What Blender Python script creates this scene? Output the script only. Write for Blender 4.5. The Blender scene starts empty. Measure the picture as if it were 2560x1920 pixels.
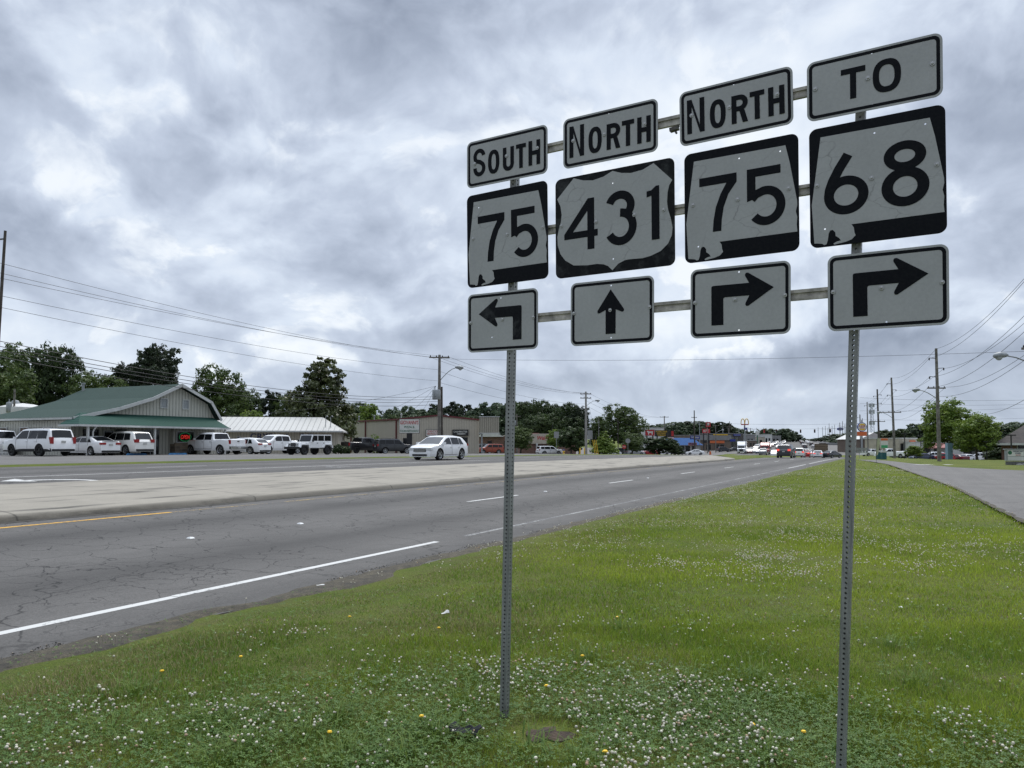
import bpy, bmesh, math, random
import numpy as np
from mathutils import Vector, Matrix, noise as mnoise
from mathutils.geometry import tessellate_polygon

R = math.radians
rng = random.Random(7)
nrng = np.random.default_rng(11)
SC = bpy.context.scene
COL = SC.collection

# ------------------------------------------------------------------ camera
EYE = 1.72
PITCH = R(2.5)
FPX = 1923.0
cam_d = bpy.data.cameras.new('camera')
cam = bpy.data.objects.new('camera', cam_d)
COL.objects.link(cam)
cam.location = (0, 0, EYE)
cam.rotation_euler = (R(90) + PITCH, 0, 0)
cam_d.sensor_width = 36.0
cam_d.lens = 36.0 * FPX / 2560.0
cam_d.shift_y = 68.0 / 2560.0
cam_d.clip_start = 0.05
cam_d.clip_end = 20000
SC.camera = cam

# ------------------------------------------------------------------ light: overcast sky with heavy cloud
SUN_EL, SUN_AZ = 58.0, 20.0          # degrees; azimuth measured from +Y (straight ahead) towards +X
w = bpy.data.worlds.new('World')
SC.world = w
w.use_nodes = True
nt = w.node_tree
nt.nodes.clear()


class NT:
    """tiny helper for building node trees"""
    def __init__(self, tree):
        self.t = tree
    def n(self, kind, **kw):
        nd = self.t.nodes.new(kind)
        for k, v in kw.items():
            setattr(nd, k, v)
        return nd
    def l(self, a, b):
        self.t.links.new(a, b)
    def val(self, x, sock):
        if isinstance(x, (int, float)):
            sock.default_value = x
        elif isinstance(x, (tuple, list)):
            sock.default_value = x
        else:
            self.l(x, sock)
    def math(self, op, a, b=0.0, c=0.0, clamp=False):
        nd = self.n('ShaderNodeMath', operation=op, use_clamp=clamp)
        self.val(a, nd.inputs[0]); self.val(b, nd.inputs[1]); self.val(c, nd.inputs[2])
        return nd.outputs[0]
    def mix(self, fac, a, b, blend='MIX'):
        nd = self.n('ShaderNodeMix', data_type='RGBA', blend_type=blend)
        self.val(fac, nd.inputs['Factor'])
        self.val(a, nd.inputs[6]); self.val(b, nd.inputs[7])
        return nd.outputs[2]
    def ramp(self, fac, stops, interp='LINEAR'):
        nd = self.n('ShaderNodeValToRGB')
        cr = nd.color_ramp
        cr.interpolation = interp
        while len(cr.elements) < len(stops):
            cr.elements.new(0.5)
        for e, (p, c) in zip(cr.elements, stops):
            e.position = p
            e.color = (c, c, c, 1) if isinstance(c, (int, float)) else (c[0], c[1], c[2], 1)
        self.val(fac, nd.inputs[0])
        return nd.outputs[0]
    def noise(self, vec, scale, detail=4, rough=0.5, dist=0.0):
        nd = self.n('ShaderNodeTexNoise')
        if vec is not None:
            self.l(vec, nd.inputs['Vector'])
        nd.inputs['Scale'].default_value = scale
        nd.inputs['Detail'].default_value = detail
        nd.inputs['Roughness'].default_value = rough
        nd.inputs['Distortion'].default_value = dist
        return nd.outputs[0]
    def combine(self, x, y, z):
        nd = self.n('ShaderNodeCombineXYZ')
        self.val(x, nd.inputs[0]); self.val(y, nd.inputs[1]); self.val(z, nd.inputs[2])
        return nd.outputs[0]
    def vmath(self, op, a, b=(0, 0, 0), scale=1.0):
        nd = self.n('ShaderNodeVectorMath', operation=op)
        self.val(a, nd.inputs[0]); self.val(b, nd.inputs[1])
        if op == 'SCALE':
            nd.inputs[3].default_value = scale
        return nd.outputs[1] if op in ('DOT_PRODUCT', 'LENGTH', 'DISTANCE') else nd.outputs[0]


def build_sky():
    T = NT(nt)
    tc = T.n('ShaderNodeTexCoord')
    d = T.vmath('NORMALIZE', tc.outputs['Generated'])
    sep = T.n('ShaderNodeSeparateXYZ'); T.l(d, sep.inputs[0])
    dx, dy, dz = sep.outputs
    el = T.math('MAXIMUM', dz, 0.0)
    deck = T.vmath('MULTIPLY', d, (1.0, 1.0, 1.35))
    off = T.vmath('ADD', deck, SKY_OFF)
    def warp_of(v):
        warp = T.n('ShaderNodeTexNoise'); T.l(v, warp.inputs['Vector'])
        warp.inputs['Scale'].default_value = 3.4; warp.inputs['Detail'].default_value = 4
        return T.vmath('ADD', v, T.vmath('SCALE', T.vmath('SUBTRACT', warp.outputs['Color'], (0.5, 0.5, 0.5)), scale=0.17))
    p = warp_of(off)
    # the same cloud a little nearer the light above: the difference gives bright crowns and dark bases
    p2 = warp_of(T.vmath('ADD', deck, T.vmath('ADD', SKY_OFF, (0.008, 0.0, 0.030))))
    big = T.noise(p, 2.4, 3, 0.5)
    mid = T.noise(p, 5.0, 10, 0.52)
    mid2 = T.noise(p2, 5.0, 10, 0.52)
    fine = T.noise(p, 15.0, 7, 0.52, 0.2)
    fine2 = T.noise(p2, 15.0, 7, 0.52, 0.2)
    rel = T.math('ADD', T.math('MULTIPLY', T.math('SUBTRACT', mid2, mid), 0.75), T.math('MULTIPLY', T.math('SUBTRACT', fine2, fine), 0.28))
    base = T.math('ADD', T.math('MULTIPLY', big, 0.58), T.math('ADD', T.math('MULTIPLY', mid, 0.34), T.math('MULTIPLY', fine, 0.08)))
    # broad cloud masses (thick, dark) and thinner, brighter cloud, each at its own bearing and height
    tot = T.math('ADD', T.math('SUBTRACT', base, T.math('MULTIPLY', rel, -1.0)), 0.0)
    for az, elv, rx, rz_, amt in SKY_MASSES:
        a = T.math('SUBTRACT', T.math('ARCTAN2', dx, dy), R(az))
        a = T.math('ADD', a, T.math('MULTIPLY', T.math('SUBTRACT', mid, 0.5), 0.28))
        e_ = T.math('SUBTRACT', T.math('ARCSINE', dz), R(elv))
        e_ = T.math('ADD', e_, T.math('MULTIPLY', T.math('SUBTRACT', mid2, 0.5), 0.22))
        q = T.math('ADD', T.math('POWER', T.math('ABSOLUTE', T.math('DIVIDE', a, R(rx))), 2.0), T.math('POWER', T.math('ABSOLUTE', T.math('DIVIDE', e_, R(rz_))), 2.0))
        g = T.math('EXPONENT', T.math('MULTIPLY', q, -1.0))
        tot = T.math('ADD', tot, T.math('MULTIPLY', g, amt))
    cloud = T.ramp(tot, SKY_RAMP)
    # crisp sunlit cumulus heads low in the sky
    cu = T.noise(p, 11.0, 12, 0.56, 0.1)
    low = T.ramp(el, [(0.0, 0.1), (0.09, 1.0), (0.3, 0.8), (0.6, 0.1)])
    head = T.math('MULTIPLY', T.ramp(cu, [(0.53, 0.0), (0.585, 1.0)]), T.math('MULTIPLY', low, T.ramp(tot, [(0.50, 0.0), (0.60, 0.9)])))
    cloud = T.mix(head, cloud, (0.88, 0.92, 0.96, 1))
    # pale blue-grey air near the horizon
    hz = T.ramp(el, [(0.0, 0.7), (0.04, 0.3), (0.10, 0.0)])
    cloud = T.mix(T.math('MULTIPLY', hz, 0.8), cloud, (0.45, 0.54, 0.66, 1))
    # overcast skies get brighter towards the zenith (all of it above the frame) and are dim away from the sun
    zen = T.ramp(el, [(0.0, 1.0), (0.5, 1.0), (0.72, 2.2), (1.0, 3.2)])
    back = T.ramp(T.math('ADD', T.math('MULTIPLY', dy, 0.5), 0.5), [(0.0, 0.62), (0.45, 0.8), (0.75, 1.0)])
    cloud = T.mix(1.0, cloud, T.math('MULTIPLY', zen, back), 'MULTIPLY')
    ground = T.math('LESS_THAN', dz, -0.002)
    cloud = T.mix(ground, cloud, (0.10, 0.11, 0.10, 1))
    sky = T.n('ShaderNodeTexSky', sky_type='NISHITA', sun_disc=False)
    sky.sun_elevation = R(SUN_EL); sky.sun_rotation = R(SUN_AZ)
    bg1 = T.n('ShaderNodeBackground'); T.l(sky.outputs[0], bg1.inputs[0]); bg1.inputs[1].default_value = 0.07
    bg2 = T.n('ShaderNodeBackground'); T.l(cloud, bg2.inputs[0]); bg2.inputs[1].default_value = SKY_GAIN
    mx = T.n('ShaderNodeMixShader')
    mx.inputs[0].default_value = 0.93       # cloud cover
    T.l(bg1.outputs[0], mx.inputs[1]); T.l(bg2.outputs[0], mx.inputs[2])
    out = T.n('ShaderNodeOutputWorld'); T.l(mx.outputs[0], out.inputs[0])


SKY_GAIN = 1.13
SKY_OFF = (3.7, 1.2, 0.9)
SKY_MASSES = [   # bearing, height, half-widths (degrees), thickness (negative = darker)
    (-10, 29, 9, 5, -0.12), (-11, 12.5, 6, 3, -0.13), (-30, 13.5, 7, 3, -0.11), (-35, 25, 4, 5, -0.11), (-21, 19, 5, 2.5, -0.07), (32, 22, 5, 5, -0.14), (8, 31, 16, 4, -0.10), (22, 31, 10, 4, -0.05),
    (-18, 25, 7, 6, 0.10), (-27, 27, 8, 7, 0.08), (-22, 14, 6, 4, 0.04), (-30, 18, 4, 2, 0.10), (-13.5, 10, 5, 2.2, 0.11), (-4, 14.5, 5, 3.5, 0.10), (2, 20, 5, 4, 0.05), (14, 23, 8, 4, 0.07), (12, 11, 12, 4, 0.07), (28, 10, 7, 3, 0.08), (-24, 6, 12, 3, 0.04), (20, 4.5, 12, 2.2, -0.17), (-20, 9.5, 6, 2, -0.06), (6, 15, 4, 2, -0.05), (33, 13, 5, 2, -0.06), (-7, 8, 2.5, 1.2, -0.08)]
SKY_RAMP = [(0.24, (0.255, 0.30, 0.39)), (0.36, (0.365, 0.42, 0.525)), (0.47, (0.50, 0.565, 0.685)), (0.57, (0.655, 0.73, 0.845)), (0.73, (0.84, 0.895, 0.955))]
build_sky()

sun_d = bpy.data.lights.new('sun', 'SUN')
sun_d.energy = 2.5
sun_d.angle = R(25)
sun_d.color = (1.0, 0.96, 0.9)
sun = bpy.data.objects.new('sun', sun_d)
COL.objects.link(sun)
_sd = Vector((math.sin(R(SUN_AZ)) * math.cos(R(SUN_EL)), math.cos(R(SUN_AZ)) * math.cos(R(SUN_EL)), math.sin(R(SUN_EL))))
sun.rotation_euler = (-_sd).to_track_quat('-Z', 'Y').to_euler()
sun.location = (0, 0, 60)

SC.view_settings.view_transform = 'Standard'
SC.view_settings.look = 'None'
SC.view_settings.exposure = 0.0
SC.view_settings.gamma = 1.0
SC.view_settings.use_curve_mapping = False


# ------------------------------------------------------------------ materials
MATS = {}


def mat(name, col, rough=0.6, metal=0.0, var=0.12, vscale=4.0, bump=0.0, bscale=60.0, spec=0.5, emit=None, trans=0.0, coat=0.0, col2=None):
    """procedural Principled material: base colour broken up by noise, optional bump"""
    if name in MATS:
        return MATS[name]
    m = bpy.data.materials.new(name)
    m.use_nodes = True
    t = NT(m.node_tree)
    b = m.node_tree.nodes['Principled BSDF']
    b.inputs['Roughness'].default_value = rough
    b.inputs['Metallic'].default_value = metal
    b.inputs['Specular IOR Level'].default_value = spec
    if coat:
        b.inputs['Coat Weight'].default_value = coat
        b.inputs['Coat Roughness'].default_value = 0.05
    if trans:
        b.inputs['Transmission Weight'].default_value = trans
    c = (col[0], col[1], col[2], 1)
    tc = t.n('ShaderNodeTexCoord')
    if var > 0:
        c2 = tuple(x * (1 - var * 2) for x in col) if col2 is None else col2
        c1 = tuple(min(1, x * (1 + var * 0.6)) for x in col) if col2 is None else col
        nz = t.noise(tc.outputs['Object'], vscale, 6, 0.6)
        cc = t.mix(t.ramp(nz, [(0.32, 0.0), (0.68, 1.0)]), (*c2, 1), (*c1, 1))
        t.l(cc, b.inputs['Base Color'])
    else:
        b.inputs['Base Color'].default_value = c
    if bump > 0:
        bp = t.n('ShaderNodeBump')
        bp.inputs['Strength'].default_value = bump
        bp.inputs['Distance'].default_value = 0.02
        t.l(t.noise(tc.outputs['Object'], bscale, 4, 0.6), bp.inputs['Height'])
        t.l(bp.outputs[0], b.inputs['Normal'])
    if emit:
        b.inputs['Emission Color'].default_value = (*emit[0], 1)
        b.inputs['Emission Strength'].default_value = emit[1]
    MATS[name] = m
    return m


# ------------------------------------------------------------------ mesh helper
class MB:
    def __init__(self):
        self.v = []; self.f = []; self.m = []
    def add(self, vs, fs, mi=0, M=None):
        o = len(self.v)
        if M is not None:
            vs = [M @ Vector(p) for p in vs]
        self.v.extend(tuple(p) for p in vs)
        for f in fs:
            self.f.append(tuple(i + o for i in f)); self.m.append(mi)
        return self
    def box(self, c, s, mi=0, M=None, taper=1.0):
        x, y, z = c; a, b, h = s[0] / 2, s[1] / 2, s[2] / 2
        q = taper
        vs = [(x - a, y - b, z - h), (x + a, y - b, z - h), (x + a, y + b, z - h), (x - a, y + b, z - h),
              (x - a * q, y - b * q, z + h), (x + a * q, y - b * q, z + h), (x + a * q, y + b * q, z + h), (x - a * q, y + b * q, z + h)]
        return self.add(vs, [(3, 2, 1, 0), (4, 5, 6, 7), (0, 1, 5, 4), (1, 2, 6, 5), (2, 3, 7, 6), (3, 0, 4, 7)], mi, M)
    def quad(self, a, b, c, d, mi=0, M=None):
        return self.add([a, b, c, d], [(0, 1, 2, 3)], mi, M)
    def sheet(self, poly, holes=(), mi=0, M=None, z=0.0):
        """flat polygon (list of (x, y)) with holes, facing +z"""
        loops = [[Vector((p[0], p[1], 0)) for p in poly]] + [[Vector((p[0], p[1], 0)) for p in h] for h in holes]
        tris = tessellate_polygon(loops)
        vs = [(p.x, p.y, z) for lp in loops for p in lp]
        out = []
        for t in tris:
            a, b, c = (Vector(vs[i]) for i in t)
            out.append(tuple(t) if (b - a).cross(c - a).z > 0 else (t[2], t[1], t[0]))
        return self.add(vs, out, mi, M)
    def prism(self, poly, z0, z1, mi=0, M=None, holes=(), side_mi=None):
        area = sum(poly[i - 1][0] * poly[i][1] - poly[i][0] * poly[i - 1][1] for i in range(len(poly)))
        if area < 0:
            poly = poly[::-1]
        self.sheet(poly, holes, mi, M, z1)
        k = len(self.f)
        self.sheet(poly, holes, mi, M, z0)
        self.f[k:] = [f[::-1] for f in self.f[k:]]
        n = len(poly); sm = mi if side_mi is None else side_mi
        vs = [(p[0], p[1], z0) for p in poly] + [(p[0], p[1], z1) for p in poly]
        self.add(vs, [(i, (i + 1) % n, n + (i + 1) % n, n + i) for i in range(n)], sm, M)
        for h in holes:
            n = len(h)
            vs = [(p[0], p[1], z0) for p in h] + [(p[0], p[1], z1) for p in h]
            self.add(vs, [(i, (i + 1) % n, n + (i + 1) % n, n + i) for i in range(n)], sm, M)
        return self
    def tube(self, pts, r, n=8, mi=0, M=None, cap=True):
        pts = [Vector(p) for p in pts]
        rs = r if isinstance(r, (list, tuple)) else [r] * len(pts)
        vs = []; fs = []
        up = None
        for i, p in enumerate(pts):
            d = (pts[min(i + 1, len(pts) - 1)] - pts[max(i - 1, 0)])
            if d.length < 1e-9: d = Vector((0, 0, 1))
            d.normalize()
            if up is None:
                up = Vector((0, 0, 1)) if abs(d.z) < 0.9 else Vector((1, 0, 0))
            a = d.cross(up).normalized(); b = a.cross(d).normalized(); up = b
            for j in range(n):
                t = 2 * math.pi * j / n
                vs.append(p + (a * math.cos(t) + b * math.sin(t)) * rs[i])
        for i in range(len(pts) - 1):
            for j in range(n):
                k = (j + 1) % n
                fs.append((i * n + j, i * n + k, (i + 1) * n + k, (i + 1) * n + j))
        if cap:
            fs.append(tuple(range(n))[::-1]); fs.append(tuple((len(pts) - 1) * n + j for j in range(n)))
        return self.add(vs, fs, mi, M)
    def lathe(self, prof, n=16, mi=0, M=None):
        """profile of (radius, z) turned about z"""
        vs = [(r * math.cos(2 * math.pi * j / n), r * math.sin(2 * math.pi * j / n), z) for r, z in prof for j in range(n)]
        fs = [(i * n + j, i * n + (j + 1) % n, (i + 1) * n + (j + 1) % n, (i + 1) * n + j) for i in range(len(prof) - 1) for j in range(n)]
        return self.add(vs, fs, mi, M)
    def build(self, name, mats, parent=None, smooth=None, loc=None, rz=0.0):
        me = bpy.data.meshes.new(name)
        me.from_pydata(self.v, [], self.f)
        if not isinstance(mats, (list, tuple)):
            mats = [mats]
        for m_ in mats:
            me.materials.append(m_)
        if len(mats) > 1:
            me.polygons.foreach_set('material_index', self.m)
        if smooth is not None:
            me.polygons.foreach_set('use_smooth', [True] * len(me.polygons))
            me.set_sharp_from_angle(angle=R(smooth))
        me.update()
        return link(name, me, parent, loc, rz)


def link(name, data, parent=None, loc=None, rz=0.0):
    o = bpy.data.objects.new(name, data)
    COL.objects.link(o)
    if parent is not None:
        o.parent = parent
    if loc is not None:
        o.location = loc
    if rz:
        o.rotation_euler = (0, 0, rz)
    return o


def tag(o, label=None, cat=None, group=None, kind=None):
    if label: o['label'] = label
    if cat: o['category'] = cat
    if group: o['group'] = group
    if kind: o['kind'] = kind
    return o


def thing(name, label, cat, loc=(0, 0, 0), rz=0.0, group=None):
    o = link(name, None, None, loc, rz)
    o.empty_display_size = 0.2
    return tag(o, label, cat, group)


def dup(src, loc, rz=0.0, label=None, group=None, scale=None):
    """copy of a thing with copies of its parts and their sub-parts"""
    r = src.copy(); COL.objects.link(r)
    r.location = loc; r.rotation_euler = (0, 0, rz)
    if scale is not None:
        r.scale = (scale,) * 3 if isinstance(scale, (int, float)) else scale
    if label: r['label'] = label
    if group: r['group'] = group
    for ch in src.children:
        c = ch.copy(); COL.objects.link(c); c.parent = r
        for g in ch.children:
            e = g.copy(); COL.objects.link(e); e.parent = c
    return r


def rrect(w_, h_, r, n=6, cx=0.0, cy=0.0):
    pts = []
    for sx, sy, a0 in ((1, 1, 0), (-1, 1, 90), (-1, -1, 180), (1, -1, 270)):
        for i in range(n + 1):
            a = R(a0 + 90 * i / n)
            pts.append((cx + sx * (w_ / 2 - r) + r * math.cos(a), cy + sy * (h_ / 2 - r) + r * math.sin(a)))
    return pts


def circ(x, y, r, n=10):
    return [(x + r * math.cos(2 * math.pi * i / n), y + r * math.sin(2 * math.pi * i / n)) for i in range(n)]


def stroke(pts, wd):
    """constant-width ribbon polygon along a centre line with square ends"""
    P = [Vector((p[0], p[1])) for p in pts]
    L = []; Rr = []
    for i, p in enumerate(P):
        a = (p - P[i - 1]).normalized() if i > 0 else None
        b = (P[i + 1] - p).normalized() if i < len(P) - 1 else None
        t = ((a or b) + (b or a)).normalized()
        nrm = Vector((-t.y, t.x))
        c = nrm.dot(Vector((-(b or a).y, (b or a).x)))
        k = wd / 2 / max(0.5, c)
        L.append(p + nrm * k); Rr.append(p - nrm * k)
    return [tuple(q) for q in L] + [tuple(q) for q in Rr[::-1]]


def arc(cx, cy, rx, ry, a0, a1, n=20):
    return [(cx + rx * math.cos(R(a0 + (a1 - a0) * i / n)), cy + ry * math.sin(R(a0 + (a1 - a0) * i / n))) for i in range(n + 1)]


def ray(px, py):
    a = (px - 1280) / FPX; b = -(py - 1028) / FPX
    return Vector((a, math.cos(PITCH) - b * math.sin(PITCH), b * math.cos(PITCH) + math.sin(PITCH)))


def at(px, py, Y):
    """world point seen at photograph pixel (2560 wide) at distance Y in front of the viewpoint"""
    d = ray(px, py)
    return Vector((0, 0, EYE)) + d * (Y / d.y)


# ------------------------------------------------------------------ lie of the land: s runs along the highway, u to its left
SINH, COSH = math.sin(R(26.8)), math.cos(R(26.8))
S1, RAD, ANG = 100.0, 780.0, R(6.6)
DIR0 = Vector((SINH, COSH)); NRM0 = Vector((-COSH, SINH))


def interp(x, tab):
    if x <= tab[0][0]: return tab[0][1]
    for (a, p), (b, q) in zip(tab, tab[1:]):
        if x <= b:
            t = (x - a) / (b - a)
            return p + (q - p) * t
    return tab[-1][1]


def smoothtab(x, tab):
    return (interp(x - 6, tab) + 2 * interp(x, tab) + interp(x + 6, tab)) / 4


V_TAB = [(-400, 0), (100, 0), (125, -0.25), (160, -0.85), (220, -1.3), (260, -1.2), (300, -0.3), (400, 1.3), (500, 2.6), (700, 5.2), (1000, 8.5), (1600, 13), (3200, 17)]
C_TAB = [(-400, 0.3), (-60, 0.15), (-14, 0.0), (-2, 0.0), (5.0, 0.0), (6.6, -0.10), (7.7, -0.08), (14.9, 0.2), (21.5, 0.55), (25, 0.70), (33, 0.82), (50, 0.92), (120, 1.0), (300, 1.2), (800, 1.5)]
K_TAB = [(-400, 1), (40, 1), (75, 0.75), (110, 0.4), (160, 0.25), (3200, 0.2)]


def frame(s):
    """centre point and heading of the u = 0 line at s"""
    if s <= S1:
        return DIR0 * s, 0.0
    c = DIR0 * S1 + NRM0 * RAD
    th = min((s - S1) / RAD, ANG)
    d = Vector((DIR0.x * math.cos(th) - DIR0.y * math.sin(th), DIR0.x * math.sin(th) + DIR0.y * math.cos(th)))
    n = Vector((-d.y, d.x))
    p = c - n * RAD
    if s > S1 + RAD * ANG:
        p = p + d * (s - S1 - RAD * ANG)
    return p, th


def suxy(s, u):
    p, th = frame(s)
    d = Vector((DIR0.x * math.cos(th) - DIR0.y * math.sin(th), DIR0.x * math.sin(th) + DIR0.y * math.cos(th)))
    return p.x - d.y * u, p.y + d.x * u


def xysu(x, y):
    p = Vector((x, y))
    s = p.dot(DIR0); u = p.dot(NRM0)
    if s <= S1:
        return s, u
    c = DIR0 * S1 + NRM0 * RAD
    q = p - c
    a0 = -NRM0
    th = math.atan2(a0.x * q.y - a0.y * q.x, a0.dot(q))
    if th <= ANG:
        return S1 + th * RAD, RAD - q.length
    d = Vector((DIR0.x * math.cos(ANG) - DIR0.y * math.sin(ANG), DIR0.x * math.sin(ANG) + DIR0.y * math.cos(ANG)))
    n = Vector((-d.y, d.x))
    pe = c - n * RAD
    return S1 + RAD * ANG + (p - pe).dot(d), (p - pe).dot(n)


def Hsu(s, u):
    v = smoothtab(s, V_TAB)
    if v < 0:
        v *= max(0.0, min(1.0, 1 - ((u - 85) / 60 if u > 17 else (-22 - u) / 30)))
    dip = max(0.0, min(1.0, (s - 112) / 12)) * max(0.0, min(1.0, (210 - s) / 30)) * max(0.0, min(1.0, (-3 - u) / 8)) * max(0.0, min(1.0, (u + 75) / 20))
    return v + interp(u, C_TAB) * smoothtab(s, K_TAB) - 0.8 * dip


def H(x, y):
    return Hsu(*xysu(x, y))


def su3(s, u, dz=0.0):
    x, y = suxy(s, u)
    return Vector((x, y, Hsu(s, u) + dz))


def heading(s):
    """rotation about z that turns local +x along the highway at s"""
    return R(90 - 26.8) + frame(s)[1]


def gnd(px, Y):
    """ground point at image column px and distance Y"""
    x = (px - 1280) / FPX * Y
    return Vector((x, Y, H(x, Y)))
# ------------------------------------------------------------------ ground, roads, kerbs, markings
def uvmat(name):
    m = bpy.data.materials.new(name)
    m.use_nodes = True
    t = NT(m.node_tree)
    b = m.node_tree.nodes['Principled BSDF']
    uv = t.n('ShaderNodeUVMap', uv_map='su')
    return m, t, b, uv.outputs[0]


def asphalt(name, base, tracks=(), crack=0.85, tone=(1.05, 1.0, 0.94)):
    m, t, b, uv = uvmat(name)
    geo = t.n('ShaderNodeNewGeometry').outputs['Position']
    agg = t.math('ADD', t.math('MULTIPLY', t.noise(geo, 38.0, 4, 0.8), 0.6), t.math('MULTIPLY', t.noise(geo, 130.0, 2, 0.7), 0.4))
    patch = t.noise(geo, 0.35, 5, 0.6)
    sep = t.n('ShaderNodeSeparateXYZ'); t.l(uv, sep.inputs[0])
    long_ = t.noise(t.combine(t.math('MULTIPLY', sep.outputs[0], 0.05), t.math('MULTIPLY', sep.outputs[1], 2.2), 0.0), 1.0, 5, 0.6)
    v = t.math('ADD', t.math('MULTIPLY', t.math('SUBTRACT', agg, 0.5), 2.8), 1.0)
    v = t.math('MULTIPLY', v, t.math('ADD', t.math('MULTIPLY', patch, 0.8), 0.6))
    v = t.math('MULTIPLY', v, t.math('ADD', t.math('MULTIPLY', long_, 0.5), 0.75))
    # oil and rubber worn into the middle of each lane
    for uc, wd, amt in tracks:
        q = t.math('DIVIDE', t.math('ADD', t.math('SUBTRACT', sep.outputs[1], uc), t.math('MULTIPLY', t.math('SUBTRACT', patch, 0.5), 0.9)), wd)
        g = t.math('EXPONENT', t.math('MULTIPLY', t.math('MULTIPLY', q, q), -1.0))
        v = t.math('MULTIPLY', v, t.math('SUBTRACT', 1.0, t.math('MULTIPLY', g, amt)))
    # cracks
    wv = t.n('ShaderNodeTexNoise'); t.l(geo, wv.inputs['Vector']); wv.inputs['Scale'].default_value = 1.7; wv.inputs['Detail'].default_value = 6
    cp = t.vmath('ADD', geo, t.vmath('SCALE', wv.outputs['Color'], scale=0.8))
    for sc_, wd in ((0.33, 0.0022), (1.3, 0.0050), (3.2, 0.009)):
        vo = t.n('ShaderNodeTexVoronoi', feature='DISTANCE_TO_EDGE')
        t.l(cp, vo.inputs['Vector']); vo.inputs['Scale'].default_value = sc_
        line = t.ramp(vo.outputs['Distance'], [(0.0, 1.0), (wd, 1.0), (wd * 2.6, 0.0)])
        where = t.ramp(t.noise(geo, (0.12, 0.22, 0.35)[(0.33, 1.3, 3.2).index(sc_)], 2, 0.5), [(0.44, 0.0), (0.52, 1.0)] if sc_ < 3 else [(0.56, 0.0), (0.64, 1.0)])
        v = t.math('MULTIPLY', v, t.math('SUBTRACT', 1.0, t.math('MULTIPLY', t.math('MULTIPLY', line, where), crack)))
    col = t.mix(1.0, (base * tone[0], base * tone[1], base * tone[2], 1), v, 'MULTIPLY')
    t.l(col, b.inputs['Base Color'])
    b.inputs['Roughness'].default_value = 0.82
    b.inputs['Specular IOR Level'].default_value = 0.35
    bp = t.n('ShaderNodeBump'); bp.inputs['Strength'].default_value = 0.5; bp.inputs['Distance'].default_value = 0.01
    t.l(agg, bp.inputs['Height']); t.l(bp.outputs[0], b.inputs['Normal'])
    return m


def concrete(name, base, stain=0.5):
    m, t, b, uv = uvmat(name)
    geo = t.n('ShaderNodeNewGeometry').outputs['Position']
    sep = t.n('ShaderNodeSeparateXYZ'); t.l(uv, sep.inputs[0])
    fine = t.noise(geo, 30.0, 5, 0.7)
    pat = t.noise(geo, 0.8, 6, 0.65)
    streak = t.noise(t.combine(t.math('MULTIPLY', sep.outputs[0], 0.25), t.math('MULTIPLY', sep.outputs[1], 2.0), 0.0), 1.0, 6, 0.65)
    v = t.math('MULTIPLY', t.math('ADD', t.math('MULTIPLY', fine, 0.5), 0.75), t.math('ADD', t.math('MULTIPLY', pat, 0.6), 0.7))
    dark = t.math('MULTIPLY', t.ramp(streak, [(0.54, 0.0), (0.68, 1.0)]), stain)
    v = t.math('MULTIPLY', v, t.math('SUBTRACT', 1.0, dark))
    kerb = t.math('MULTIPLY', t.math('SUBTRACT', 15.62, sep.outputs[1]), 8.0, clamp=True)
    v = t.math('MULTIPLY', v, t.math('SUBTRACT', 1.0, t.math('MULTIPLY', kerb, t.math('ADD', 0.05, t.math('MULTIPLY', pat, 0.7)))))
    # saw-cut joints across the slab
    fr = t.math('FRACT', t.math('DIVIDE', t.math('ADD', sep.outputs[0], t.math('MULTIPLY', pat, 0.35)), 6.2))
    j = t.ramp(t.math('ABSOLUTE', t.math('SUBTRACT', fr, 0.5)), [(0.0, 1.0), (0.0022, 1.0), (0.0045, 0.0)])
    v = t.math('MULTIPLY', v, t.math('SUBTRACT', 1.0, t.math('MULTIPLY', j, 0.7)))
    t.l(t.mix(1.0, (base * 1.08, base * 0.99, base * 0.82, 1), v, 'MULTIPLY'), b.inputs['Base Color'])
    b.inputs['Roughness'].default_value = 0.9
    bp = t.n('ShaderNodeBump'); bp.inputs['Strength'].default_value = 0.4; bp.inputs['Distance'].default_value = 0.01
    t.l(fine, bp.inputs['Height']); t.l(bp.outputs[0], b.inputs['Normal'])
    return m


def paint(name, col, wear=0.45, wscale=14.0, under=0.075):
    """road paint worn through to the asphalt"""
    m = bpy.data.materials.new(name); m.use_nodes = True
    t = NT(m.node_tree); b = m.node_tree.nodes['Principled BSDF']
    geo = t.n('ShaderNodeNewGeometry').outputs['Position']
    a = t.math('ADD', t.math('MULTIPLY', t.noise(geo, wscale, 8, 0.75), 0.7), t.math('MULTIPLY', t.noise(geo, 1.3, 3, 0.5), 0.3))
    f = t.ramp(a, [(wear - 0.05, 0.0), (wear + 0.03, 1.0)])
    t.l(t.mix(f, (under, under, under * 1.03, 1), (*col, 1)), b.inputs['Base Color'])
    b.inputs['Roughness'].default_value = 0.75
    return m


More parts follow.
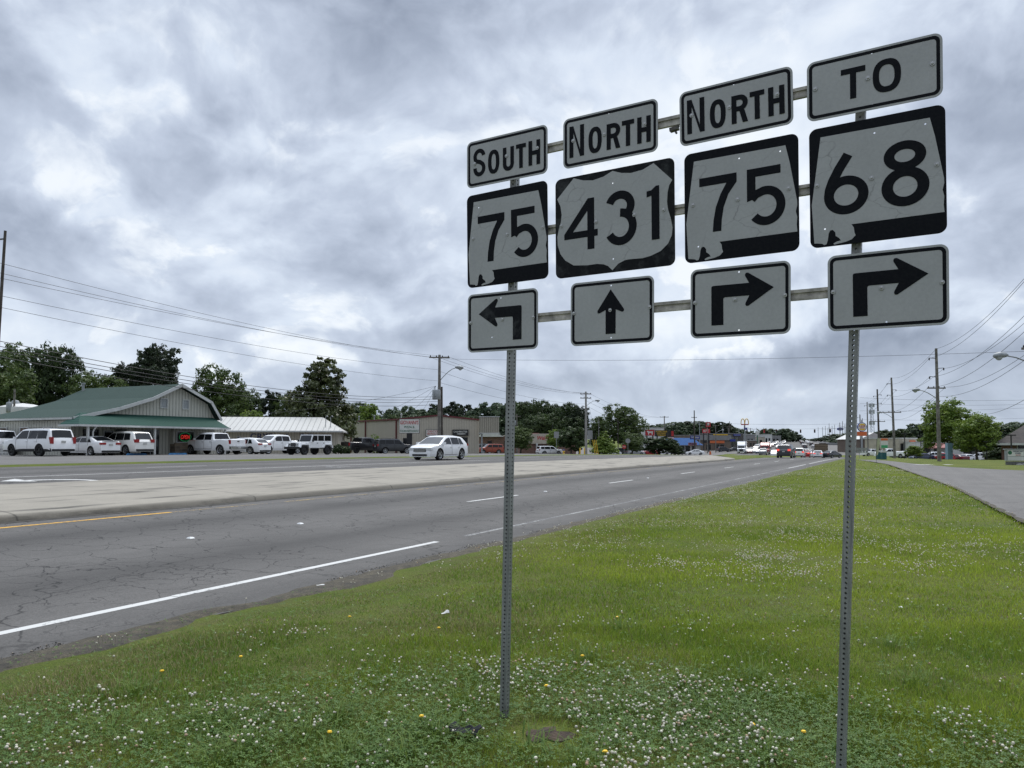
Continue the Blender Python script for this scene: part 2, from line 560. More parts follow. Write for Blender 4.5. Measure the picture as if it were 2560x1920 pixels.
def grass_ground():
    m = bpy.data.materials.new('grass_soil'); m.use_nodes = True
    t = NT(m.node_tree); b = m.node_tree.nodes['Principled BSDF']
    geo = t.n('ShaderNodeNewGeometry').outputs['Position']
    n1 = t.noise(geo, 0.25, 5, 0.6); n2 = t.noise(geo, 2.2, 6, 0.65); n3 = t.noise(geo, 45.0, 4, 0.7)
    c = t.mix(t.ramp(n1, [(0.38, 0.0), (0.62, 1.0)]), (0.088, 0.130, 0.018, 1), (0.150, 0.175, 0.030, 1))
    c = t.mix(t.ramp(n2, [(0.42, 0.0), (0.7, 0.75)]), c, (0.130, 0.120, 0.050, 1))
    c = t.mix(t.ramp(n3, [(0.3, 0.65), (0.6, 0.0)]), c, (0.03, 0.04, 0.014, 1))
    t.l(c, b.inputs['Base Color']); b.inputs['Roughness'].default_value = 0.95
    b.inputs['Specular IOR Level'].default_value = 0.15
    bp = t.n('ShaderNodeBump'); bp.inputs['Strength'].default_value = 0.8; bp.inputs['Distance'].default_value = 0.05
    t.l(n3, bp.inputs['Height']); t.l(bp.outputs[0], b.inputs['Normal'])
    return m


def jig(s, a=0.25):
    return a * (mnoise.noise(Vector((s * 0.8, 3.1, 0))) + 0.6 * mnoise.noise(Vector((s * 2.9, 9.7, 0))))


def gedge(s):
    return 6.75 + jig(s, 0.16)            # where the grass meets the near carriageway


FRONT_L = [(-80, -4.3), (4, -3.6), (15, -2.6), (36, -1.9), (75, 1.0), (88, 3.0), (100, 5.2)]      # frontage road: edge next to the grass (s, u)
FRONT_R = [(-80, -30), (10, -30), (32, -25), (52, -13.5), (60, -8.5), (66, -4.2), (78, -1.2), (90, 0.8), (100, 3.0)]


def fl(s): return interp(s, FRONT_L) + jig(s, 0.05)
def frr(s): return interp(s, FRONT_R)


def paved(s, u):
    """how deep the soil lies under pavement at (s, u): 0 on grass"""
    if gedge(s) < u < 32.4 and not (238 > s > 82 and 15.8 < u < 21.3) or (s > 245 and -11 < u < 51.5):
        return 0.12
    if 34.0 < u < 66 and -60 < s < 135:
        return 0.12
    if (135 < s < 330 and 37 < u < 75 + 0.1 * s) or (113 < s < 320 and -69 < u < -12):
        return 0.08
    if -60 < s < 98 and frr(s) < u < fl(s):
        return 0.10
    return 0.0


def loft(name, rows, m, smooth=None, kind='structure', parent=None, uvs=None):
    """sheet through rows of points; uvs: matching rows of (s, u)"""
    n = len(rows[0])
    vs = [p for r_ in rows for p in r_]
    fs = [(i * n + j, i * n + j + 1, (i + 1) * n + j + 1, (i + 1) * n + j) for i in range(len(rows) - 1) for j in range(n - 1)]
    me = bpy.data.meshes.new(name)
    me.from_pydata([tuple(v) for v in vs], [], fs)
    if uvs is not None:
        flat = [q for r_ in uvs for q in r_]
        lay = me.uv_layers.new(name='su')
        li = np.empty(len(me.loops), dtype=np.int32); me.loops.foreach_get('vertex_index', li)
        lay.data.foreach_set('uv', np.array(flat, dtype=np.float32)[li].ravel())
    me.materials.append(m)
    me.update()
    if me.polygons and me.polygons[len(me.polygons) // 2].normal.z < 0:
        me.flip_normals()
    if smooth:
        me.polygons.foreach_set('use_smooth', [True] * len(me.polygons))
    o = link(name, me, parent)
    if kind: o['kind'] = kind
    return o


def srange(a, b, near=1.5):
    out = [a]
    while out[-1] < b:
        d = max(0.0, out[-1])
        step = near if d < 60 else (4 if d < 130 else (10 if d < 400 else 40))
        out.append(min(b, out[-1] + step))
    return out


def strip(name, s0, s1, uf0, uf1, dz, m, nu=6, near=1.5, **kw):
    ss = srange(s0, s1, near)
    rows = []; uvs = []
    for s in ss:
        a = uf0(s) if callable(uf0) else uf0; b = uf1(s) if callable(uf1) else uf1
        us = [a + (b - a) * i / nu for i in range(nu + 1)]
        rows.append([su3(s, u, dz) for u in us]); uvs.append([(s, u) for u in us])
    return loft(name, rows, m, uvs=uvs, **kw)


# soil and grass land, one sheet out to the horizon
us = [-1500, -600, -250, -120, -70, -45, -34, -29, -24, -18, -14, -11, -8.5, -6, -4.5] + [-4 + 0.5 * i for i in range(20)] + \
     [6.0, 6.3, 6.5, 6.65, 6.8, 7.0, 7.4, 9, 12, 15.3, 15.7, 16, 17.5, 19, 20.5, 21.2, 21.4, 22, 26, 30, 32.2, 32.5, 33.2, 33.9, 34.1, 36, 40, 48, 56, 64, 66.5, 70, 85, 110, 150, 220, 330, 480, 680]
ss = [-80, -40, -20, -10] + [-6 + 0.75 * i for i in range(100)] + [70 + 2.5 * i for i in range(30)] + [150, 158, 168, 180, 195, 210, 225, 240, 255, 270, 290, 310, 340, 380, 430, 500, 600, 750, 1000, 1400, 2000, 3200]
rows = []
for s in ss:
    row = []
    for u in us:
        bump_ = 0.03 * mnoise.noise(Vector((s * 0.5, u * 0.5, 2.0))) if -5 < u < 6.6 and s < 120 else 0.0
        row.append(su3(s, u, bump_ * max(0.0, min(1.0, (5.8 - u) / 0.8)) - paved(s, u)))
    rows.append(row)
M_SOIL = grass_ground()
loft('ground', rows, M_SOIL, smooth=True)
# the land beyond, a sheet below it that runs to the horizon
mb = MB(); mb.quad((-9000, -3000, -3.2), (9000, -3000, -3.2), (9000, 12000, -3.2), (-9000, 12000, -3.2))
mb.build('land', mat('far_land', (0.06, 0.08, 0.03), 0.95, var=0.2, vscale=0.02))['kind'] = 'structure'

M_ASPH = asphalt('asphalt_highway', 0.086, [(9.5, 0.75, 0.42), (13.1, 0.7, 0.42), (23.2, 0.7, 0.25), (26.9, 0.75, 0.35), (30.4, 0.75, 0.35), (7.0, 0.35, 0.25)])
M_LOT = asphalt('asphalt_lot', 0.115, [], 0.35)
M_FRONT = asphalt('asphalt_frontage', 0.11, [], 0.5)
M_CONC = concrete('concrete_median', 0.23, 0.75)
M_WHITE = paint('paint_white', (0.50, 0.50, 0.48), 0.42)
M_WORN = paint('paint_white_worn', (0.26, 0.26, 0.25), 0.53)
M_YEL = paint('paint_yellow', (0.55, 0.30, 0.03), 0.44)
M_YWORN = paint('paint_yellow_worn', (0.32, 0.22, 0.07), 0.53)

strip('road', -80, 1600, lambda s: 6.55 + jig(s * 1.3 + 5, 0.12), 15.45, 0.0, M_ASPH, nu=10)
strip('road', -80, 1600, 21.45, lambda s: 32.5 + jig(s, 0.1), 0.0, M_ASPH, nu=10)
strip('parking_lot', -60, 135, lambda s: 33.9 + jig(s + 40, 0.15), 66, 0.0, M_LOT, nu=14, near=3)
strip('frontage_road', -60, 98, frr, fl, 0.0, M_FRONT, nu=14)

strip('parking_lot', 135, 330, 36, lambda s: 75 + 0.1 * s, 0.02, M_LOT, nu=14, near=3)
strip('parking_lot', 112, 320, lambda s: -70, lambda s: -9.0 if s < 200 else -12, 0.02, M_LOT, nu=16, near=3)
# concrete median with battered kerbs, its far end cut on the skew
def med_end(u): return 82 + (u - 15.4) * 2.6
prof = [(15.42, -0.02), (15.46, 0.085), (15.53, 0.122), (15.75, 0.14), (17.2, 0.15), (18.6, 0.155), (20.0, 0.15), (21.2, 0.14), (21.38, 0.12), (21.45, 0.08), (21.5, -0.02)]
rows = []; uvs = []
for i, s in enumerate(srange(-80, 82, 0.8)):
    row = []; uvr = []
    for u, dz in prof:
        s2 = s if s < 40 else 40 + (s - 40) * (med_end(u) - 40) / 42
        row.append(su3(s2, u, dz + (0.012 * mnoise.noise(Vector((s * 0.7, u, 0))) if dz > 0.1 else 0))); uvr.append((s2, u))
    rows.append(row); uvs.append(uvr)
loft('concrete_median', rows, M_CONC, smooth=True, uvs=uvs)
rows = []
for s in srange(0, 160, 2.0):
    t = s
    rows.append([su3(max(t + 80, med_end(u)), u, dz + 0.02) for u, dz in ((15.5, -0.02), (15.9, 0.10), (18.5, 0.2), (21.0, 0.10), (21.4, -0.02))])
loft('grass_median', rows, M_SOIL, smooth=True)
strip('road', 236, 1600, 15.3, 21.6, 0.006, M_ASPH, nu=2)
strip('parking_lot', 240, 1000, -11.5, 6.6, 0.015, M_LOT, nu=6)
strip('parking_lot', 240, 1000, 32.4, 52, 0.028, M_LOT, nu=6)
# dirt washed into the gutter along the kerb
strip('gutter_dirt', -40, 80, lambda s: 15.22 + jig(s, 0.10), lambda s: 15.44, 0.006, mat('gutter_dirt', (0.055, 0.05, 0.042), 0.95, var=0.3, vscale=6), nu=1)
# grass verge between the far lanes and the parking lot
rows = []; 
for s in srange(-60, 135, 1.5):
    j = jig(s * 1.7, 0.18)
    rows.append([su3(s, u, dz) for u, dz in ((32.35 + j, -0.02), (32.6 + j, 0.05), (33.2, 0.07), (33.8 + j, 0.05), (34.1 + j, -0.02))])
loft('grass_verge', rows, M_SOIL, smooth=True)
rows = []
for i in range(16):
    s = 1 + i * 1.0
    wv_ = 1.3 * math.sin(math.pi * min(1, (i + 0.02) / 15 + 0.12))
    rows.append([su3(s, 38.6 - wv_, -0.03), su3(s, 38.6 - wv_ * 0.8, 0.07), su3(s, 38.6, 0.1), su3(s, 38.6 + wv_ * 0.8, 0.07), su3(s, 38.6 + wv_, -0.03)])
loft('grass_island', rows, M_SOIL, smooth=True)


def mark(s0, s1, u, wd, m, dz=0.005, wob=0.0):
    return strip('road_markings', s0, s1, lambda s: u - wd / 2 + jig(s, wob), lambda s: u + wd / 2 + jig(s, wob), dz, m, nu=1, near=1.0)


mark(-40, 6.395, 7.7, 0.125, M_WHITE); mark(6.41, 12.2, 7.72, 0.12, M_WHITE)
mark(13.2, 40, 7.7, 0.10, M_WORN); mark(40, 62, 7.7, 0.11, M_WORN); mark(62, 74, 7.7, 0.12, M_WHITE); mark(77, 160, 7.7, 0.12, M_WHITE)
mark(-40, 12.1, 14.75, 0.12, M_YEL); mark(12.1, 90, 14.75, 0.10, M_YWORN)
for k in range(0, 12):
    a = 19.5 + 12.2 * k
    mark(a, a + 3.3, 11.3, 0.11, M_WHITE)
mark(-40, 46, 25.0, 0.11, M_WHITE); mark(46, 90, 25.0, 0.10, M_WORN); mark(-30, 110, 32.0, 0.10, M_WORN)
for k in range(0, 9):
    a = 10 + 12.2 * k
    mark(a, a + 3.2, 28.6, 0.11, M_WHITE)
for k in range(0, 6):
    mark(4 + 9 * k, 7.5 + 9 * k, 21.9, 0.10, M_YWORN)


def road_arrow(s, u, m, sc=1.0):
    """curved turn arrow painted on the turning lane"""
    mb = MB()
    body = stroke(arc(0, 0, 1.5, 1.0, -75, 95, 14), 0.28)
    head = [(-0.75, 1.05), (0.0, 0.45), (0.05, 1.7)]
    for poly in (body, head):
        mb.sheet(poly)
    mb.v = [tuple(su3(s + x * sc, u + y * sc, 0.006)) for x, y, z in mb.v]
    o = mb.build('road_markings', m); o['kind'] = 'structure'


road_arrow(14.2, 22.6, M_WHITE); road_arrow(29, 23.0, M_WORN)
# frontage road: dropped arrow marking
mb = MB()
for poly in ([(0, 0), (2.6, 0.5), (2.2, 0.9), (-0.3, 0.35)], [(3.0, -0.3), (4.4, 0.3), (3.6, 0.5), (2.9, 0.2)]):
    mb.sheet(poly)
c = gnd(2315, 1.0)
mb.v = [tuple(Vector((gnd(2290, 66).x + x * 0.8, 66 + y * 1.6, 0)) + Vector((0, 0, H(gnd(2290, 66).x + x, 66 + y) + 0.012))) for x, y, z in mb.v]
mb.build('road_markings', M_WHITE)['kind'] = 'structure'

# raised pavement markers
M_RPM = mat('marker_white', (0.7, 0.71, 0.7), 0.4, var=0.05)
names_ = ['raised white lane marker left of the one beside the dash', 'raised white lane marker nearest the long white edge line gap']
for i, s in enumerate((9.7, 12.5, 25.0, 37.4)):
    mb = MB(); mb.box((0, 0, 0.011), (0.10, 0.11, 0.022), 0, None, 0.62)
    o = mb.build('pavement_marker', M_RPM, loc=su3(s, 11.3, 0.0), rz=heading(s))
    tag(o, ['small white raised marker on the lane line, leftmost and nearest of its row', 'small white raised marker on the lane line, second from the left',
            'small white raised marker just past the first white dash', 'tiny white raised marker farther along the lane line'][i], 'road marker', 'raised markers along the lane line')

# dry thatch and grit where the turf meets the broken asphalt edge
def dirt_mat():
    m = bpy.data.materials.new('edge_dirt'); m.use_nodes = True
    t = NT(m.node_tree); b = m.node_tree.nodes['Principled BSDF']
    geo = t.n('ShaderNodeNewGeometry').outputs['Position']
    n1 = t.noise(geo, 6.0, 6, 0.7); n2 = t.noise(geo, 70.0, 4, 0.8)
    c = t.mix(t.ramp(n1, [(0.35, 0.0), (0.65, 1.0)]), (0.060, 0.054, 0.044, 1), (0.17, 0.145, 0.095, 1))
    c = t.mix(t.ramp(n2, [(0.35, 0.8), (0.6, 0.0)]), c, (0.03, 0.028, 0.024, 1))
    t.l(c, b.inputs['Base Color']); b.inputs['Roughness'].default_value = 0.95
    bp = t.n('ShaderNodeBump'); bp.inputs['Strength'].default_value = 1.0; bp.inputs['Distance'].default_value = 0.03
    t.l(n2, bp.inputs['Height']); t.l(bp.outputs[0], b.inputs['Normal'])
    return m


M_DIRT = dirt_mat()
rows = []
for s in srange(-12, 26, 0.25):
    w2 = (0.10 + 0.55 * max(0.0, 0.35 + mnoise.noise(Vector((s * 0.55, 8.0, 0))) + 0.4 * mnoise.noise(Vector((s * 1.9, 1.0, 0))))) * (1.0 if s < 9 else max(0.15, 1 - (s - 9) / 12))
    e = gedge(s)
    w2 = max(w2, 0.16)
    rows.append([su3(s, e - w2 - 0.25, -0.06), su3(s, e - w2, 0.016), su3(s, e - w2 * 0.5, 0.022), su3(s, e - 0.02, 0.016), su3(s, e + 0.07 + 0.05 * mnoise.noise(Vector((s * 4, 0, 0))), 0.003)])
loft('dirt_edge', rows, M_DIRT, smooth=True)
rows = []
for s in srange(2, 98, 0.5):
    e = fl(s)
    rows.append([su3(s, e + 0.10 + 0.05 * mnoise.noise(Vector((s, 0, 3))), 0.03), su3(s, e + 0.02, 0.025), su3(s, e - 0.10 - 0.08 * mnoise.noise(Vector((s * 1.3, 5, 3))), 0.004)])
loft('dirt_edge', rows, M_DIRT, smooth=True)
# ------------------------------------------------------------------ the route sign assembly
IN = 0.0254
SO = Vector((-0.03876, 4.84631, 3.55686))
SX = Vector((0.84815875, -0.5296107, -0.01180017)).normalized()
SN = Vector((-0.52973647, -0.84783613, -0.02351951))      # faces the viewer
SY = SN.cross(SX).normalized(); SN = SX.cross(SY).normalized()


def sign_matrix(s, t, a=0.0, d=0.0):
    m = Matrix((( SX.x, SY.x, SN.x), (SX.y, SY.y, SN.y), (SX.z, SY.z, SN.z))).to_4x4()
    m.translation = SO + SX * s + SY * t + SN * d
    return m @ Matrix.Rotation(a, 4, 'Z')


def sign_face(name, col, crack=0.0, fade=0.0, speck=0.0, scuff=0.0, spec=0.35):
    m = bpy.data.materials.new(name); m.use_nodes = True
    t = NT(m.node_tree); b = m.node_tree.nodes['Principled BSDF']
    tc = t.n('ShaderNodeTexCoord').outputs['Object']
    n1 = t.noise(tc, 3.0, 5, 0.6); n2 = t.noise(tc, 60.0, 5, 0.7)
    c = t.mix(t.ramp(n1, [(0.3, 0.0), (0.7, 1.0)]), (*[x * 0.9 for x in col], 1), (*[x * 1.06 for x in col], 1))
    if fade > 0:
        f = t.ramp(t.noise(tc, 7.0, 7, 0.7), [(0.5, 0.0), (0.75, fade)])
        c = t.mix(f, c, (0.20, 0.21, 0.21, 1))
    if scuff > 0:
        st = t.n('ShaderNodeMapping'); t.l(tc, st.inputs[0]); st.inputs['Scale'].default_value = (5, 22, 5); st.inputs['Rotation'].default_value = (0, 0, 0.5)
        f = t.ramp(t.noise(st.outputs[0], 2.5, 9, 0.75), [(0.69, 0.0), (0.74, scuff)])
        c = t.mix(f, c, (0.22, 0.23, 0.24, 1))
    if crack > 0:
        wv = t.n('ShaderNodeTexNoise'); t.l(tc, wv.inputs['Vector']); wv.inputs['Scale'].default_value = 5.0; wv.inputs['Detail'].default_value = 6
        mp = t.n('ShaderNodeMapping'); t.l(t.vmath('ADD', tc, t.vmath('SCALE', wv.outputs['Color'], scale=0.16)), mp.inputs[0]); mp.inputs['Scale'].default_value = (3.2, 8.5, 3)
        mp.inputs['Rotation'].default_value = (0, 0, 0.25)
        vo = t.n('ShaderNodeTexVoronoi', feature='DISTANCE_TO_EDGE'); t.l(mp.outputs[0], vo.inputs['Vector']); vo.inputs['Scale'].default_value = 1.0
        line = t.ramp(vo.outputs['Distance'], [(0.0, 1.0), (0.004, 0.8), (0.013, 0.0)])
        wh = t.ramp(t.noise(tc, 3.5, 3, 0.5), [(0.44, 0.0), (0.6, 1.0)])
        c = t.mix(t.math('MULTIPLY', t.math('MULTIPLY', line, wh), crack), c, (0.12, 0.12, 0.12, 1))
    if speck > 0:
        sp = t.ramp(t.noise(tc, 48.0, 3, 0.6), [(0.70, 0.0), (0.76, speck)])
        c = t.mix(sp, c, (0.06, 0.06, 0.06, 1))
    c = t.mix(t.ramp(n2, [(0.35, 0.10), (0.6, 0.0)]), c, (0.05, 0.05, 0.05, 1))
    t.l(c, b.inputs['Base Color']); b.inputs['Roughness'].default_value = 0.5 if spec > 0.2 else 0.7
    b.inputs['Specular IOR Level'].default_value = spec
    return m


M_FACE = sign_face('sign_white', (0.385, 0.39, 0.39), 0.0, 0.0, 0.5)
M_FACEC = sign_face('sign_white_cracked', (0.385, 0.39, 0.39), 0.42, 0.0, 0.3)
M_BLK = sign_face('sign_black', (0.004, 0.005, 0.008), 0, 0.0, 0.0, 0.5, 0.12)
M_BLKF = sign_face('sign_black_faded', (0.006, 0.007, 0.009), 0, 0.30, 0.0, 0.3, 0.15)
M_INK = sign_face('sign_black_ink', (0.004, 0.005, 0.008), spec=0.12)
M_EDGE = mat('sign_metal_edge', (0.33, 0.34, 0.33), 0.45, 0.6, var=0.15, vscale=30)
M_BOLT = mat('bolt_zinc', (0.45, 0.45, 0.44), 0.4, 0.7, var=0.1, vscale=80)

SIGN = thing('route_sign_assembly', 'cluster of black and white highway route shields and arrows on two perforated steel posts', 'road sign', (0.02, 4.95, 0))
SIGN_INV = Matrix.Translation(-Vector(SIGN.location))


def child(o, M):
    """place a part of the sign assembly by its world matrix"""
    o.parent = SIGN
    o.matrix_local = SIGN_INV @ M
    return o


def plate(name, label, s, t, a, w_, h_, kind, legends, face, ink, holes, bolts, shape=None, rc=1.5):
    """one sign blank (inches): aluminium plate with holes, black border or black ground, sheeting and legend"""
    d0 = 0.0
    M = sign_matrix(s, t, a)
    hs = [circ(x * IN, y * IN, 0.19 * IN, 8) for x, y in holes]
    mb = MB()
    W_, H_ = w_ * IN, h_ * IN
    mb.prism(rrect(W_, H_, rc * IN), -0.0025, 0.0, 1 if kind == 'border' else 2, None, hs, side_mi=3)
    if kind == 'border':
        mb.v = mb.v
        mb.sheet(rrect(W_ - 0.003, H_ - 0.003, rc * IN), hs, 1, None, 0.0005)
        bi, bw = 0.42 * IN, 0.62 * IN
        mb.sheet(rrect(W_ - 2 * bi, H_ - 2 * bi, (rc - 0.35) * IN), [rrect(W_ - 2 * bi - 2 * bw, H_ - 2 * bi - 2 * bw, (rc - 0.85) * IN)[::-1]] + [h for h in hs if abs(h[0][0]) > W_ / 2 - bi - bw or abs(h[0][1]) > H_ / 2 - bi - bw][:0], 2, None, 0.0010)
    else:
        mb.sheet(rrect(W_ - 0.003, H_ - 0.003, rc * IN), hs, 2, None, 0.0005)
        mb.sheet([(x * IN, y * IN) for x, y in shape], [h for h in hs], 1, None, 0.0010)
    for li_, poly in enumerate(legends):
        hl = poly[1] if isinstance(poly, tuple) else ()
        pl = poly[0] if isinstance(poly, tuple) else poly
        mb.sheet([(x * IN, y * IN) for x, y in pl], [[(x * IN, y * IN) for x, y in h] for h in hl], 4, None, 0.0016 + 0.00022 * li_)
    o = mb.build(name, [M_EDGE, face, M_BLKF if kind == 'faded' else M_BLK, M_EDGE, ink])
    child(o, M)
    o['label'] = label
    for x, y in bolts:
        b = MB(); b.lathe([(0.0001, 0.0062), (0.004, 0.0058), (0.0062, 0.004), (0.0065, 0.0), ], 8)
        b.lathe([(0.011, 0.0), (0.011, 0.0022), (0.0065, 0.0024)], 10)
        bo = b.build('bolt', M_BOLT, o)
        bo.location = (x * IN, y * IN, 0.002)
    return o


# letters and digits as strokes in inches
def letter(c, x0, x1, y0, y1, w_):
    """outline polygons of a highway-gothic capital filling the box"""
    h = w_ / 2
    xm = (x0 + x1) / 2
    if c == 'N':
        return [[(x0, y0), (x0 + w_, y0), (x0 + w_, y1 - w_ * 1.55), (x1 - w_ * 1.0, y0), (x1, y0), (x1, y1), (x1 - w_, y1), (x1 - w_, y0 + w_ * 1.55), (x0 + w_, y1), (x0, y1)]]
    if c == 'H':
        ym = (y0 + y1) / 2
        return [[(x0, y0), (x0 + w_, y0), (x0 + w_, ym - h), (x1 - w_, ym - h), (x1 - w_, y0), (x1, y0), (x1, y1), (x1 - w_, y1), (x1 - w_, ym + h), (x0 + w_, ym + h), (x0 + w_, y1), (x0, y1)]]
    if c == 'T':
        return [[(xm - h, y0), (xm + h, y0), (xm + h, y1 - w_), (x1, y1 - w_), (x1, y1), (x0, y1), (x0, y1 - w_), (xm - h, y1 - w_)]]
    if c == 'O':
        def ov(i):
            rx, ry = (x1 - x0) / 2 - i, (y1 - y0) / 2 - i
            k = 0.62 if c else 0
            out = []
            for q in range(32):
                a = 2 * math.pi * q / 32
                ca, sa = math.cos(a), math.sin(a)
                out.append((xm + rx * math.copysign(abs(ca) ** 0.82, ca), (y0 + y1) / 2 + ry * math.copysign(abs(sa) ** 0.82, sa)))
            return out
        return [(ov(0), [ov(w_)])]
    if c == 'U':
        rx = (x1 - x0) / 2 - h
        pts = [(x0 + h, y1)] + [(xm + rx * math.cos(R(a)), y0 + h + rx * 1.05 + rx * 1.05 * math.sin(R(a))) for a in range(180, 361, 12)] + [(x1 - h, y1)]
        return [stroke(pts, w_)]
    if c == 'R':
        ym = y0 + (y1 - y0) * 0.42
        ry = (y1 - ym) / 2
        outer = [(x0, y0), (x0 + w_, y0), (x0 + w_, ym), (xm - 0.05 * w_, ym), (x1 - w_ * 1.05, y0), (x1, y0), (xm + w_ * 0.95, ym + 0.08)]
        outer += [(x1 - ry + 0.0 + ry * math.cos(R(a)), ym + ry + ry * math.sin(R(a))) for a in range(-60, 91, 15)] + [(x0, y1)]
        ri = ry - w_
        inner = [(x0 + w_, ym + w_), ] + [(x1 - ry + ri * math.cos(R(a)), ym + ry + ri * math.sin(R(a))) for a in range(-90, 91, 20)] + [(x0 + w_, y1 - w_)]
        return [(outer, [inner])]
    if c == 'S':
        rx = (x1 - x0) / 2 - h
        ry = (y1 - y0 - w_) / 4
        yt, yb = y1 - h - ry, y0 + h + ry
        pts = arc(xm, yt, rx, ry, 8, 225, 16) + [(xm + 0.1, (yt + yb) / 2 + 0.15)] + arc(xm, yb, rx, ry, 45, -188, 16)
        return [stroke(pts, w_)]


def word(items, w_):
    out = []
    for c, x0, x1, y0, y1 in items:
        out += letter(c, x0, x1, y0, y1, w_)
    return out


def digit(c, x0, x1, y0, y1, w_):
    W_, H_ = x1 - x0, y1 - y0
    h = w_ / 2
    xm = (x0 + x1) / 2
    if c == '1':
        return [[(x1 - w_, y0), (x1, y0), (x1, y1), (x1 - 0.8, y1), (x1 - 1.9, y1 - 0.85), (x0, y1 - 0.95), (x0, y1 - 2.3), (x1 - w_, y1 - 2.05)]]
    if c == '4':
        yb = y0 + H_ * 0.245; q = w_ * 0.88; xr = x1 - 2.7
        return [[(xr, y0), (xr + w_, y0), (xr + w_, yb), (x1, yb), (x1, yb + q), (xr + w_, yb + q), (xr + w_, y1), (xr + 0.15, y1), (xr, y0 + H_ * 0.755), (xr, yb + q)],
                [(x0, yb), (xr, yb), (xr, yb + q), (x0 + 2.35, yb + q), (xr, y0 + H_ * 0.755), (xr + 0.15, y1), (x0, yb + w_ * 0.7)]]
    if c == '7':
        return [[(x0, y1), (x1, y1), (x1, y1 - w_ * 1.05), (x1 - W_ * 0.22, y1 - H_ * 0.36), (x1 - W_ * 0.345, y1 - H_ * 0.58), (x1 - W_ * 0.40, y1 - H_ * 0.80), (x1 - W_ * 0.415, y0),
                 (x1 - W_ * 0.645, y0), (x1 - W_ * 0.62, y1 - H_ * 0.79), (x1 - W_ * 0.555, y1 - H_ * 0.56), (x1 - W_ * 0.43, y1 - H_ * 0.34), (x1 - W_ * 0.27, y1 - w_), (x0, y1 - w_)]]
    if c == '5':
        rx = (W_ - 0.2) / 2 * 0.86 - 0.0
        ry = H_ * 0.335 - h
        cx, cy = x1 - rx - h, y0 + ry + h
        cx = x1 - h - 3.0
        a = arc(cx, cy, 3.0, ry, 118, -142, 30)
        top = [[(x0, y1), (x1 - 0.9, y1), (x1 - 0.9, y1 - w_), (x0 + w_, y1 - w_), (x0 + w_, cy + ry * 0.72), (x0 + w_ + 0.0, cy + ry * 0.55), (x0, cy + ry * 0.40)]]
        return top + [stroke([(x0 + h * 1.05, cy + ry * 0.52), (x0 + h + 0.9, cy + ry * 0.82)] + a[2:], w_)]
    if c == '3':
        ry1 = H_ * 0.245 - h * 0.55; ry2 = H_ * 0.335 - h
        c1 = y1 - h - ry1; c2 = y0 + h + ry2
        rx1 = W_ * 0.455 - h; rx2 = W_ * 0.5 - h
        return [stroke(arc(xm - 0.1, c1, rx1, ry1, 162, -62, 24) + [], w_), stroke([(xm - 0.05, c2 + ry2)] + arc(xm, c2, rx2, ry2, 82, -152, 26), w_),
                [(xm - 0.05, c2 + ry2 - h), (xm - 0.05, c2 + ry2 + h * 0.9), (xm + 1.6, c2 + ry2 + h * 0.75), (xm + 1.6, c2 + ry2 - h * 1.1)]]
    if c == '8':
        ya = y0 + H_ * 0.56
        r1 = (y1 - ya) / 2 + 0.1; c1 = y1 - r1
        r2 = (H_ * 0.60) / 2; c2 = y0 + r2
        a = W_ * 0.445; b = W_ * 0.5
        return [(circ_e(xm, c1, a, r1), [circ_e(xm, c1, a - w_ * 0.98, r1 - w_ * 0.86)]), (circ_e(xm, c2, b, r2), [circ_e(xm, c2, b - w_ * 1.05, r2 - w_ * 0.95)])]
    if c == '6':
        r2 = H_ * 0.305; c2 = y0 + r2 ; b = W_ / 2
        stem = [(x0 + h, c2 + 0.1), (x0 + h + 0.15, c2 + 1.4), (x0 + h + 0.75, c2 + 3.1), (x0 + h + 1.9, c2 + 5.3), (x0 + h + 3.62, y1 - 0.72)]
        return [(circ_e(xm, c2, b, r2), [circ_e(xm, c2, b - w_, r2 - w_ * 0.95)]), stroke(stem, w_)]


def circ_e(cx, cy, rx, ry, n=40):
    return [(cx + rx * math.cos(2 * math.pi * i / n), cy + ry * math.sin(2 * math.pi * i / n)) for i in range(n)]


NORTH = word([('N', -10.3, -6.4, -3.6, 3.9), ('O', -5.23, -1.79, -3.6, 2.6), ('R', -0.55, 2.9, -3.5, 2.5), ('T', 3.3, 6.32, -3.5, 2.45), ('H', 7.08, 10.34, -3.55, 2.45)], 1.06)
SOUTH = word([('S', -9.95, -6.2, -3.4, 3.75), ('O', -5.39, -1.94, -3.45, 2.65), ('U', -0.88, 2.4, -3.5, 2.5), ('T', 3.03, 5.9, -3.45, 2.58), ('H', 6.65, 9.97, -3.4, 2.7)], 1.05)
TO = word([('T', -5.6, -1.15, -3.06, 3.05), ('O', 0.13, 5.06, -3.13, 3.3)], 1.12)
ALA = [(-9.81, 10.1), (9.45, 9.91), (10.25, 6.32), (11.62, -1.79), (11.65, -2.7), (11.36, -3.96), (11.62, -5.18), (11.5, -6.72), (11.62, -8.13), (-4.31, -8.14), (-3.89, -8.84), (-3.78, -9.82), (-3.58, -10.39), (-4.3, -11.12), (-5.45, -11.45), (-7.51, -11.75),
       (-7.64, -11.51), (-6.98, -11.18), (-6.26, -11.08), (-6.59, -10.54), (-7.23, -10.04), (-7.27, -9.33), (-7.73, -8.77), (-8.25, -8.86), (-8.52, -9.44), (-8.67, -10.68), (-8.94, -11.48), (-9.38, -11.6), (-9.72, -11.3), (-10.64, -11.12), (-11.23, -11.05), (-11.62, -3.36)]
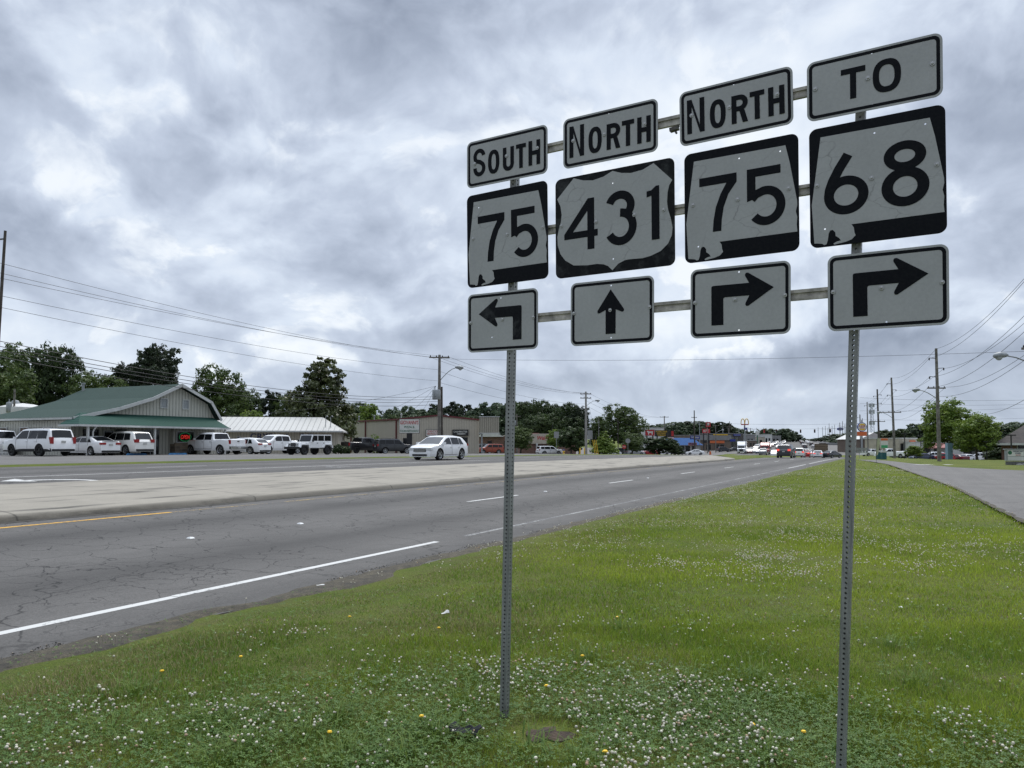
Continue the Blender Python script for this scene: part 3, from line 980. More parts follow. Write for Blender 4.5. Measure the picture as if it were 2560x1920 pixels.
USH = [(10.15, 11.5), (14.5, 6.96), (13.76, 5.9), (13.38, 4.31), (13.24, 2.2), (13.47, 0.5), (14.07, -1.48), (14.47, -3.66), (14.28, -5.29), (13.41, -7.06), (11.66, -8.5), (9.4, -9.29), (7.36, -9.6), (4.27, -9.47), (2.96, -9.56), (1.37, -10.16), (-0.1, -11.51),
       (-1.2, -10.4), (-2.38, -9.87), (-4.01, -9.58), (-6.49, -9.62), (-10.14, -9.26), (-12.41, -7.8), (-13.7, -6.11), (-14.41, -3.96), (-14.5, -1.88), (-14.1, -0.13), (-13.5, 1.56), (-13.29, 3.32), (-13.62, 5.43), (-14.5, 7.25), (-10.0, 11.6), (-7.46, 10.66), (-4.97, 10.22), (-2.23, 10.62), (0.1, 11.55), (2.33, 10.67), (4.68, 10.25), (7.53, 10.47)]
A_UP = [(-0.07, 5.21), (3.27, 0.42), (3.25, 0.05), (3.0, -0.18), (2.68, -0.15), (1.2, 0.5), (1.16, -5.1), (-1.36, -5.08), (-1.36, 0.5), (-2.85, -0.15), (-3.2, -0.18), (-3.45, 0.05), (-3.45, 0.42)]
A_RT = [(7.17, 2.26), (1.95, -1.22), (1.55, -1.22), (1.35, -0.9), (1.39, -0.57), (2.18, 0.97), (-2.95, 0.96), (-3.2, 0.86), (-3.3, 0.6), (-3.27, -4.9), (-5.86, -4.89), (-5.9, 3.2), (-5.8, 3.5), (-5.5, 3.6), (2.12, 3.61), (1.28, 5.17), (1.28, 5.5), (1.5, 5.76), (1.91, 5.77)]
A_LF = [(-x * 0.985 + 0.05, y) for x, y in A_RT]
D75L = digit('7', -8.6, -0.45, -5.85, 6.12, 1.85) + digit('5', 1.5, 9.25, -6.0, 6.28, 1.78)
D75R = digit('7', -8.65, -0.55, -5.85, 6.13, 1.85) + digit('5', 1.58, 9.35, -5.95, 6.24, 1.78)
D431 = digit('4', -12.6, -3.75, -5.9, 6.2, 1.82) + digit('3', -2.0, 6.0, -5.95, 6.65, 1.9) + digit('1', 8.45, 11.45, -5.77, 6.3, 1.85)
D68 = digit('6', -9.3, -1.15, -6.05, 6.44, 1.85) + digit('8', 1.1, 9.25, -6.05, 6.45, 1.9)
SD = [(-11.0, 0.0), (11.2, 0.2)]
TB = [(0, 5.05), (0, -5.05)]
plate('direction_plate', 'small white plate reading SOUTH', 0.0, 0.0, -0.0005, 24, 12, 'border', SOUTH, M_FACE, M_INK, [], [(-9.5, 0.1), (9.2, 0.6), (0.2, 0.3)])
plate('direction_plate', 'white plate reading NORTH above the shield with 431', 0.7199, -0.0005, -0.0033, 24, 12, 'border', NORTH, M_FACE, M_INK, TB, [(-9.3, 0.4), (8.9, 0.7), (-1.15, 0.3)])
plate('direction_plate', 'white plate reading NORTH beside the one reading TO', 1.4585, -0.003, 0.0095, 24, 12, 'border', NORTH, M_FACE, M_INK, TB, [(-9.3, 0.4), (8.9, 0.7), (-1.0, 0.3)])
plate('direction_plate', 'highest white plate reading TO', 2.1368, -0.0108, -0.0023, 24, 12, 'border', TO, M_FACE, M_INK, TB, [(-10.4, 0.4), (10.3, 0.4), (-0.7, 0.3)])
plate('route_shield', 'small black square with white state outline numbered 75, above the left arrow', 0.0009, -0.5041, 0.0098, 24, 24, 'black', D75L, M_FACEC, M_INK, [(-8.3, 8.5)], [(-10.1, 0.6), (10.6, 0.6), (0.3, 0.3)], ALA)
plate('route_shield', 'black square with white highway shield numbered 431', 0.7408, -0.5122, 0.0025, 30, 24, 'faded', D431, M_FACEC, M_INK, [(0.1, 8.7), (0.1, -8.9)], [(-13.4, 0.6), (12.4, 0.6), (-4.2, 0.3), (5.4, 0.5)], USH)
plate('route_shield', 'large black square with white state outline numbered 75, right of the 431 shield', 1.4836, -0.5111, 0.0022, 24, 24, 'black', D75R, M_FACEC, M_INK, [(0, 9.0), (8.4, 8.9), (-9.0, -8.6)], [(-10.1, 0.6), (10.0, 0.9), (-0.4, 0.3)], ALA)
plate('route_shield', 'black square with white state outline numbered 68', 2.1457, -0.5088, 0.0028, 24, 24, 'black', D68, M_FACEC, M_INK, [(0, 9.0), (8.7, 8.9), (-9.2, -8.4)], [(-10.6, 0.5), (10.5, 0.9), (-0.6, 0.3)], ALA)
plate('arrow_plate', 'white plate with a black arrow turning left', -0.034, -1.0473, -0.0032, 21, 15, 'border', [A_LF], M_FACE, sign_face('sign_ink_faded', (0.006, 0.007, 0.010), 0, 0.35, 0, 0.3, 0.12), [(-0.3, 5.9), (-3.0, -3.9), (-0.3, -6.6)], [(-9.5, 0.2), (9.2, 0.3), (0.2, 0.4)])
plate('arrow_plate', 'white plate with a black arrow pointing straight up', 0.7286, -1.0483, -0.0067, 21, 15, 'border', [A_UP], M_FACE, M_INK, [(0, 6.1), (0, -6.0)], [(-9.6, 0.3), (9.5, 0.4), (-0.2, 0.4)])
plate('arrow_plate', 'white plate with a right-turn arrow beside the straight-up arrow', 1.4763, -1.0487, -0.0087, 21, 15, 'border', [A_RT], M_FACE, M_INK, [(0, 6.1), (0, -6.2)], [(-9.5, 0.3), (9.4, 0.4), (-0.8, 0.3)])
plate('arrow_plate', 'lowest right white plate with a right-turn arrow on the near post', 2.1898, -1.0544, -0.002, 21, 15, 'border', [A_RT], M_FACE, M_INK, [(0, -6.3)], [(-9.5, 0.3), (9.4, 0.4), (-0.8, 0.3)])

M_RAIL = mat('weathered_rail', (0.46, 0.43, 0.385), 0.55, 0.15, var=0.32, vscale=14)
for t_, s0, s1 in ((0.006, -0.2, 2.36), (-0.503, -0.2, 2.36), (-1.043, -0.2, 2.40)):
    mb = MB()
    for y, d, hh in ((0.019, 0.0, 0.017), (0.0, -0.006, 0.02), (-0.019, 0.0, 0.017)):
        mb.box(((s0 + s1) / 2, y, -0.022 + d), (s1 - s0, hh, 0.02 if d == 0 else 0.016))
    child(mb.build('crossbar', M_RAIL), sign_matrix(0, t_))
    for s_ in ((0.30, 1.84) if t_ > 0 else ()):
        pass
mb = MB(); mb.box((0, 0, 0), (0.05, 0.02, 0.03)); mb.tube([(0, -0.004, 0), (0.012, -0.03, 0.004)], 0.006, 6); mb.tube([(-0.025, 0.0, 0), (0.03, 0.012, 0)], 0.008, 6)
child(mb.build('rail_clamp', mat('clamp_rust', (0.12, 0.11, 0.10), 0.6, 0.5, var=0.3, vscale=40)), sign_matrix(1.115, -0.042, 0.1, -0.02))


def galv():
    m = bpy.data.materials.new('galvanised'); m.use_nodes = True
    t = NT(m.node_tree); b = m.node_tree.nodes['Principled BSDF']
    tc = t.n('ShaderNodeTexCoord').outputs['Object']
    mp = t.n('ShaderNodeMapping'); t.l(tc, mp.inputs[0]); mp.inputs['Scale'].default_value = (30, 30, 2.2)
    n1 = t.noise(mp.outputs[0], 1.5, 7, 0.7); n2 = t.noise(tc, 70, 4, 0.6)
    c = t.mix(t.ramp(n1, [(0.35, 0.0), (0.65, 1.0)]), (0.175, 0.18, 0.18, 1), (0.31, 0.315, 0.315, 1))
    c = t.mix(t.ramp(n2, [(0.55, 0.0), (0.75, 0.35)]), c, (0.10, 0.11, 0.115, 1))
    t.l(c, b.inputs['Base Color']); b.inputs['Metallic'].default_value = 0.35; b.inputs['Roughness'].default_value = 0.5
    return m


M_GALV = galv()


def perforated_post(base, top, label):
    """square tube, holes every inch on all four faces"""
    ax = (top - base); L = ax.length; ax.normalize()
    xd = (SX - ax * SX.dot(ax)).normalized(); yd = ax.cross(xd)
    a = 0.0222; p = IN; r = 0.0062
    mb = MB()
    n = int(L / p)
    for (e1, e2) in ((xd, yd), (yd, -xd), (-xd, -yd), (-yd, xd)):
        # face centred on e2*(-a), spanned by e1
        for i in range(n):
            z0 = i * p; z1 = z0 + p; zc = z0 + p / 2
            def P(x, z, d=0.0): return base + e1 * x - e2 * (a - d) + ax * z
            oct_ = [(r * math.cos(R(45 * k + 22.5)), zc + r * math.sin(R(45 * k + 22.5))) for k in range(8)]
            sq = [(a, zc + p * 0.2), (a, z1), (-a, z1), (-a, zc + p * 0.2), (-a, zc - p * 0.2), (-a, z0), (a, z0), (a, zc - p * 0.2)]
            vs = [P(*q) for q in sq] + [P(*q) for q in oct_] + [P(q[0], q[1], 0.0025) for q in oct_]
            fs = [((k, (k + 1) % 8, 8 + (k + 1) % 8, 8 + k)) for k in range(8)]
            # hole edge ring lies between sheet and its inner wall
            fs += [(8 + k, 8 + (k + 1) % 8, 16 + (k + 1) % 8, 16 + k) for k in range(8)]
            mb.add(vs, fs)
    o = mb.build('post', M_GALV)
    o.parent = SIGN
    o.matrix_local = SIGN_INV
    o['label'] = label
    return o


base_l = Vector((-0.049, 4.95, -0.05))
top_l = SO + SX * 0.035 + SY * 0.12 - SN * 0.062
perforated_post(base_l, top_l, 'far perforated steel post under the left-turn arrow')
# the near post leans a little to the right
def behind(px, py, d=0.062):
    r_ = ray(px, py); o_ = Vector((0, 0, EYE)); q = SO - SN * d
    return o_ + r_ * ((q - o_).dot(SN) / r_.dot(SN))
b1 = behind(2103, 1915); t1 = behind(2152, 285)
dd = (t1 - b1).normalized()
perforated_post(b1 - dd * (b1.z + 0.05) / dd.z, t1 + dd * 0.1, 'near perforated steel post that leans to the right')
# small bare patch of soil and a black rag beside the far post
mb = MB()
for i in range(24):
    a = 2 * math.pi * i / 24
    rr = 0.165 * (1 + 0.9 * mnoise.noise(Vector((math.cos(a) * 1.6, math.sin(a) * 1.6, 4))))
    mb.v.append((0.19 + rr * 0.75 * math.cos(a), 4.62 + rr * 0.8 * math.sin(a), 0.012))
mb.v.append((0.19, 4.62, 0.034)); mb.f = [(i, (i + 1) % 24, 24) for i in range(24)]; mb.m = [0] * 24
mb.build('bare_soil', mat('bare_soil', (0.060, 0.040, 0.026), 0.95, var=0.4, vscale=14, bump=1.0, bscale=40))['kind'] = 'structure'
# ------------------------------------------------------------------ trees
def leaf_mat(name, c1, c2, rough=0.6):
    m = bpy.data.materials.new(name); m.use_nodes = True
    t = NT(m.node_tree); b = m.node_tree.nodes['Principled BSDF']
    at_ = t.n('ShaderNodeAttribute', attribute_name='tint')
    oi = t.n('ShaderNodeObjectInfo')
    f = t.math('ADD', t.math('MULTIPLY', at_.outputs['Fac'], 0.8), t.math('MULTIPLY', oi.outputs['Random'], 0.2))
    t.l(t.mix(f, (*c1, 1), (*c2, 1)), b.inputs['Base Color'])
    b.inputs['Roughness'].default_value = rough
    b.inputs['Specular IOR Level'].default_value = 0.3
    tr = t.n('ShaderNodeBsdfTranslucent'); t.l(t.mix(f, (*[x * 1.3 for x in c1], 1), (*[x * 1.4 for x in c2], 1)), tr.inputs[0])
    mx = t.n('ShaderNodeMixShader'); mx.inputs[0].default_value = 0.25
    out = m.node_tree.nodes['Material Output']
    t.l(b.outputs[0], mx.inputs[1]); t.l(tr.outputs[0], mx.inputs[2]); t.l(mx.outputs[0], out.inputs[0])
    return m


def leaves_mesh(name, centers, normals, sizes, tint, m, aspect=0.6):
    """one mesh of small pointed leaf sprays (numpy arrays)"""
    n = len(centers)
    rnd = nrng.normal(size=(n, 3))
    nrm = normals + 0.8 * rnd; nrm /= np.linalg.norm(nrm, axis=1)[:, None]
    t1 = np.cross(nrm, nrng.normal(size=(n, 3))); t1 /= np.linalg.norm(t1, axis=1)[:, None]
    t2 = np.cross(nrm, t1)
    s = sizes[:, None]
    v = np.stack([centers - t1 * s, centers - t2 * s * aspect + t1 * s * 0.1, centers + t1 * s, centers + t2 * s * aspect - t1 * s * 0.1], 1).reshape(-1, 3)
    me = bpy.data.meshes.new(name)
    me.vertices.add(4 * n); me.loops.add(4 * n); me.polygons.add(n)
    me.vertices.foreach_set('co', v.astype(np.float32).ravel())
    me.loops.foreach_set('vertex_index', np.arange(4 * n, dtype=np.int32))
    me.polygons.foreach_set('loop_start', np.arange(0, 4 * n, 4, dtype=np.int32))
    at_ = me.attributes.new('tint', 'FLOAT', 'POINT')
    at_.data.foreach_set('value', np.repeat(tint, 4).astype(np.float32))
    me.materials.append(m)
    me.update(calc_edges=True)
    return me


def crown(name, lobes, n_leaf, size, m, clump=0.24, per=26, seed=1, fill=0.55):
    """leaf sprays gathered in clumps over the lobes (cx, cy, cz, rx, ry, rz)"""
    g = np.random.default_rng(seed)
    vol = np.array([(l[3] * l[4] + l[3] * l[5] + l[4] * l[5]) for l in lobes]); vol = vol / vol.sum()
    C = []; N = []; S = []; T = []
    for l, f in zip(lobes, vol):
        c = np.array(l[:3]); r = np.array(l[3:6])
        k = max(3, int(n_leaf * f / per))
        d = g.normal(size=(k, 3)); d /= np.linalg.norm(d, axis=1)[:, None]
        rad = fill + (1.04 - fill) * g.random(k) ** 0.5
        cc = c + d * r * rad[:, None]
        tint = np.clip(0.5 + 0.26 * g.normal(size=k), 0, 1)
        cs = clump * r.mean() * (0.7 + 0.6 * g.random(k))
        q = g.normal(size=(k, per, 3)); q /= np.linalg.norm(q, axis=2)[:, :, None]
        q *= (g.random((k, per, 1)) ** 0.45)
        pts = cc[:, None, :] + q * cs[:, None, None] * np.array([1.15, 1.15, 0.75])
        C.append(pts.reshape(-1, 3))
        nn = d[:, None, :] * 0.8 + q * 0.7 + np.array([0, 0, 0.35]); N.append(nn.reshape(-1, 3))
        S.append(size * (0.65 + 0.7 * g.random(k * per)))
        T.append(np.clip(np.repeat(tint, per) + 0.13 * g.normal(size=k * per), 0, 1))
    return leaves_mesh(name, np.concatenate(C), np.concatenate(N), np.concatenate(S), np.concatenate(T), m)


M_BARK = mat('bark', (0.10, 0.08, 0.065), 0.95, var=0.3, vscale=8, bump=0.8, bscale=25)
M_LF_DARK = leaf_mat('leaves_dark', (0.020, 0.036, 0.014), (0.062, 0.094, 0.030))
M_LF_MID = leaf_mat('leaves_mid', (0.030, 0.056, 0.016), (0.100, 0.140, 0.036))
M_LF_PINE = leaf_mat('leaves_pine', (0.014, 0.024, 0.015), (0.044, 0.062, 0.030))
M_LF_MAG = leaf_mat('leaves_olive', (0.030, 0.042, 0.014), (0.105, 0.122, 0.042), 0.4)
M_LF_LIGHT = leaf_mat('leaves_light', (0.075, 0.130, 0.020), (0.205, 0.270, 0.048))
M_LF_FAR = leaf_mat('leaves_far', (0.034, 0.058, 0.034), (0.085, 0.118, 0.058))  # distance haze put into the leaf colour: paler, greyer green


def trunk_mb(h, r, limbs, seed, lean=0.0):
    g = random.Random(seed)
    mb = MB()
    pts = [Vector((lean * h * (i / 6) + g.uniform(-1, 1) * 0.012 * h, g.uniform(-1, 1) * 0.012 * h, h * i / 6 - (0.15 if i == 0 else 0))) for i in range(7)]
    mb.tube(pts, [r * (1.25 if i == 0 else 1 - 0.12 * i) for i in range(7)], 8)
    for k in range(limbs):
        f = 0.35 + 0.6 * k / max(1, limbs)
        p = pts[0].lerp(pts[6], f)
        a = 2.4 * k + g.uniform(-0.5, 0.5)
        ln = h * (0.27 - 0.12 * f)
        e = Vector((math.cos(a), math.sin(a), g.uniform(0.25, 0.8)))
        mb.tube([p, p + e * ln * 0.5, p + e * ln + Vector((0, 0, ln * 0.2))], [r * 0.42, r * 0.28, r * 0.10], 6, cap=False)
    return mb


def tree_proto(name, lobes, n, size, m, th, tr, limbs, seed, clump=0.24, fill=0.55, per=26):
    """tree of nominal height 10 standing at the origin"""
    root = thing(name, None, 'tree')
    link('crown', crown('crown', lobes, n, size, m, clump, per, seed, fill), root)
    trunk_mb(th, tr, limbs, seed).build('trunk', M_BARK, root, smooth=60)
    return root


def lobes_round(seed, n, w_, z0, z1, r0, r1):
    g = random.Random(seed)
    out = []
    for i in range(n):
        a = i * 2.4 + g.uniform(-0.4, 0.4)
        f = (i + 0.5) / n
        z = z0 + (z1 - z0) * f
        prof = math.sin(math.pi * (0.16 + 0.74 * f)) ** 0.7
        d = w_ * prof * g.uniform(0.45, 0.8)
        r = g.uniform(r0, r1)
        out.append((d * math.cos(a), d * math.sin(a), z, r, r, r * g.uniform(0.72, 0.95)))
    out.append((0, 0, (z0 + z1) / 2, w_ * 0.7, w_ * 0.7, (z1 - z0) * 0.4))
    return out


PROTO = {}
def protos():
    P = PROTO
    P['oak'] = tree_proto('broadleaf_tree', lobes_round(3, 15, 3.6, 2.6, 8.9, 1.2, 1.9), 13000, 0.17, M_LF_MID, 5.5, 0.28, 7, 3, 0.30)
    P['dark'] = tree_proto('broadleaf_tree', lobes_round(8, 14, 3.4, 2.2, 8.8, 1.2, 1.9), 13000, 0.17, M_LF_DARK, 5.5, 0.28, 7, 8, 0.30)
    pl = []
    g = random.Random(5)
    for i in range(30):
        f = i / 29
        z = 4.2 + 5.0 * f
        a = i * 2.4
        d = 3.1 * math.sqrt(max(0.02, 1 - ((f - 0.42) / 0.66) ** 2)) * g.uniform(0.45, 1.0)
        r = g.uniform(0.75, 1.2)
        pl.append((d * math.cos(a), d * math.sin(a), z, r, r, r * 0.68))
    P['pine'] = tree_proto('pine_tree', pl, 13000, 0.15, M_LF_PINE, 9.3, 0.24, 12, 5, 0.42, 0.4)
    ml = [(0, 0, 3.0, 3.0, 3.0, 2.1), (-1.4, 0.4, 2.2, 2.2, 2.2, 1.8), (1.6, -0.5, 2.5, 2.3, 2.3, 1.9), (0.2, 0, 4.9, 2.4, 2.3, 1.8), (2.0, 0.6, 4.4, 1.5, 1.5, 1.5), (-1.6, 0.5, 5.0, 1.4, 1.4, 1.4), (0.6, 0.2, 6.8, 1.7, 1.7, 1.5), (-0.6, -0.3, 6.4, 1.3, 1.3, 1.2),
          (1.6, -0.3, 6.3, 1.3, 1.3, 1.2), (1.2, 0, 8.2, 1.25, 1.25, 1.2), (0.1, 0.3, 7.9, 1.1, 1.1, 1.1), (0.9, 0, 9.0, 0.95, 0.95, 0.75), (-2.3, -0.6, 3.4, 1.4, 1.4, 1.5), (2.8, 0.2, 3.3, 1.3, 1.3, 1.5), (1.9, -0.2, 7.5, 0.9, 0.9, 1.0)]
    P['magnolia'] = tree_proto('magnolia_tree', ml, 15000, 0.18, M_LF_MAG, 8.0, 0.25, 6, 9, 0.28, 0.7)
    P['light'] = tree_proto('young_tree', lobes_round(12, 13, 2.9, 2.4, 8.7, 0.95, 1.5), 8500, 0.20, M_LF_LIGHT, 6.5, 0.16, 8, 12, 0.36, 0.45)
    P['maple'] = tree_proto('maple_tree', lobes_round(21, 16, 3.9, 2.7, 9.0, 1.0, 1.6), 13000, 0.17, M_LF_LIGHT, 6.5, 0.19, 9, 21, 0.36, 0.4)
    P['bush'] = tree_proto('round_tree', lobes_round(31, 9, 3.8, 2.6, 7.6, 1.7, 2.3), 6500, 0.30, M_LF_DARK, 4.0, 0.3, 5, 31, 0.28)
    P['far'] = tree_proto('woodland_tree', lobes_round(41, 13, 3.7, 1.2, 8.8, 1.5, 2.3), 4600, 0.34, M_LF_FAR, 5.0, 0.25, 4, 41, 0.34)
    P['farp'] = tree_proto('woodland_tree', [(l[0], l[1], l[2], l[3] * 1.2, l[4] * 1.2, l[5] * 1.2) for l in pl[::2]], 4200, 0.30, M_LF_PINE, 9.0, 0.22, 6, 43, 0.42, 0.4)
    P['conifer'] = tree_proto('spreading_tree', [(0, 0, 1.6 + 0.85 * i, 3.0 - 0.30 * i, 3.0 - 0.30 * i, 0.75) for i in range(9)], 6000, 0.24, M_LF_LIGHT, 9.0, 0.16, 9, 51, 0.34, 0.6)


protos()
USED = set()


def tree(kind, px, ytop, D, width, label, group=None, rz=None, name=None):
    p = PROTO[kind]
    b = gnd(px, D)
    h = at(px, ytop, D).z - b.z
    nat = {'pine': 7.6, 'magnolia': 7.0, 'light': 7.4, 'conifer': 6.2, 'maple': 8.8, 'farp': 8.4}.get(kind, 8.6)
    sx = width / nat; sz = h / 9.75
    rz = rng.uniform(0, 6.28) if rz is None else rz
    b.z -= 0.05
    if kind not in USED:
        USED.add(kind); o = p
        o.location = b; o.rotation_euler = (0, 0, rz); o['label'] = label
        if group: o['group'] = group
    else:
        o = dup(p, b, rz, label)
        if group: o['group'] = group
        elif 'group' in o: del o['group']
    o.scale = (sx, sx, sz)
    if name: o.name = name
    return o


GB = 'trees behind the green-roofed building'
tree('oak', -30, 868, 92, 9, 'broad leafy tree cut off by the left edge behind the green roof', GB)
tree('oak', 62, 868, 97, 8.5, 'tall leafy tree above the middle of the long green roof slope', GB, 1.0)
tree('dark', 138, 856, 94, 7.5, 'tall dark leafy tree left of the big pine, above the green roof', GB)
tree('oak', 20, 930, 84, 8, 'lower leafy tree low behind the white tank and green roof', GB)
tree('oak', 238, 934, 92, 8.0, 'low broad tree between the tall dark trees and the pine', GB)
tree('pine', 385, 860, 100, 8.5, 'big dark pine with an open rounded top behind the green roof', GB, 0.6)
tree('pine', 312, 905, 102, 6.5, 'lower dark pine on the left shoulder of the big pine', GB, 2.0)
tree('oak', 545, 922, 96, 8.0, 'round green tree right of the gable', GB, 2.2)
tree('dark', 605, 968, 99, 6.0, 'dark leafy tree tucked right of the round green tree behind the gable', GB)
tree('light', 628, 1020, 92, 4.0, 'pale green young tree above the left end of the white roof', GB)
tree('farp', 672, 975, 104, 4.0, 'narrow dark conifer-like tree above the white roof', GB)
tree('oak', 715, 985, 104, 5.0, 'soft green tree behind the left side of the tall magnolia', GB)
tree('magnolia', 788, 888, 95, 8.6, 'tall olive-green magnolia with a narrow upper crown above the white roof', GB, 0.2)
tree('dark', 880, 1002, 150, 11, 'dark distant tree right of the tall magnolia', 'far trees')
tree('light', 922, 1003, 122, 5.2, 'yellow-green young tree above the beige steel building', 'far trees')
GT = 'woodland trees on the far left skyline'
for i, (px, yt, D, wd, k) in enumerate([(985, 1020, 215, 12, 'far'), (1022, 1012, 225, 12, 'far'), (1062, 1020, 220, 11, 'far'), (1092, 1010, 230, 9, 'farp'), (1128, 1005, 235, 10, 'farp'), (1160, 1012, 225, 10, 'farp'),
                                       (1195, 1015, 220, 12, 'far'), (1235, 1002, 215, 13, 'far'), (1278, 1000, 205, 12, 'far'), (955, 1035, 220, 11, 'far'), (1300, 1000, 205, 9, 'far')]):
    tree(k, px, yt, D, wd, 'one of the hazy woodland trees on the skyline above the beige steel building', GT, name='woodland_tree')
for i in range(16):
    tree(('far', 'dark')[i % 2], 962 + i * 23 + rng.uniform(-6, 6), 1040 + rng.uniform(-8, 6), 200 + 8 * (i % 3), 10, 'one of the hazy woodland trees on the skyline above the beige steel building', GT, name='woodland_tree')
GM = 'dark trees behind the drugstore'
for i, (px, yt, D, wd, k) in enumerate([(1318, 1002, 190, 10, 'dark'), (1350, 996, 185, 9, 'dark'), (1390, 1008, 185, 9, 'dark'), (1425, 1003, 180, 8.5, 'dark'), (1448, 1015, 178, 7, 'pine'), (1372, 1030, 175, 10, 'dark'), (1335, 1035, 178, 10, 'dark'), (1425, 1040, 176, 9, 'dark')]):
    tree(k, px, yt, D, wd, 'one of the tall dark trees massed behind the low brick drugstore', GM)
tree('oak', 1558, 1015, 190, 13, 'large spreading oak on the skyline right of the second utility pole', 'far trees', 1.2)
tree('oak', 1500, 1040, 200, 8, 'smaller tree on the left flank of the large skyline oak', 'far trees')
tree('oak', 1302, 1068, 138, 5.4, 'leafy street tree left of the drugstore sign', 'street trees in the middle distance')
tree('light', 1385, 1070, 152, 4.2, 'light green tree left of the dark round tree at the drugstore', 'street trees in the middle distance')
tree('bush', 1428, 1056, 146, 6.4, 'dark round tree just left of the second utility pole', 'street trees in the middle distance')
tree('conifer', 1511, 1072, 150, 5.4, 'pale feathery cone-shaped tree right of the second utility pole', 'street trees in the middle distance')
tree('oak', 1580, 1082, 165, 6.0, 'green tree behind the round road sign', 'street trees in the middle distance')
tree('bush', 1648, 1086, 168, 8.5, 'low dark spreading tree in front of the black and yellow billboard', 'street trees in the middle distance')
tree('bush', 1688, 1112, 180, 4.4, 'small dark bush left of the blue-roofed shop', 'street trees in the middle distance')
GF = 'trees on the far wooded hill'
for i in range(15):
    px = 1612 + i * 16.5 + rng.uniform(-5, 5)
    yt = 1050 + abs(i - 8) * 1.6 + rng.uniform(-3, 3) + (10 if i > 12 else 0)
    tree('far' if i % 3 else 'farp', px, yt, 420 + 12 * (i % 4), 17, 'one of the trees on the wooded hill far behind the blue-roofed shop', GF, name='woodland_tree')
for i, (px, yt) in enumerate([(1805, 1066), (1828, 1064), (1848, 1072), (1868, 1076), (1912, 1072), (1924, 1070), (1952, 1072), (1966, 1070), (1980, 1078), (1938, 1082), (1890, 1082), (1990, 1086)]):
    tree('far', px, yt, 520 + 15 * (i % 3), 14, 'one of the far grey-green trees beyond the left side of the highway', 'far highway trees', name='woodland_tree')
for i, (px, yt, D) in enumerate([(2075, 1088, 560), (2090, 1084, 540), (2100, 1090, 500), (2062, 1094, 620), (2112, 1086, 470), (2126, 1082, 430), (2140, 1084, 400), (2096, 1096, 430), (2120, 1096, 390), (2136, 1094, 360), (2172, 1088, 380)]):
    tree('far', px, yt, D, 16, 'one of the far grey-green trees beyond the right side of the highway', 'far highway trees', name='woodland_tree')
for i, (px, yt, D) in enumerate([(1992, 1094, 640), (2006, 1097, 760), (2024, 1098, 800), (2040, 1096, 640), (2052, 1094, 560), (1975, 1090, 600)]):
    tree('far', px, yt, D, 15, 'one of the far grey-green trees closing the end of the highway', 'trees at the end of the highway', name='woodland_tree')
tree('maple', 2368, 1002, 100, 8.0, 'large bright green maple right of the near roadside pole', 'trees by the right-hand parking lot', 0.5)
tree('maple', 2440, 1036, 94, 6.8, 'smaller bright green maple in front, right of the large one', 'trees by the right-hand parking lot', 2.5)
tree('light', 2284, 1112, 112, 3.4, 'small drooping tree by the shops left of the near roadside pole', 'trees by the right-hand parking lot')
tree('bush', 2492, 1112, 105, 4.0, 'dark rounded bush left of the brick church hall', 'trees by the right-hand parking lot')
tree('bush', 2240, 1064, 240, 12, 'dark round tree behind the shops between two right-hand poles', 'trees by the right-hand parking lot')
GR = 'woodland trees on the right skyline'
for i, (px, yt, D) in enumerate([(2195, 1080, 300), (2215, 1074, 280), (2268, 1070, 250), (2300, 1056, 240), (2330, 1066, 240), (2470, 1062, 200), (2500, 1056, 200), (2530, 1058, 195), (2560, 1052, 195), (2590, 1050, 195), (2450, 1070, 210)]):
    tree('far', px, yt, D, 12, 'one of the hazy woodland trees on the skyline behind the right-hand shops', GR, name='woodland_tree')


def shrub(px, D, w_, h_, label, m=None, group=None):
    root = thing('shrub', label, 'shrub', gnd(px, D), 0, group)
    link('foliage', crown('foliage', [(0, 0, h_ * 0.5, w_ * 0.5, w_ * 0.45, h_ * 0.5), (w_ * 0.25, 0.1, h_ * 0.45, w_ * 0.3, w_ * 0.3, h_ * 0.45)], 1500, 0.09, m or M_LF_DARK, 0.25, 20, int(px)), root)
    return root


shrub(846, 80, 1.15, 0.95, 'dark clipped shrub right of the white jeep by the beige wall')
shrub(866, 84, 0.8, 0.8, 'small dark shrub right of the clipped shrub by the beige wall')
shrub(937, 96, 1.5, 2.3, 'light green shrub standing against the beige wall behind the black pickup', M_LF_LIGHT)

# ------------------------------------------------------------------ poles, street lamps and wires
M_POLE = mat('pole_wood', (0.20, 0.185, 0.165), 0.9, var=0.3, vscale=3)
M_POLED = mat('pole_wood_dark', (0.085, 0.072, 0.062), 0.9, var=0.3, vscale=3)
M_CONCP = mat('pole_concrete', (0.30, 0.29, 0.27), 0.85, var=0.15, vscale=3)
M_WIRE = mat('wire_black', (0.02, 0.02, 0.022), 0.6, var=0)
M_GREY = mat('painted_grey', (0.30, 0.32, 0.33), 0.5, 0.2, var=0.12, vscale=6)
M_LENS = mat('lamp_lens', (0.42, 0.45, 0.46), 0.3, var=0.05)
M_DKMET = mat('dark_metal', (0.03, 0.03, 0.032), 0.5, 0.4, var=0.1)


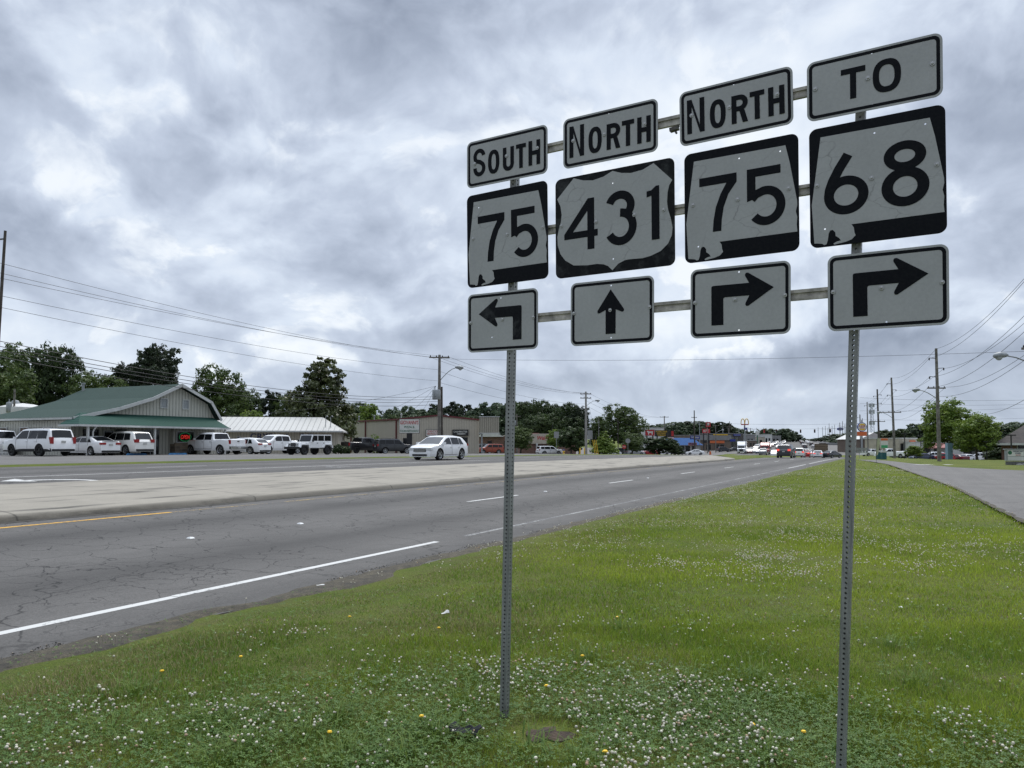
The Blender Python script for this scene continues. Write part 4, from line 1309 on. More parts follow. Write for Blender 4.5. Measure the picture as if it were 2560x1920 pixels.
def lamp_arm(root, z, direction, ln=2.6, rise=1.0):
    d = Vector((math.cos(direction), math.sin(direction), 0))
    arm = MB(); pts = [d * (ln * f) + Vector((0, 0, z + rise * math.sin(f * 1.45))) for f in (0, 0.25, 0.5, 0.75, 1.0)]
    arm.tube(pts, 0.04, 6)
    a = arm.build('lamp_arm', M_GREY, root, smooth=60)
    hd = MB(); M = Matrix.Translation(pts[-1] + d * 0.28) @ Matrix.Rotation(direction, 4, 'Z')
    hd.tube([(-0.4, 0, 0.02), (-0.25, 0, 0.03), (0.05, 0, 0.02), (0.32, 0, -0.02), (0.42, 0, -0.04)], [0.07, 0.14, 0.19, 0.15, 0.05], 10, 0, M)
    h = hd.build('lamp_head', M_GREY, root, smooth=50)
    ln_ = MB(); ln_.tube([(0.1, 0, -0.10), (0.1, 0, -0.2), (0.1, 0, -0.27)], [0.18, 0.16, 0.06], 10, 0, M)
    ln_.build('lens', M_LENS, h, smooth=50)


def crossarm(root, z, half, ang, m=None, n=4, drop=0.0):
    mb = MB(); M = Matrix.Translation((0, 0, z)) @ Matrix.Rotation(ang, 4, 'Z')
    mb.box((0, 0.12, 0), (2 * half, 0.10, 0.13), 0, M)
    o = mb.build('crossarm', m or M_POLE, root)
    for i in range(n):
        x = -half + 0.12 + (2 * half - 0.24) * i / (n - 1)
        b = MB(); b.lathe([(0.02, 0.06), (0.05, 0.08), (0.06, 0.14), (0.03, 0.2), (0.0, 0.22)], 8, 0, M @ Matrix.Translation((x, 0.12, 0)))
        b.build('insulator', M_DKMET, o)


def pole(name, px, ytop, D, label, group, r=0.16, m=None, ang=0.0, arms=(), lamp=None, can=None, brackets=(), base_z=None, lean=0.0):
    b = gnd(px, D)
    if base_z is not None: b.z = base_z
    h = at(px, ytop, D).z - b.z
    root = thing(name, label, 'utility pole', b, 0, group)
    mb = MB(); mb.tube([(lean, 0, -0.2), (lean * 0.5, 0, h * 0.5), (0, 0, h)], [r * 1.15, r * 0.95, r * 0.72], 12)
    mb.build('mast', m or M_POLE, root, smooth=50)
    for z, half in arms:
        crossarm(root, h - z, half, ang)
    for z, side in brackets:
        k = MB(); d = Vector((math.cos(ang), math.sin(ang), 0)) * side
        k.tube([(0, 0, h - z), d * 0.75 + Vector((0, 0, h - z + 0.05))], 0.035, 6)
        k.tube([d * 0.75 + Vector((0, 0, h - z + 0.05)), d * 0.75 + Vector((0, 0, h - z - 0.2))], 0.06, 6)
        k.build('bracket', M_DKMET, root)
    if lamp:
        lamp_arm(root, h - lamp[0], lamp[1], lamp[2], lamp[3])
    if can:
        for k in range(can[1]):
            c = MB(); c.lathe([(0.0, 0.0), (0.24, 0.0), (0.26, 0.06), (0.26, 0.85), (0.2, 0.95), (0.0, 0.98)], 14, 0, Matrix.Translation((-0.42 + 0.3 * k, -0.1 - 0.25 * k, h - can[0])))
            c.tube([(-0.42 + 0.3 * k, -0.1, h - can[0] + 0.95), (-0.42 + 0.3 * k, -0.1, h - can[0] + 1.25)], 0.045, 6)
            c.build('transformer', M_GREY, root, smooth=50)
    return root, h


def wire(p0, p1, sag, label, group, r=0.014, n=18, name='power_line'):
    p0 = Vector(p0); p1 = Vector(p1)
    mid = p0.lerp(p1, 0.5)
    pts = [p0.lerp(p1, i / n) - Vector((0, 0, sag * 4 * (i / n) * (1 - i / n))) for i in range(n + 1)]
    mb = MB(); mb.tube([q - mid for q in pts], r, 5, cap=False)
    o = mb.build(name, M_WIRE, loc=mid)
    return tag(o, label, 'power line', group)


AL_ = R(90 - 26.8)     # along the highway
GP = 'utility poles along the highway'
PX = {}
PX['L0'] = pole('utility_pole', -1, 577, 33, 'dark pole cut off by the left edge of the photo', GP, 0.075, M_POLED, AL_ + R(90), brackets=((0.35, 1),), lean=-0.36)[0]
PX['A'] = pole('utility_pole', 1098, 887, 75, 'tall grey pole with transformers and a lamp, rising behind the moving white car', GP, 0.17, M_POLE, 0.15, arms=((0.25, 1.0),), lamp=(2.6, 0.0, 1.65, 1.35), can=(4.4, 2))[0]
o = pole('pole_stub', 1104, 967, 75.6, 'short dark pole stub standing against the tall grey transformer pole', GP, 0.13, M_POLED)[0]
PX['B'] = pole('utility_pole', 1465, 979, 130, 'pale pole with two crossarms and a lamp left of the feathery tree', GP, 0.20, M_CONCP, 0.1, arms=((0.4, 0.95), (1.1, 0.95)), lamp=(2.5, 0.1, 1.7, 1.0))[0]
PX['C'] = pole('utility_pole', 1661, 1040, 205, 'far pole with a crossarm and lamp by the black and yellow billboard', GP, 0.17, M_POLE, 0.1, arms=((0.3, 1.2),), lamp=(3.2, 0.1, 2.2, 1.0))[0]
PX['D'] = pole('utility_pole', 1736, 1026, 215, 'tall far pole in front of the blue-roofed shop', GP, 0.19, M_POLED, 0.1, arms=((2.0, 0.8),), lamp=(4.0, 0.1, 2.0, 0.9))[0]
pole('utility_pole', 1292, 1035, 150, 'small pole left of the drugstore behind the near sign post', GP, 0.14, M_POLE, 0.1, arms=((0.5, 0.75),), can=(2.2, 1))
pole('lamp_post', 1545, 1046, 185, 'slim dark lamp post left of the black and yellow billboard', GP, 0.12, M_POLED)
pole('lamp_post', 1497, 1045, 190, 'slim pale lamp post right of the second utility pole', GP, 0.10, M_CONCP)
pole('lamp_post', 1381, 1060, 170, 'thin lamp post above the drugstore roof', GP, 0.07, M_DKMET)
pole('utility_pole', 1400, 1058, 215, 'thin utility pole with a crossarm above the drugstore roof', GP, 0.12, M_POLED, 0.1, arms=((0.6, 0.8),))
pole('lamp_post', 1749, 1056, 228, 'grey lamp post right of the tall far pole', GP, 0.13, M_GREY, lamp=(0.6, 2.8, 1.4, 0.6))
pole('utility_pole', 1768, 1054, 240, 'grey pole between the fried chicken sign and the blue-roofed shop', GP, 0.13, M_POLE, 0.1, arms=((1.0, 0.9),))
pole('utility_pole', 1789, 1062, 255, 'far pole with crossarm and lamp before the orange-striped shop', GP, 0.16, M_POLE, 0.1, arms=((0.3, 1.0),), lamp=(2.9, 0.1, 2.2, 1.2))
pole('utility_pole', 1821, 1070, 300, 'thin far pole left of the golden arches mast', GP, 0.14, M_POLE, 0.1)
pole('lamp_post', 1847, 1072, 310, 'thin grey lamp post just left of the golden arches mast', GP, 0.14, M_GREY)
pole('utility_pole', 1876, 1070, 380, 'thin far pole right of the golden arches mast', GP, 0.16, M_POLED, 0.1, arms=((0.5, 1.2),))
RB = ((1.05, -1), (2.1, 1), (3.0, -1))
R0 = pole('utility_pole', 2622, 800, 43, 'near roadside pole right of the frame whose lamp reaches into the top of the street', GP, 0.17, M_POLED, 0.0, arms=((1.6, 1.3),), lamp=(3.0, math.pi, 2.3, 1.0))[0]
PX['R1'] = pole('utility_pole', 2345, 871, 80, 'tallest right-hand roadside pole, in front of the bright green maple', GP, 0.175, M_POLE, 0.0, arms=((4.15, 0.95),), lamp=(5.3, math.pi, 1.9, 0.95), brackets=RB, lean=0.07)[0]
PX['R2'] = pole('utility_pole', 2231, 944, 130, 'second right-hand roadside pole from the maple, with crossarm and lamp', GP, 0.19, M_POLE, 0.0, arms=((5.9, 1.6),), lamp=(6.8, math.pi, 1.9, 0.9), brackets=RB, lean=0.3)[0]
PX['R3'] = pole('utility_pole', 2195, 973, 152, 'pole with three double brackets left of the second roadside pole', GP, 0.19, M_POLED, 0.0, arms=((6.4, 1.5),), brackets=((1.1, 1), (2.8, 1), (4.6, 1), (1.4, -1), (3.1, -1)), lean=0.2)[0]
PX['R4'] = pole('utility_pole', 2169, 1005, 205, 'slim grey roadside pole just right of the round burger sign', GP, 0.17, M_POLE, 0.0, brackets=((1.0, -1), (1.9, 1)))[0]
PX['R5'] = pole('utility_pole', 2150, 1036, 245, 'dark roadside pole in front of the round burger sign', GP, 0.14, M_POLED, 0.0, brackets=((1.0, -1),))[0]
for i in range(13):
    s = 285 + i * 42
    b = su3(s, -4 - (i % 3) * 3.5)
    root = thing('utility_pole', 'one of the thin far poles lining the right side of the receding highway', 'utility pole', b, 0, 'far roadside poles')
    mb = MB(); mb.tube([(0, 0, -0.2), (0, 0, 12.5 - (i % 2) * 1.3)], [0.19, 0.13], 8); mb.build('mast', M_POLED, root)
    crossarm(root, 9.5, 1.0, 0.2, None, 3)
for i in range(7):
    b = su3(330 + i * 60, 42 + (i % 2) * 5)
    root = thing('utility_pole', 'one of the thin far poles along the left side of the receding highway', 'utility pole', b, 0, 'far left roadside poles')
    mb = MB(); mb.tube([(0, 0, -0.2), (0, 0, 11 - (i % 3))], [0.19, 0.13], 8); mb.build('mast', M_POLED, root)
    crossarm(root, 9.0, 1.2, 0.2, None, 3)
# lattice radio mast
b = gnd(2180, 330); h = at(2180, 1008, 330).z - b.z
t = thing('radio_mast', 'thin lattice radio mast far behind the right-hand poles', 'mast', b)
mb = MB()
for k in range(3):
    a = k * 2.09
    mb.tube([(1.3 * math.cos(a), 1.3 * math.sin(a), 0), (0.35 * math.cos(a), 0.35 * math.sin(a), h)], 0.09, 5)
for i in range(14):
    f0, f1 = i / 14, (i + 1) / 14
    for k in range(3):
        a, c = k * 2.09, (k + 1) * 2.09
        r0_, r1_ = 1.3 - 0.95 * f0, 1.3 - 0.95 * f1
        mb.tube([(r0_ * math.cos(a), r0_ * math.sin(a), h * f0), (r1_ * math.cos(c), r1_ * math.sin(c), h * f1)], 0.05, 4)
mb.build('lattice', M_GREY, t)
mb = MB()
for z in (h * 0.55, h * 0.8, h * 0.95):
    for k in range(4):
        mb.box((1.0 * math.cos(k * 1.57), 1.0 * math.sin(k * 1.57), z), (0.4, 0.4, 1.6))
mb.build('antenna', M_LENS, t)

# overhead lines
GW = 'overhead lines on the left'
LW = ['topmost of the thin lines running down from the left edge to the transformer pole', 'second of the thin lines from the left edge to the transformer pole', 'third of the thin lines from the left edge to the transformer pole',
      'fourth thin line from the left edge, meeting the transformer pole below its lamp', 'fifth thin line from the left edge, meeting the transformer pole at its cans']
for (y0, x1, y1), lb in zip(((655, 1073, 893), (680, 1092, 894), (693, 1122, 892), (737, 1094, 924), (766, 1094, 952)), LW):
    wire(at(-10, y0, 33), at(x1, y1, 75), 0.45, lb, GW, 0.010)
BW = ['upper heavy black cable across the trees above the green roof', 'second heavy black cable across the trees above the green roof', 'third heavy black cable across the trees above the green roof', 'lowest heavy black cable just over the gable of the green roof']
for (y0, y1), lb in zip(((851, 991), (864, 997), (874, 1003), (890, 1011)), BW):
    wire(at(-10, y0, 34), at(1096, y1, 75), 0.9, lb, GW, 0.017)
for i, (x0, y0, x1, y1) in enumerate(((1075, 893, 1452, 984), (1098, 894, 1466, 982), (1122, 892, 1478, 984), (1098, 928, 1466, 1010), (1098, 956, 1466, 1016))):
    wire(at(x0, y0, 75), at(x1, y1, 130), 0.8, 'line %s from the transformer pole to the pale second pole' % ('topmost', 'second', 'third', 'fourth', 'lowest')[i] if False else
         ['topmost line between the transformer pole and the pale second pole', 'second line between the transformer pole and the pale second pole', 'third line between the transformer pole and the pale second pole', 'fourth line between the transformer pole and the pale second pole', 'lowest line between the transformer pole and the pale second pole'][i], GW, 0.013)
for i, (x0, y0, x1, y1) in enumerate(((1452, 986, 1650, 1043), (1478, 986, 1672, 1043), (1466, 1002, 1661, 1060), (1466, 1014, 1661, 1080))):
    wire(at(x0, y0, 130), at(x1, y1, 205), 1.2, ['upper left line from the pale second pole to the far pole', 'upper right line from the pale second pole to the far pole', 'third line from the pale second pole to the far pole', 'lowest line from the pale second pole to the far pole'][i], GW, 0.015)
wire(at(1100, 897, 75), at(2625, 876, 48), 0.35, 'long thin line crossing high over the whole highway', GW, 0.011, 30)
wire(at(1820, 1059, 250), at(2160, 1058, 260), 0.4, 'thin far line crossing the highway beside the golden arches', GW, 0.025)
for i, (x1, y1, D) in enumerate(((560, 1040, 66), (990, 1050, 99), (1040, 1041, 99), (885, 1053, 108))):
    wire(at(1090, 965, 75), at(x1, y1, D), 0.5, ['long service wire dropping from the transformer pole to the green-roofed building', 'service wire dropping from the transformer pole to the pizza building', 'steep service wire from the transformer pole to the gabled roof', 'service wire from the transformer pole to the long beige wall'][i], GW, 0.012)
GWR = 'overhead lines on the right'
def pt(o, h_from_top, side, ytop_h): return Vector(o.location) + Vector((side, 0, ytop_h - h_from_top))
tops = {k: (PX[k].location.copy(), at({'R1': 2345, 'R2': 2231, 'R3': 2195, 'R4': 2169, 'R5': 2150}[k], {'R1': 871, 'R2': 944, 'R3': 973, 'R4': 1005, 'R5': 1036}[k], {'R1': 80, 'R2': 130, 'R3': 152, 'R4': 205, 'R5': 245}[k]).z) for k in ('R1', 'R2', 'R3', 'R4', 'R5')}
tops['R0'] = (R0.location.copy(), 12.4)
LEV = [('topmost', 0.05, 0.0), ('second', 1.05, -0.75), ('third', 2.1, 0.75), ('fourth', 3.0, -0.75), ('fifth', 4.05, -0.9), ('sixth', 4.05, 0.9), ('lowest', 5.0, 0.0)]
for a, b_, nm in (('R0', 'R1', 'between the near off-frame pole and the tallest right-hand pole'), ('R1', 'R2', 'between the tallest right-hand pole and the second one'), ('R2', 'R4', 'between the second right-hand pole and the slim one beyond')):
    for lv, dz, sd in LEV:
        if b_ == 'R4' and lv in ('fifth', 'sixth', 'lowest'): continue
        pa, za = tops[a]; pb, zb = tops[b_]
        wire((pa.x + sd, pa.y, za - dz), (pb.x + sd, pb.y, zb - dz * (1.4 if b_ == 'R2' and dz > 4 else 1)), 0.9, lv + ' line ' + nm, GWR, 0.014)
for i, (y0, y1, D) in enumerate(((997, 1005, 120), (1012, 1016, 150), (1030, 1024, 150), (1052, 1050, 170))):
    wire(at(2150, y0 - 3, D), at(2600, y1 - 6, D), 0.3, ['uppermost level line across the right of the street', 'second level line across the right of the street', 'third level line across the right of the street', 'lowest level line across the right of the street'][i], GWR, 0.016)
wire(at(2462, 1036, 96), at(2625, 960, 46), 0.4, 'dark cable rising from the smaller maple to the right edge', GWR, 0.018)
# ------------------------------------------------------------------ buildings
def siding(name, col, spacing=0.3, axis='X', depth=0.35, rough=0.6, noise_amt=0.25, groove=0.12, spec=0.35):
    """ribbed metal cladding: ribs along one axis, rain streaks"""
    if name in MATS: return MATS[name]
    m = bpy.data.materials.new(name); m.use_nodes = True
    t = NT(m.node_tree); b = m.node_tree.nodes['Principled BSDF']
    tc = t.n('ShaderNodeTexCoord').outputs['Object']
    sep = t.n('ShaderNodeSeparateXYZ'); t.l(tc, sep.inputs[0])
    ax = t.math('ADD', sep.outputs[0], sep.outputs[1]) if axis == 'XY' else sep.outputs['XYZ'.index(axis)]
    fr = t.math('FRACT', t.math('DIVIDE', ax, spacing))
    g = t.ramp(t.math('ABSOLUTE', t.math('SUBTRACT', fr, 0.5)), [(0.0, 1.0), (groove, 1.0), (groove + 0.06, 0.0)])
    mp = t.n('ShaderNodeMapping'); t.l(tc, mp.inputs[0]); mp.inputs['Scale'].default_value = (1.2, 1.2, 0.15)
    nz = t.math('ADD', t.math('MULTIPLY', t.noise(mp.outputs[0], 1.4, 6, 0.65), 0.6), t.math('MULTIPLY', t.noise(tc, 3.0, 5, 0.6), 0.4))
    v = t.math('ADD', 1 - noise_amt, t.math('MULTIPLY', nz, 2 * noise_amt))
    v = t.math('MULTIPLY', v, t.math('SUBTRACT', 1.0, t.math('MULTIPLY', g, 0.30)))      # rib shadow painted into the seam colour
    t.l(t.mix(1.0, (*col, 1), v, 'MULTIPLY'), b.inputs['Base Color'])
    b.inputs['Roughness'].default_value = rough; b.inputs['Specular IOR Level'].default_value = spec
    bp = t.n('ShaderNodeBump'); bp.inputs['Strength'].default_value = 1.0; bp.inputs['Distance'].default_value = depth * 0.1
    t.l(t.math('SUBTRACT', 1.0, g), bp.inputs['Height']); t.l(bp.outputs[0], b.inputs['Normal'])
    MATS[name] = m
    return m


def masonry(name, c1, c2, mortar, w_=0.22, h_=0.08):
    if name in MATS: return MATS[name]
    m = bpy.data.materials.new(name); m.use_nodes = True
    t = NT(m.node_tree); b = m.node_tree.nodes['Principled BSDF']
    tc = t.n('ShaderNodeTexCoord').outputs['Object']
    sep = t.n('ShaderNodeSeparateXYZ'); t.l(tc, sep.inputs[0])
    br = t.n('ShaderNodeTexBrick')
    t.l(t.combine(t.math('ADD', sep.outputs[0], sep.outputs[1]), sep.outputs[2], 0.0), br.inputs['Vector'])
    br.inputs['Color1'].default_value = (*c1, 1); br.inputs['Color2'].default_value = (*c2, 1); br.inputs['Mortar'].default_value = (*mortar, 1)
    br.inputs['Scale'].default_value = 1.0; br.inputs['Brick Width'].default_value = w_; br.inputs['Row Height'].default_value = h_; br.inputs['Mortar Size'].default_value = 0.008
    nz = t.noise(tc, 1.2, 5, 0.6)
    t.l(t.mix(1.0, br.outputs[0], t.math('ADD', 0.7, t.math('MULTIPLY', nz, 0.6)), 'MULTIPLY'), b.inputs['Base Color'])
    b.inputs['Roughness'].default_value = 0.9
    MATS[name] = m
    return m


M_GLASS = mat('window_glass', (0.012, 0.015, 0.018), 0.08, var=0.0, spec=0.6)
M_TINT = mat('window_glass_dark', (0.008, 0.009, 0.011), 0.10, var=0.0, spec=0.5)
M_TRIM = mat('trim_white', (0.50, 0.51, 0.50), 0.5, var=0.08, vscale=2)
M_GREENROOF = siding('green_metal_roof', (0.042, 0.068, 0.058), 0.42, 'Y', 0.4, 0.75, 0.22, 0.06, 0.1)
M_GREENPORCH = siding('green_metal_porch', (0.020, 0.064, 0.050), 0.30, 'X', 0.4, 0.7, 0.12, 0.06, 0.12)
M_GREYSIDE = siding('grey_board_siding', (0.47, 0.465, 0.41), 0.33, 'X', 0.5, 0.65, 0.14, 0.07)
M_GREYSIDEY = siding('grey_board_siding_side', (0.47, 0.465, 0.41), 0.33, 'Y', 0.5, 0.65, 0.14, 0.07)
M_BEIGE = siding('beige_steel', (0.47, 0.43, 0.355), 0.30, 'XY', 0.3, 0.55, 0.14, 0.06)
M_TANPANEL = siding('tan_panel', (0.32, 0.295, 0.24), 0.28, 'X', 0.4, 0.55, 0.10, 0.10)
M_WHITEROOF = siding('white_metal_roof', (0.47, 0.465, 0.44), 0.6, 'X', 0.25, 0.5, 0.14, 0.04)
M_REDTRIM = mat('red_trim', (0.13, 0.022, 0.025), 0.5, var=0.15)
M_STONE = masonry('rubble_stone', (0.20, 0.155, 0.11), (0.09, 0.075, 0.06), (0.25, 0.23, 0.20), 0.42, 0.24)
M_BRICK = masonry('brick_red', (0.16, 0.068, 0.045), (0.11, 0.05, 0.036), (0.22, 0.19, 0.16))
M_SHINGLE = masonry('shingles', (0.075, 0.064, 0.058), (0.052, 0.046, 0.044), (0.04, 0.036, 0.034), 0.4, 0.18)
M_BEIGEP = mat('beige_plaster', (0.42, 0.38, 0.31), 0.8, var=0.1, vscale=0.8)
M_WHITEP = mat('white_plaster', (0.58, 0.58, 0.56), 0.75, var=0.1, vscale=0.8)
M_GREYP = mat('grey_plaster', (0.22, 0.22, 0.22), 0.8, var=0.12, vscale=0.6)
M_DARKP = mat('dark_plaster', (0.07, 0.065, 0.06), 0.8, var=0.15, vscale=0.6)
M_BROWNP = mat('brown_plaster', (0.15, 0.115, 0.09), 0.8, var=0.12, vscale=0.6)
M_BLUEROOF = siding('blue_metal_roof', (0.035, 0.095, 0.24), 0.5, 'X', 0.4, 0.8, 0.1, 0.07, 0.1)
M_RED = mat('sign_red', (0.42, 0.02, 0.025), 0.45, var=0.05)
M_BLUE = mat('sign_blue', (0.02, 0.035, 0.22), 0.45, var=0.05)
M_YELLOW = mat('sign_yellow', (0.70, 0.44, 0.03), 0.4, var=0.05)
M_SIGNW = mat('sign_panel_white', (0.62, 0.62, 0.58), 0.45, var=0.06)
M_SIGNK = mat('sign_panel_black', (0.012, 0.012, 0.013), 0.4, var=0)
M_GRN = mat('sign_green', (0.02, 0.12, 0.06), 0.45, var=0.05)
M_NAVY = mat('lettering_navy', (0.02, 0.03, 0.12), 0.5, var=0)
M_ORANGE = mat('sign_orange', (0.60, 0.13, 0.03), 0.45, var=0.05)
M_PINK = mat('faded_red_roof', (0.34, 0.14, 0.13), 0.7, var=0.1)


def frame_root(name, label, cat, p0, p1, z=None, group=None):
    """thing whose local x runs from p0 to p1 (left to right as seen), y away from the viewer; returns (root, length)"""
    d = Vector((p1.x - p0.x, p1.y - p0.y))
    zz = min(p0.z, p1.z) if z is None else z
    return thing(name, label, cat, (p0.x, p0.y, zz), math.atan2(d.y, d.x), group), d.length


def window(root, x0, x1, z0, z1, y=0.0, frame=None, glass=None, fr=0.07, side=False, name='window', bars=0):
    """framed pane on a wall facing -y (or on a side wall facing -x when side is set: x0, x1 then run along y)"""
    M = Matrix.Identity(4)
    if side: M = Matrix(((0, 1, 0, 0), (1, 0, 0, 0), (0, 0, 1, 0), (0, 0, 0, 1)))
    f = MB()
    xm, zm = (x0 + x1) / 2, (z0 + z1) / 2
    for (cx, cz, sx, sz) in ((xm, z1, x1 - x0 + fr, fr), (xm, z0, x1 - x0 + fr, fr), (x0, zm, fr, z1 - z0 - fr), (x1, zm, fr, z1 - z0 - fr)):
        f.box((cx, y - 0.035, cz), (sx, 0.09, sz), 0, M)
    for k in range(bars):
        f.box((x0 + (x1 - x0) * (k + 1) / (bars + 1), y - 0.02, zm), (fr * 0.6, 0.05, z1 - z0 - fr), 0, M)
    o = f.build(name, frame or M_TRIM, root)
    g = MB(); g.box((xm, y - 0.008, zm), (x1 - x0 - fr, 0.02, z1 - z0 - fr), 0, M)
    g.build('pane', glass or M_GLASS, o)
    return o


FONT_CACHE = {}


def text(body, w_, h_, m, parent, x, z, y=0.0, shear=0.0, bold=0.012, name='lettering', depth=0.01, side=1):
    """lettering on a face that looks towards -y, centred at (x, z), fitted to w_ x h_"""
    cu = bpy.data.curves.new('t', 'FONT')
    cu.body = body; cu.size = 1.0; cu.align_x = 'CENTER'; cu.offset = bold; cu.shear = shear; cu.extrude = 0.5
    cu.resolution_u = 3
    ob = bpy.data.objects.new('t', cu); COL.objects.link(ob)
    dg = bpy.context.evaluated_depsgraph_get()
    me = bpy.data.meshes.new_from_object(ob.evaluated_get(dg))
    bpy.data.objects.remove(ob); bpy.data.curves.remove(cu)
    n = len(me.vertices); co = np.empty(n * 3, dtype=np.float32); me.vertices.foreach_get('co', co); co = co.reshape(-1, 3)
    lo, hi = co.min(0), co.max(0)
    out = np.empty_like(co)
    out[:, 0] = x + ((co[:, 0] - (lo[0] + hi[0]) / 2) / max(1e-6, hi[0] - lo[0]) * w_) * side
    out[:, 2] = z + (co[:, 1] - (lo[1] + hi[1]) / 2) / max(1e-6, hi[1] - lo[1]) * h_
    out[:, 1] = y - depth / 2 - (co[:, 2]) * depth
    me.vertices.foreach_set('co', out.ravel()); me.materials.clear(); me.materials.append(m); me.update()
    me.name = name
    return link(name, me, parent)


# --- the green-roofed restaurant
p0, p1 = gnd(162, 58), gnd(560, 72)
g, LW_ = frame_root('restaurant', 'grey barn-like restaurant with a long green metal roof and porch', 'building', p0, p1, 0.88)
prof = [(0.3, 2.85), (4.2, 3.75), (7.3, 4.72), (10.2, 6.06), (13.5, 4.70), (14.7, 3.10)]
DEP = 12.2
mb = MB(); wp = [(0.5, -0.3), (14.5, -0.3), (14.5, 3.05)] + [(x, z - 0.12) for x, z in prof[::-1][1:-1]] + [(0.5, 2.75)]
mb.prism(wp, -DEP + 0.3, 0.0, 0, Matrix(((1, 0, 0, 0), (0, 0, -1, 0), (0, 1, 0, 0), (0, 0, 0, 1))))
mb.build('wall', M_GREYSIDE, g)
mb = MB(); mb.box((0.49, 5.8, 1.25), (0.03, 11.6, 2.9)); mb.build('side_wall', M_GREYSIDEY, g)
mb = MB()
for (xa, za), (xb, zb) in zip(prof, prof[1:]):
    d = Vector((xb - xa, zb - za)).normalized(); n_ = Vector((-d.y, d.x)) * 0.09
    vs = []
    for y in (-0.55, DEP):
        vs += [(xa, y, za), (xb, y, zb), (xb + n_.x, y, zb + n_.y), (xa + n_.x, y, za + n_.y)]
    mb.add(vs, [(0, 1, 2, 3), (7, 6, 5, 4), (3, 2, 6, 7), (0, 4, 5, 1), (0, 3, 7, 4), (1, 5, 6, 2)])
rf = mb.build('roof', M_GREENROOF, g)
mb = MB()
for (xa, za), (xb, zb) in zip(prof, prof[1:]):
    d = Vector((xb - xa, zb - za)); a = math.atan2(d.y, d.x)
    mb.box((0, 0, 0), (d.length + 0.05, 0.05, 0.26), 0, Matrix.Translation(((xa + xb) / 2, -0.58, (za + zb) / 2 - 0.02)) @ Matrix.Rotation(-a, 4, 'Y'))
mb.box((0.22, 5.8, 2.84), (0.10, 12.6, 0.16))
mb.build('fascia', M_TRIM, rf)
mb = MB(); mb.tube([(9.6, 11.7, 5.6), (9.6, 11.7, 6.5)], 0.12, 10); mb.tube([(9.6, 11.7, 6.5), (9.6, 11.7, 6.62)], 0.2, 10); mb.build('vent_pipe', M_GREY, rf)
mb = MB()   # hipped porch roof
vs = [(-0.5, -2.3, 2.36), (14.0, -2.3, 2.36), (14.2, 0.0, 3.32), (1.2, 0.0, 3.32), (-0.5, 0.0, 2.36), (14.6, 0.0, 2.36)]
vs2 = [(x, y, z - 0.08) for x, y, z in vs]
mb.add(vs + vs2, [(0, 1, 2, 3), (0, 3, 4), (1, 5, 2), (7, 6, 9, 8), (10, 6, 0, 4), (6, 7, 1, 0), (7, 11, 5, 1), (6, 10, 9), (7, 8, 11)])
pr = mb.build('porch_roof', M_GREENPORCH, g)
mb = MB(); mb.box((6.75, -2.34, 2.28), (14.7, 0.10, 0.15)); mb.box((-0.54, -1.2, 2.28), (0.10, 2.3, 0.15)); mb.build('gutter', M_TRIM, pr)
for x in (0.35, 6.2, 13.6):
    mb = MB(); mb.box((x, -2.15, 1.0), (0.15, 0.15, 2.55)); mb.build('porch_post', M_TRIM, g)
mb = MB(); mb.tube([(0.95, -2.3, 2.25), (0.85, -2.15, 2.0), (0.8, -2.1, 1.8), (0.8, -2.1, -0.1)], 0.06, 8); mb.build('downspout', M_TRIM, g, smooth=50)
window(g, 1.5, 2.7, 0.3, 2.0, 0, M_DKMET, M_TINT); window(g, 3.2, 4.05, 0.7, 1.95, 0, M_TRIM, M_TINT); window(g, 4.35, 5.2, 0.3, 2.05, 0, M_DKMET, M_TINT)
dr = MB(); dr.box((7.5, -0.03, 1.0), (1.7, 0.06, 2.2)); d_ = dr.build('door', M_TINT, g)
mb = MB(); mb.box((8.1, -0.1, 1.0), (0.04, 0.05, 0.6)); mb.box((7.5, -0.07, 1.0), (0.06, 0.05, 2.1)); mb.build('handle', M_GREY, d_)
window(g, 9.75, 11.6, 1.05, 2.0, -0.5, M_TRIM, M_TINT)
mb = MB(); mb.box((10.7, -0.24, 2.17), (2.3, 0.46, 0.36)); mb.box((9.58, -0.24, 1.45), (0.2, 0.46, 1.1)); mb.box((11.75, -0.24, 1.45), (0.2, 0.46, 1.1)); mb.build('window_bay', M_GREYSIDE, g)
mb = MB(); mb.box((10.7, -0.3, 0.45), (2.35, 0.62, 1.15)); mb.build('stone_base', M_STONE, g)
window(g, 8.45, 9.15, 4.0, 4.8, 0, M_TRIM, M_GREY); window(g, 10.75, 11.4, 4.0, 4.8, 0, M_TRIM, M_GREY)
M_BLIND = mat('brown_blind', (0.16, 0.10, 0.07), 0.6, var=0.1)
for y in (2.2, 5.0, 7.8): window(g, y, y + 1.1, 1.2, 2.2, 0.47, M_TRIM, M_BLIND, side=True)
mb = MB(); mb.box((15.9, 4.5, 1.15), (2.9, 5.0, 2.7)); mb.build('side_annex', M_GREYSIDE, g)
mb = MB(); mb.add([(14.6, 1.6, 3.05), (17.7, 1.6, 2.5), (17.7, 7.2, 2.5), (14.6, 7.2, 3.05), (14.6, 1.6, 2.85), (17.7, 1.6, 2.3), (17.7, 7.2, 2.3), (14.6, 7.2, 2.85)],
                  [(0, 1, 2, 3), (4, 7, 6, 5), (0, 4, 5, 1), (1, 5, 6, 2), (2, 6, 7, 3)]); mb.build('annex_roof', M_GREY, g)
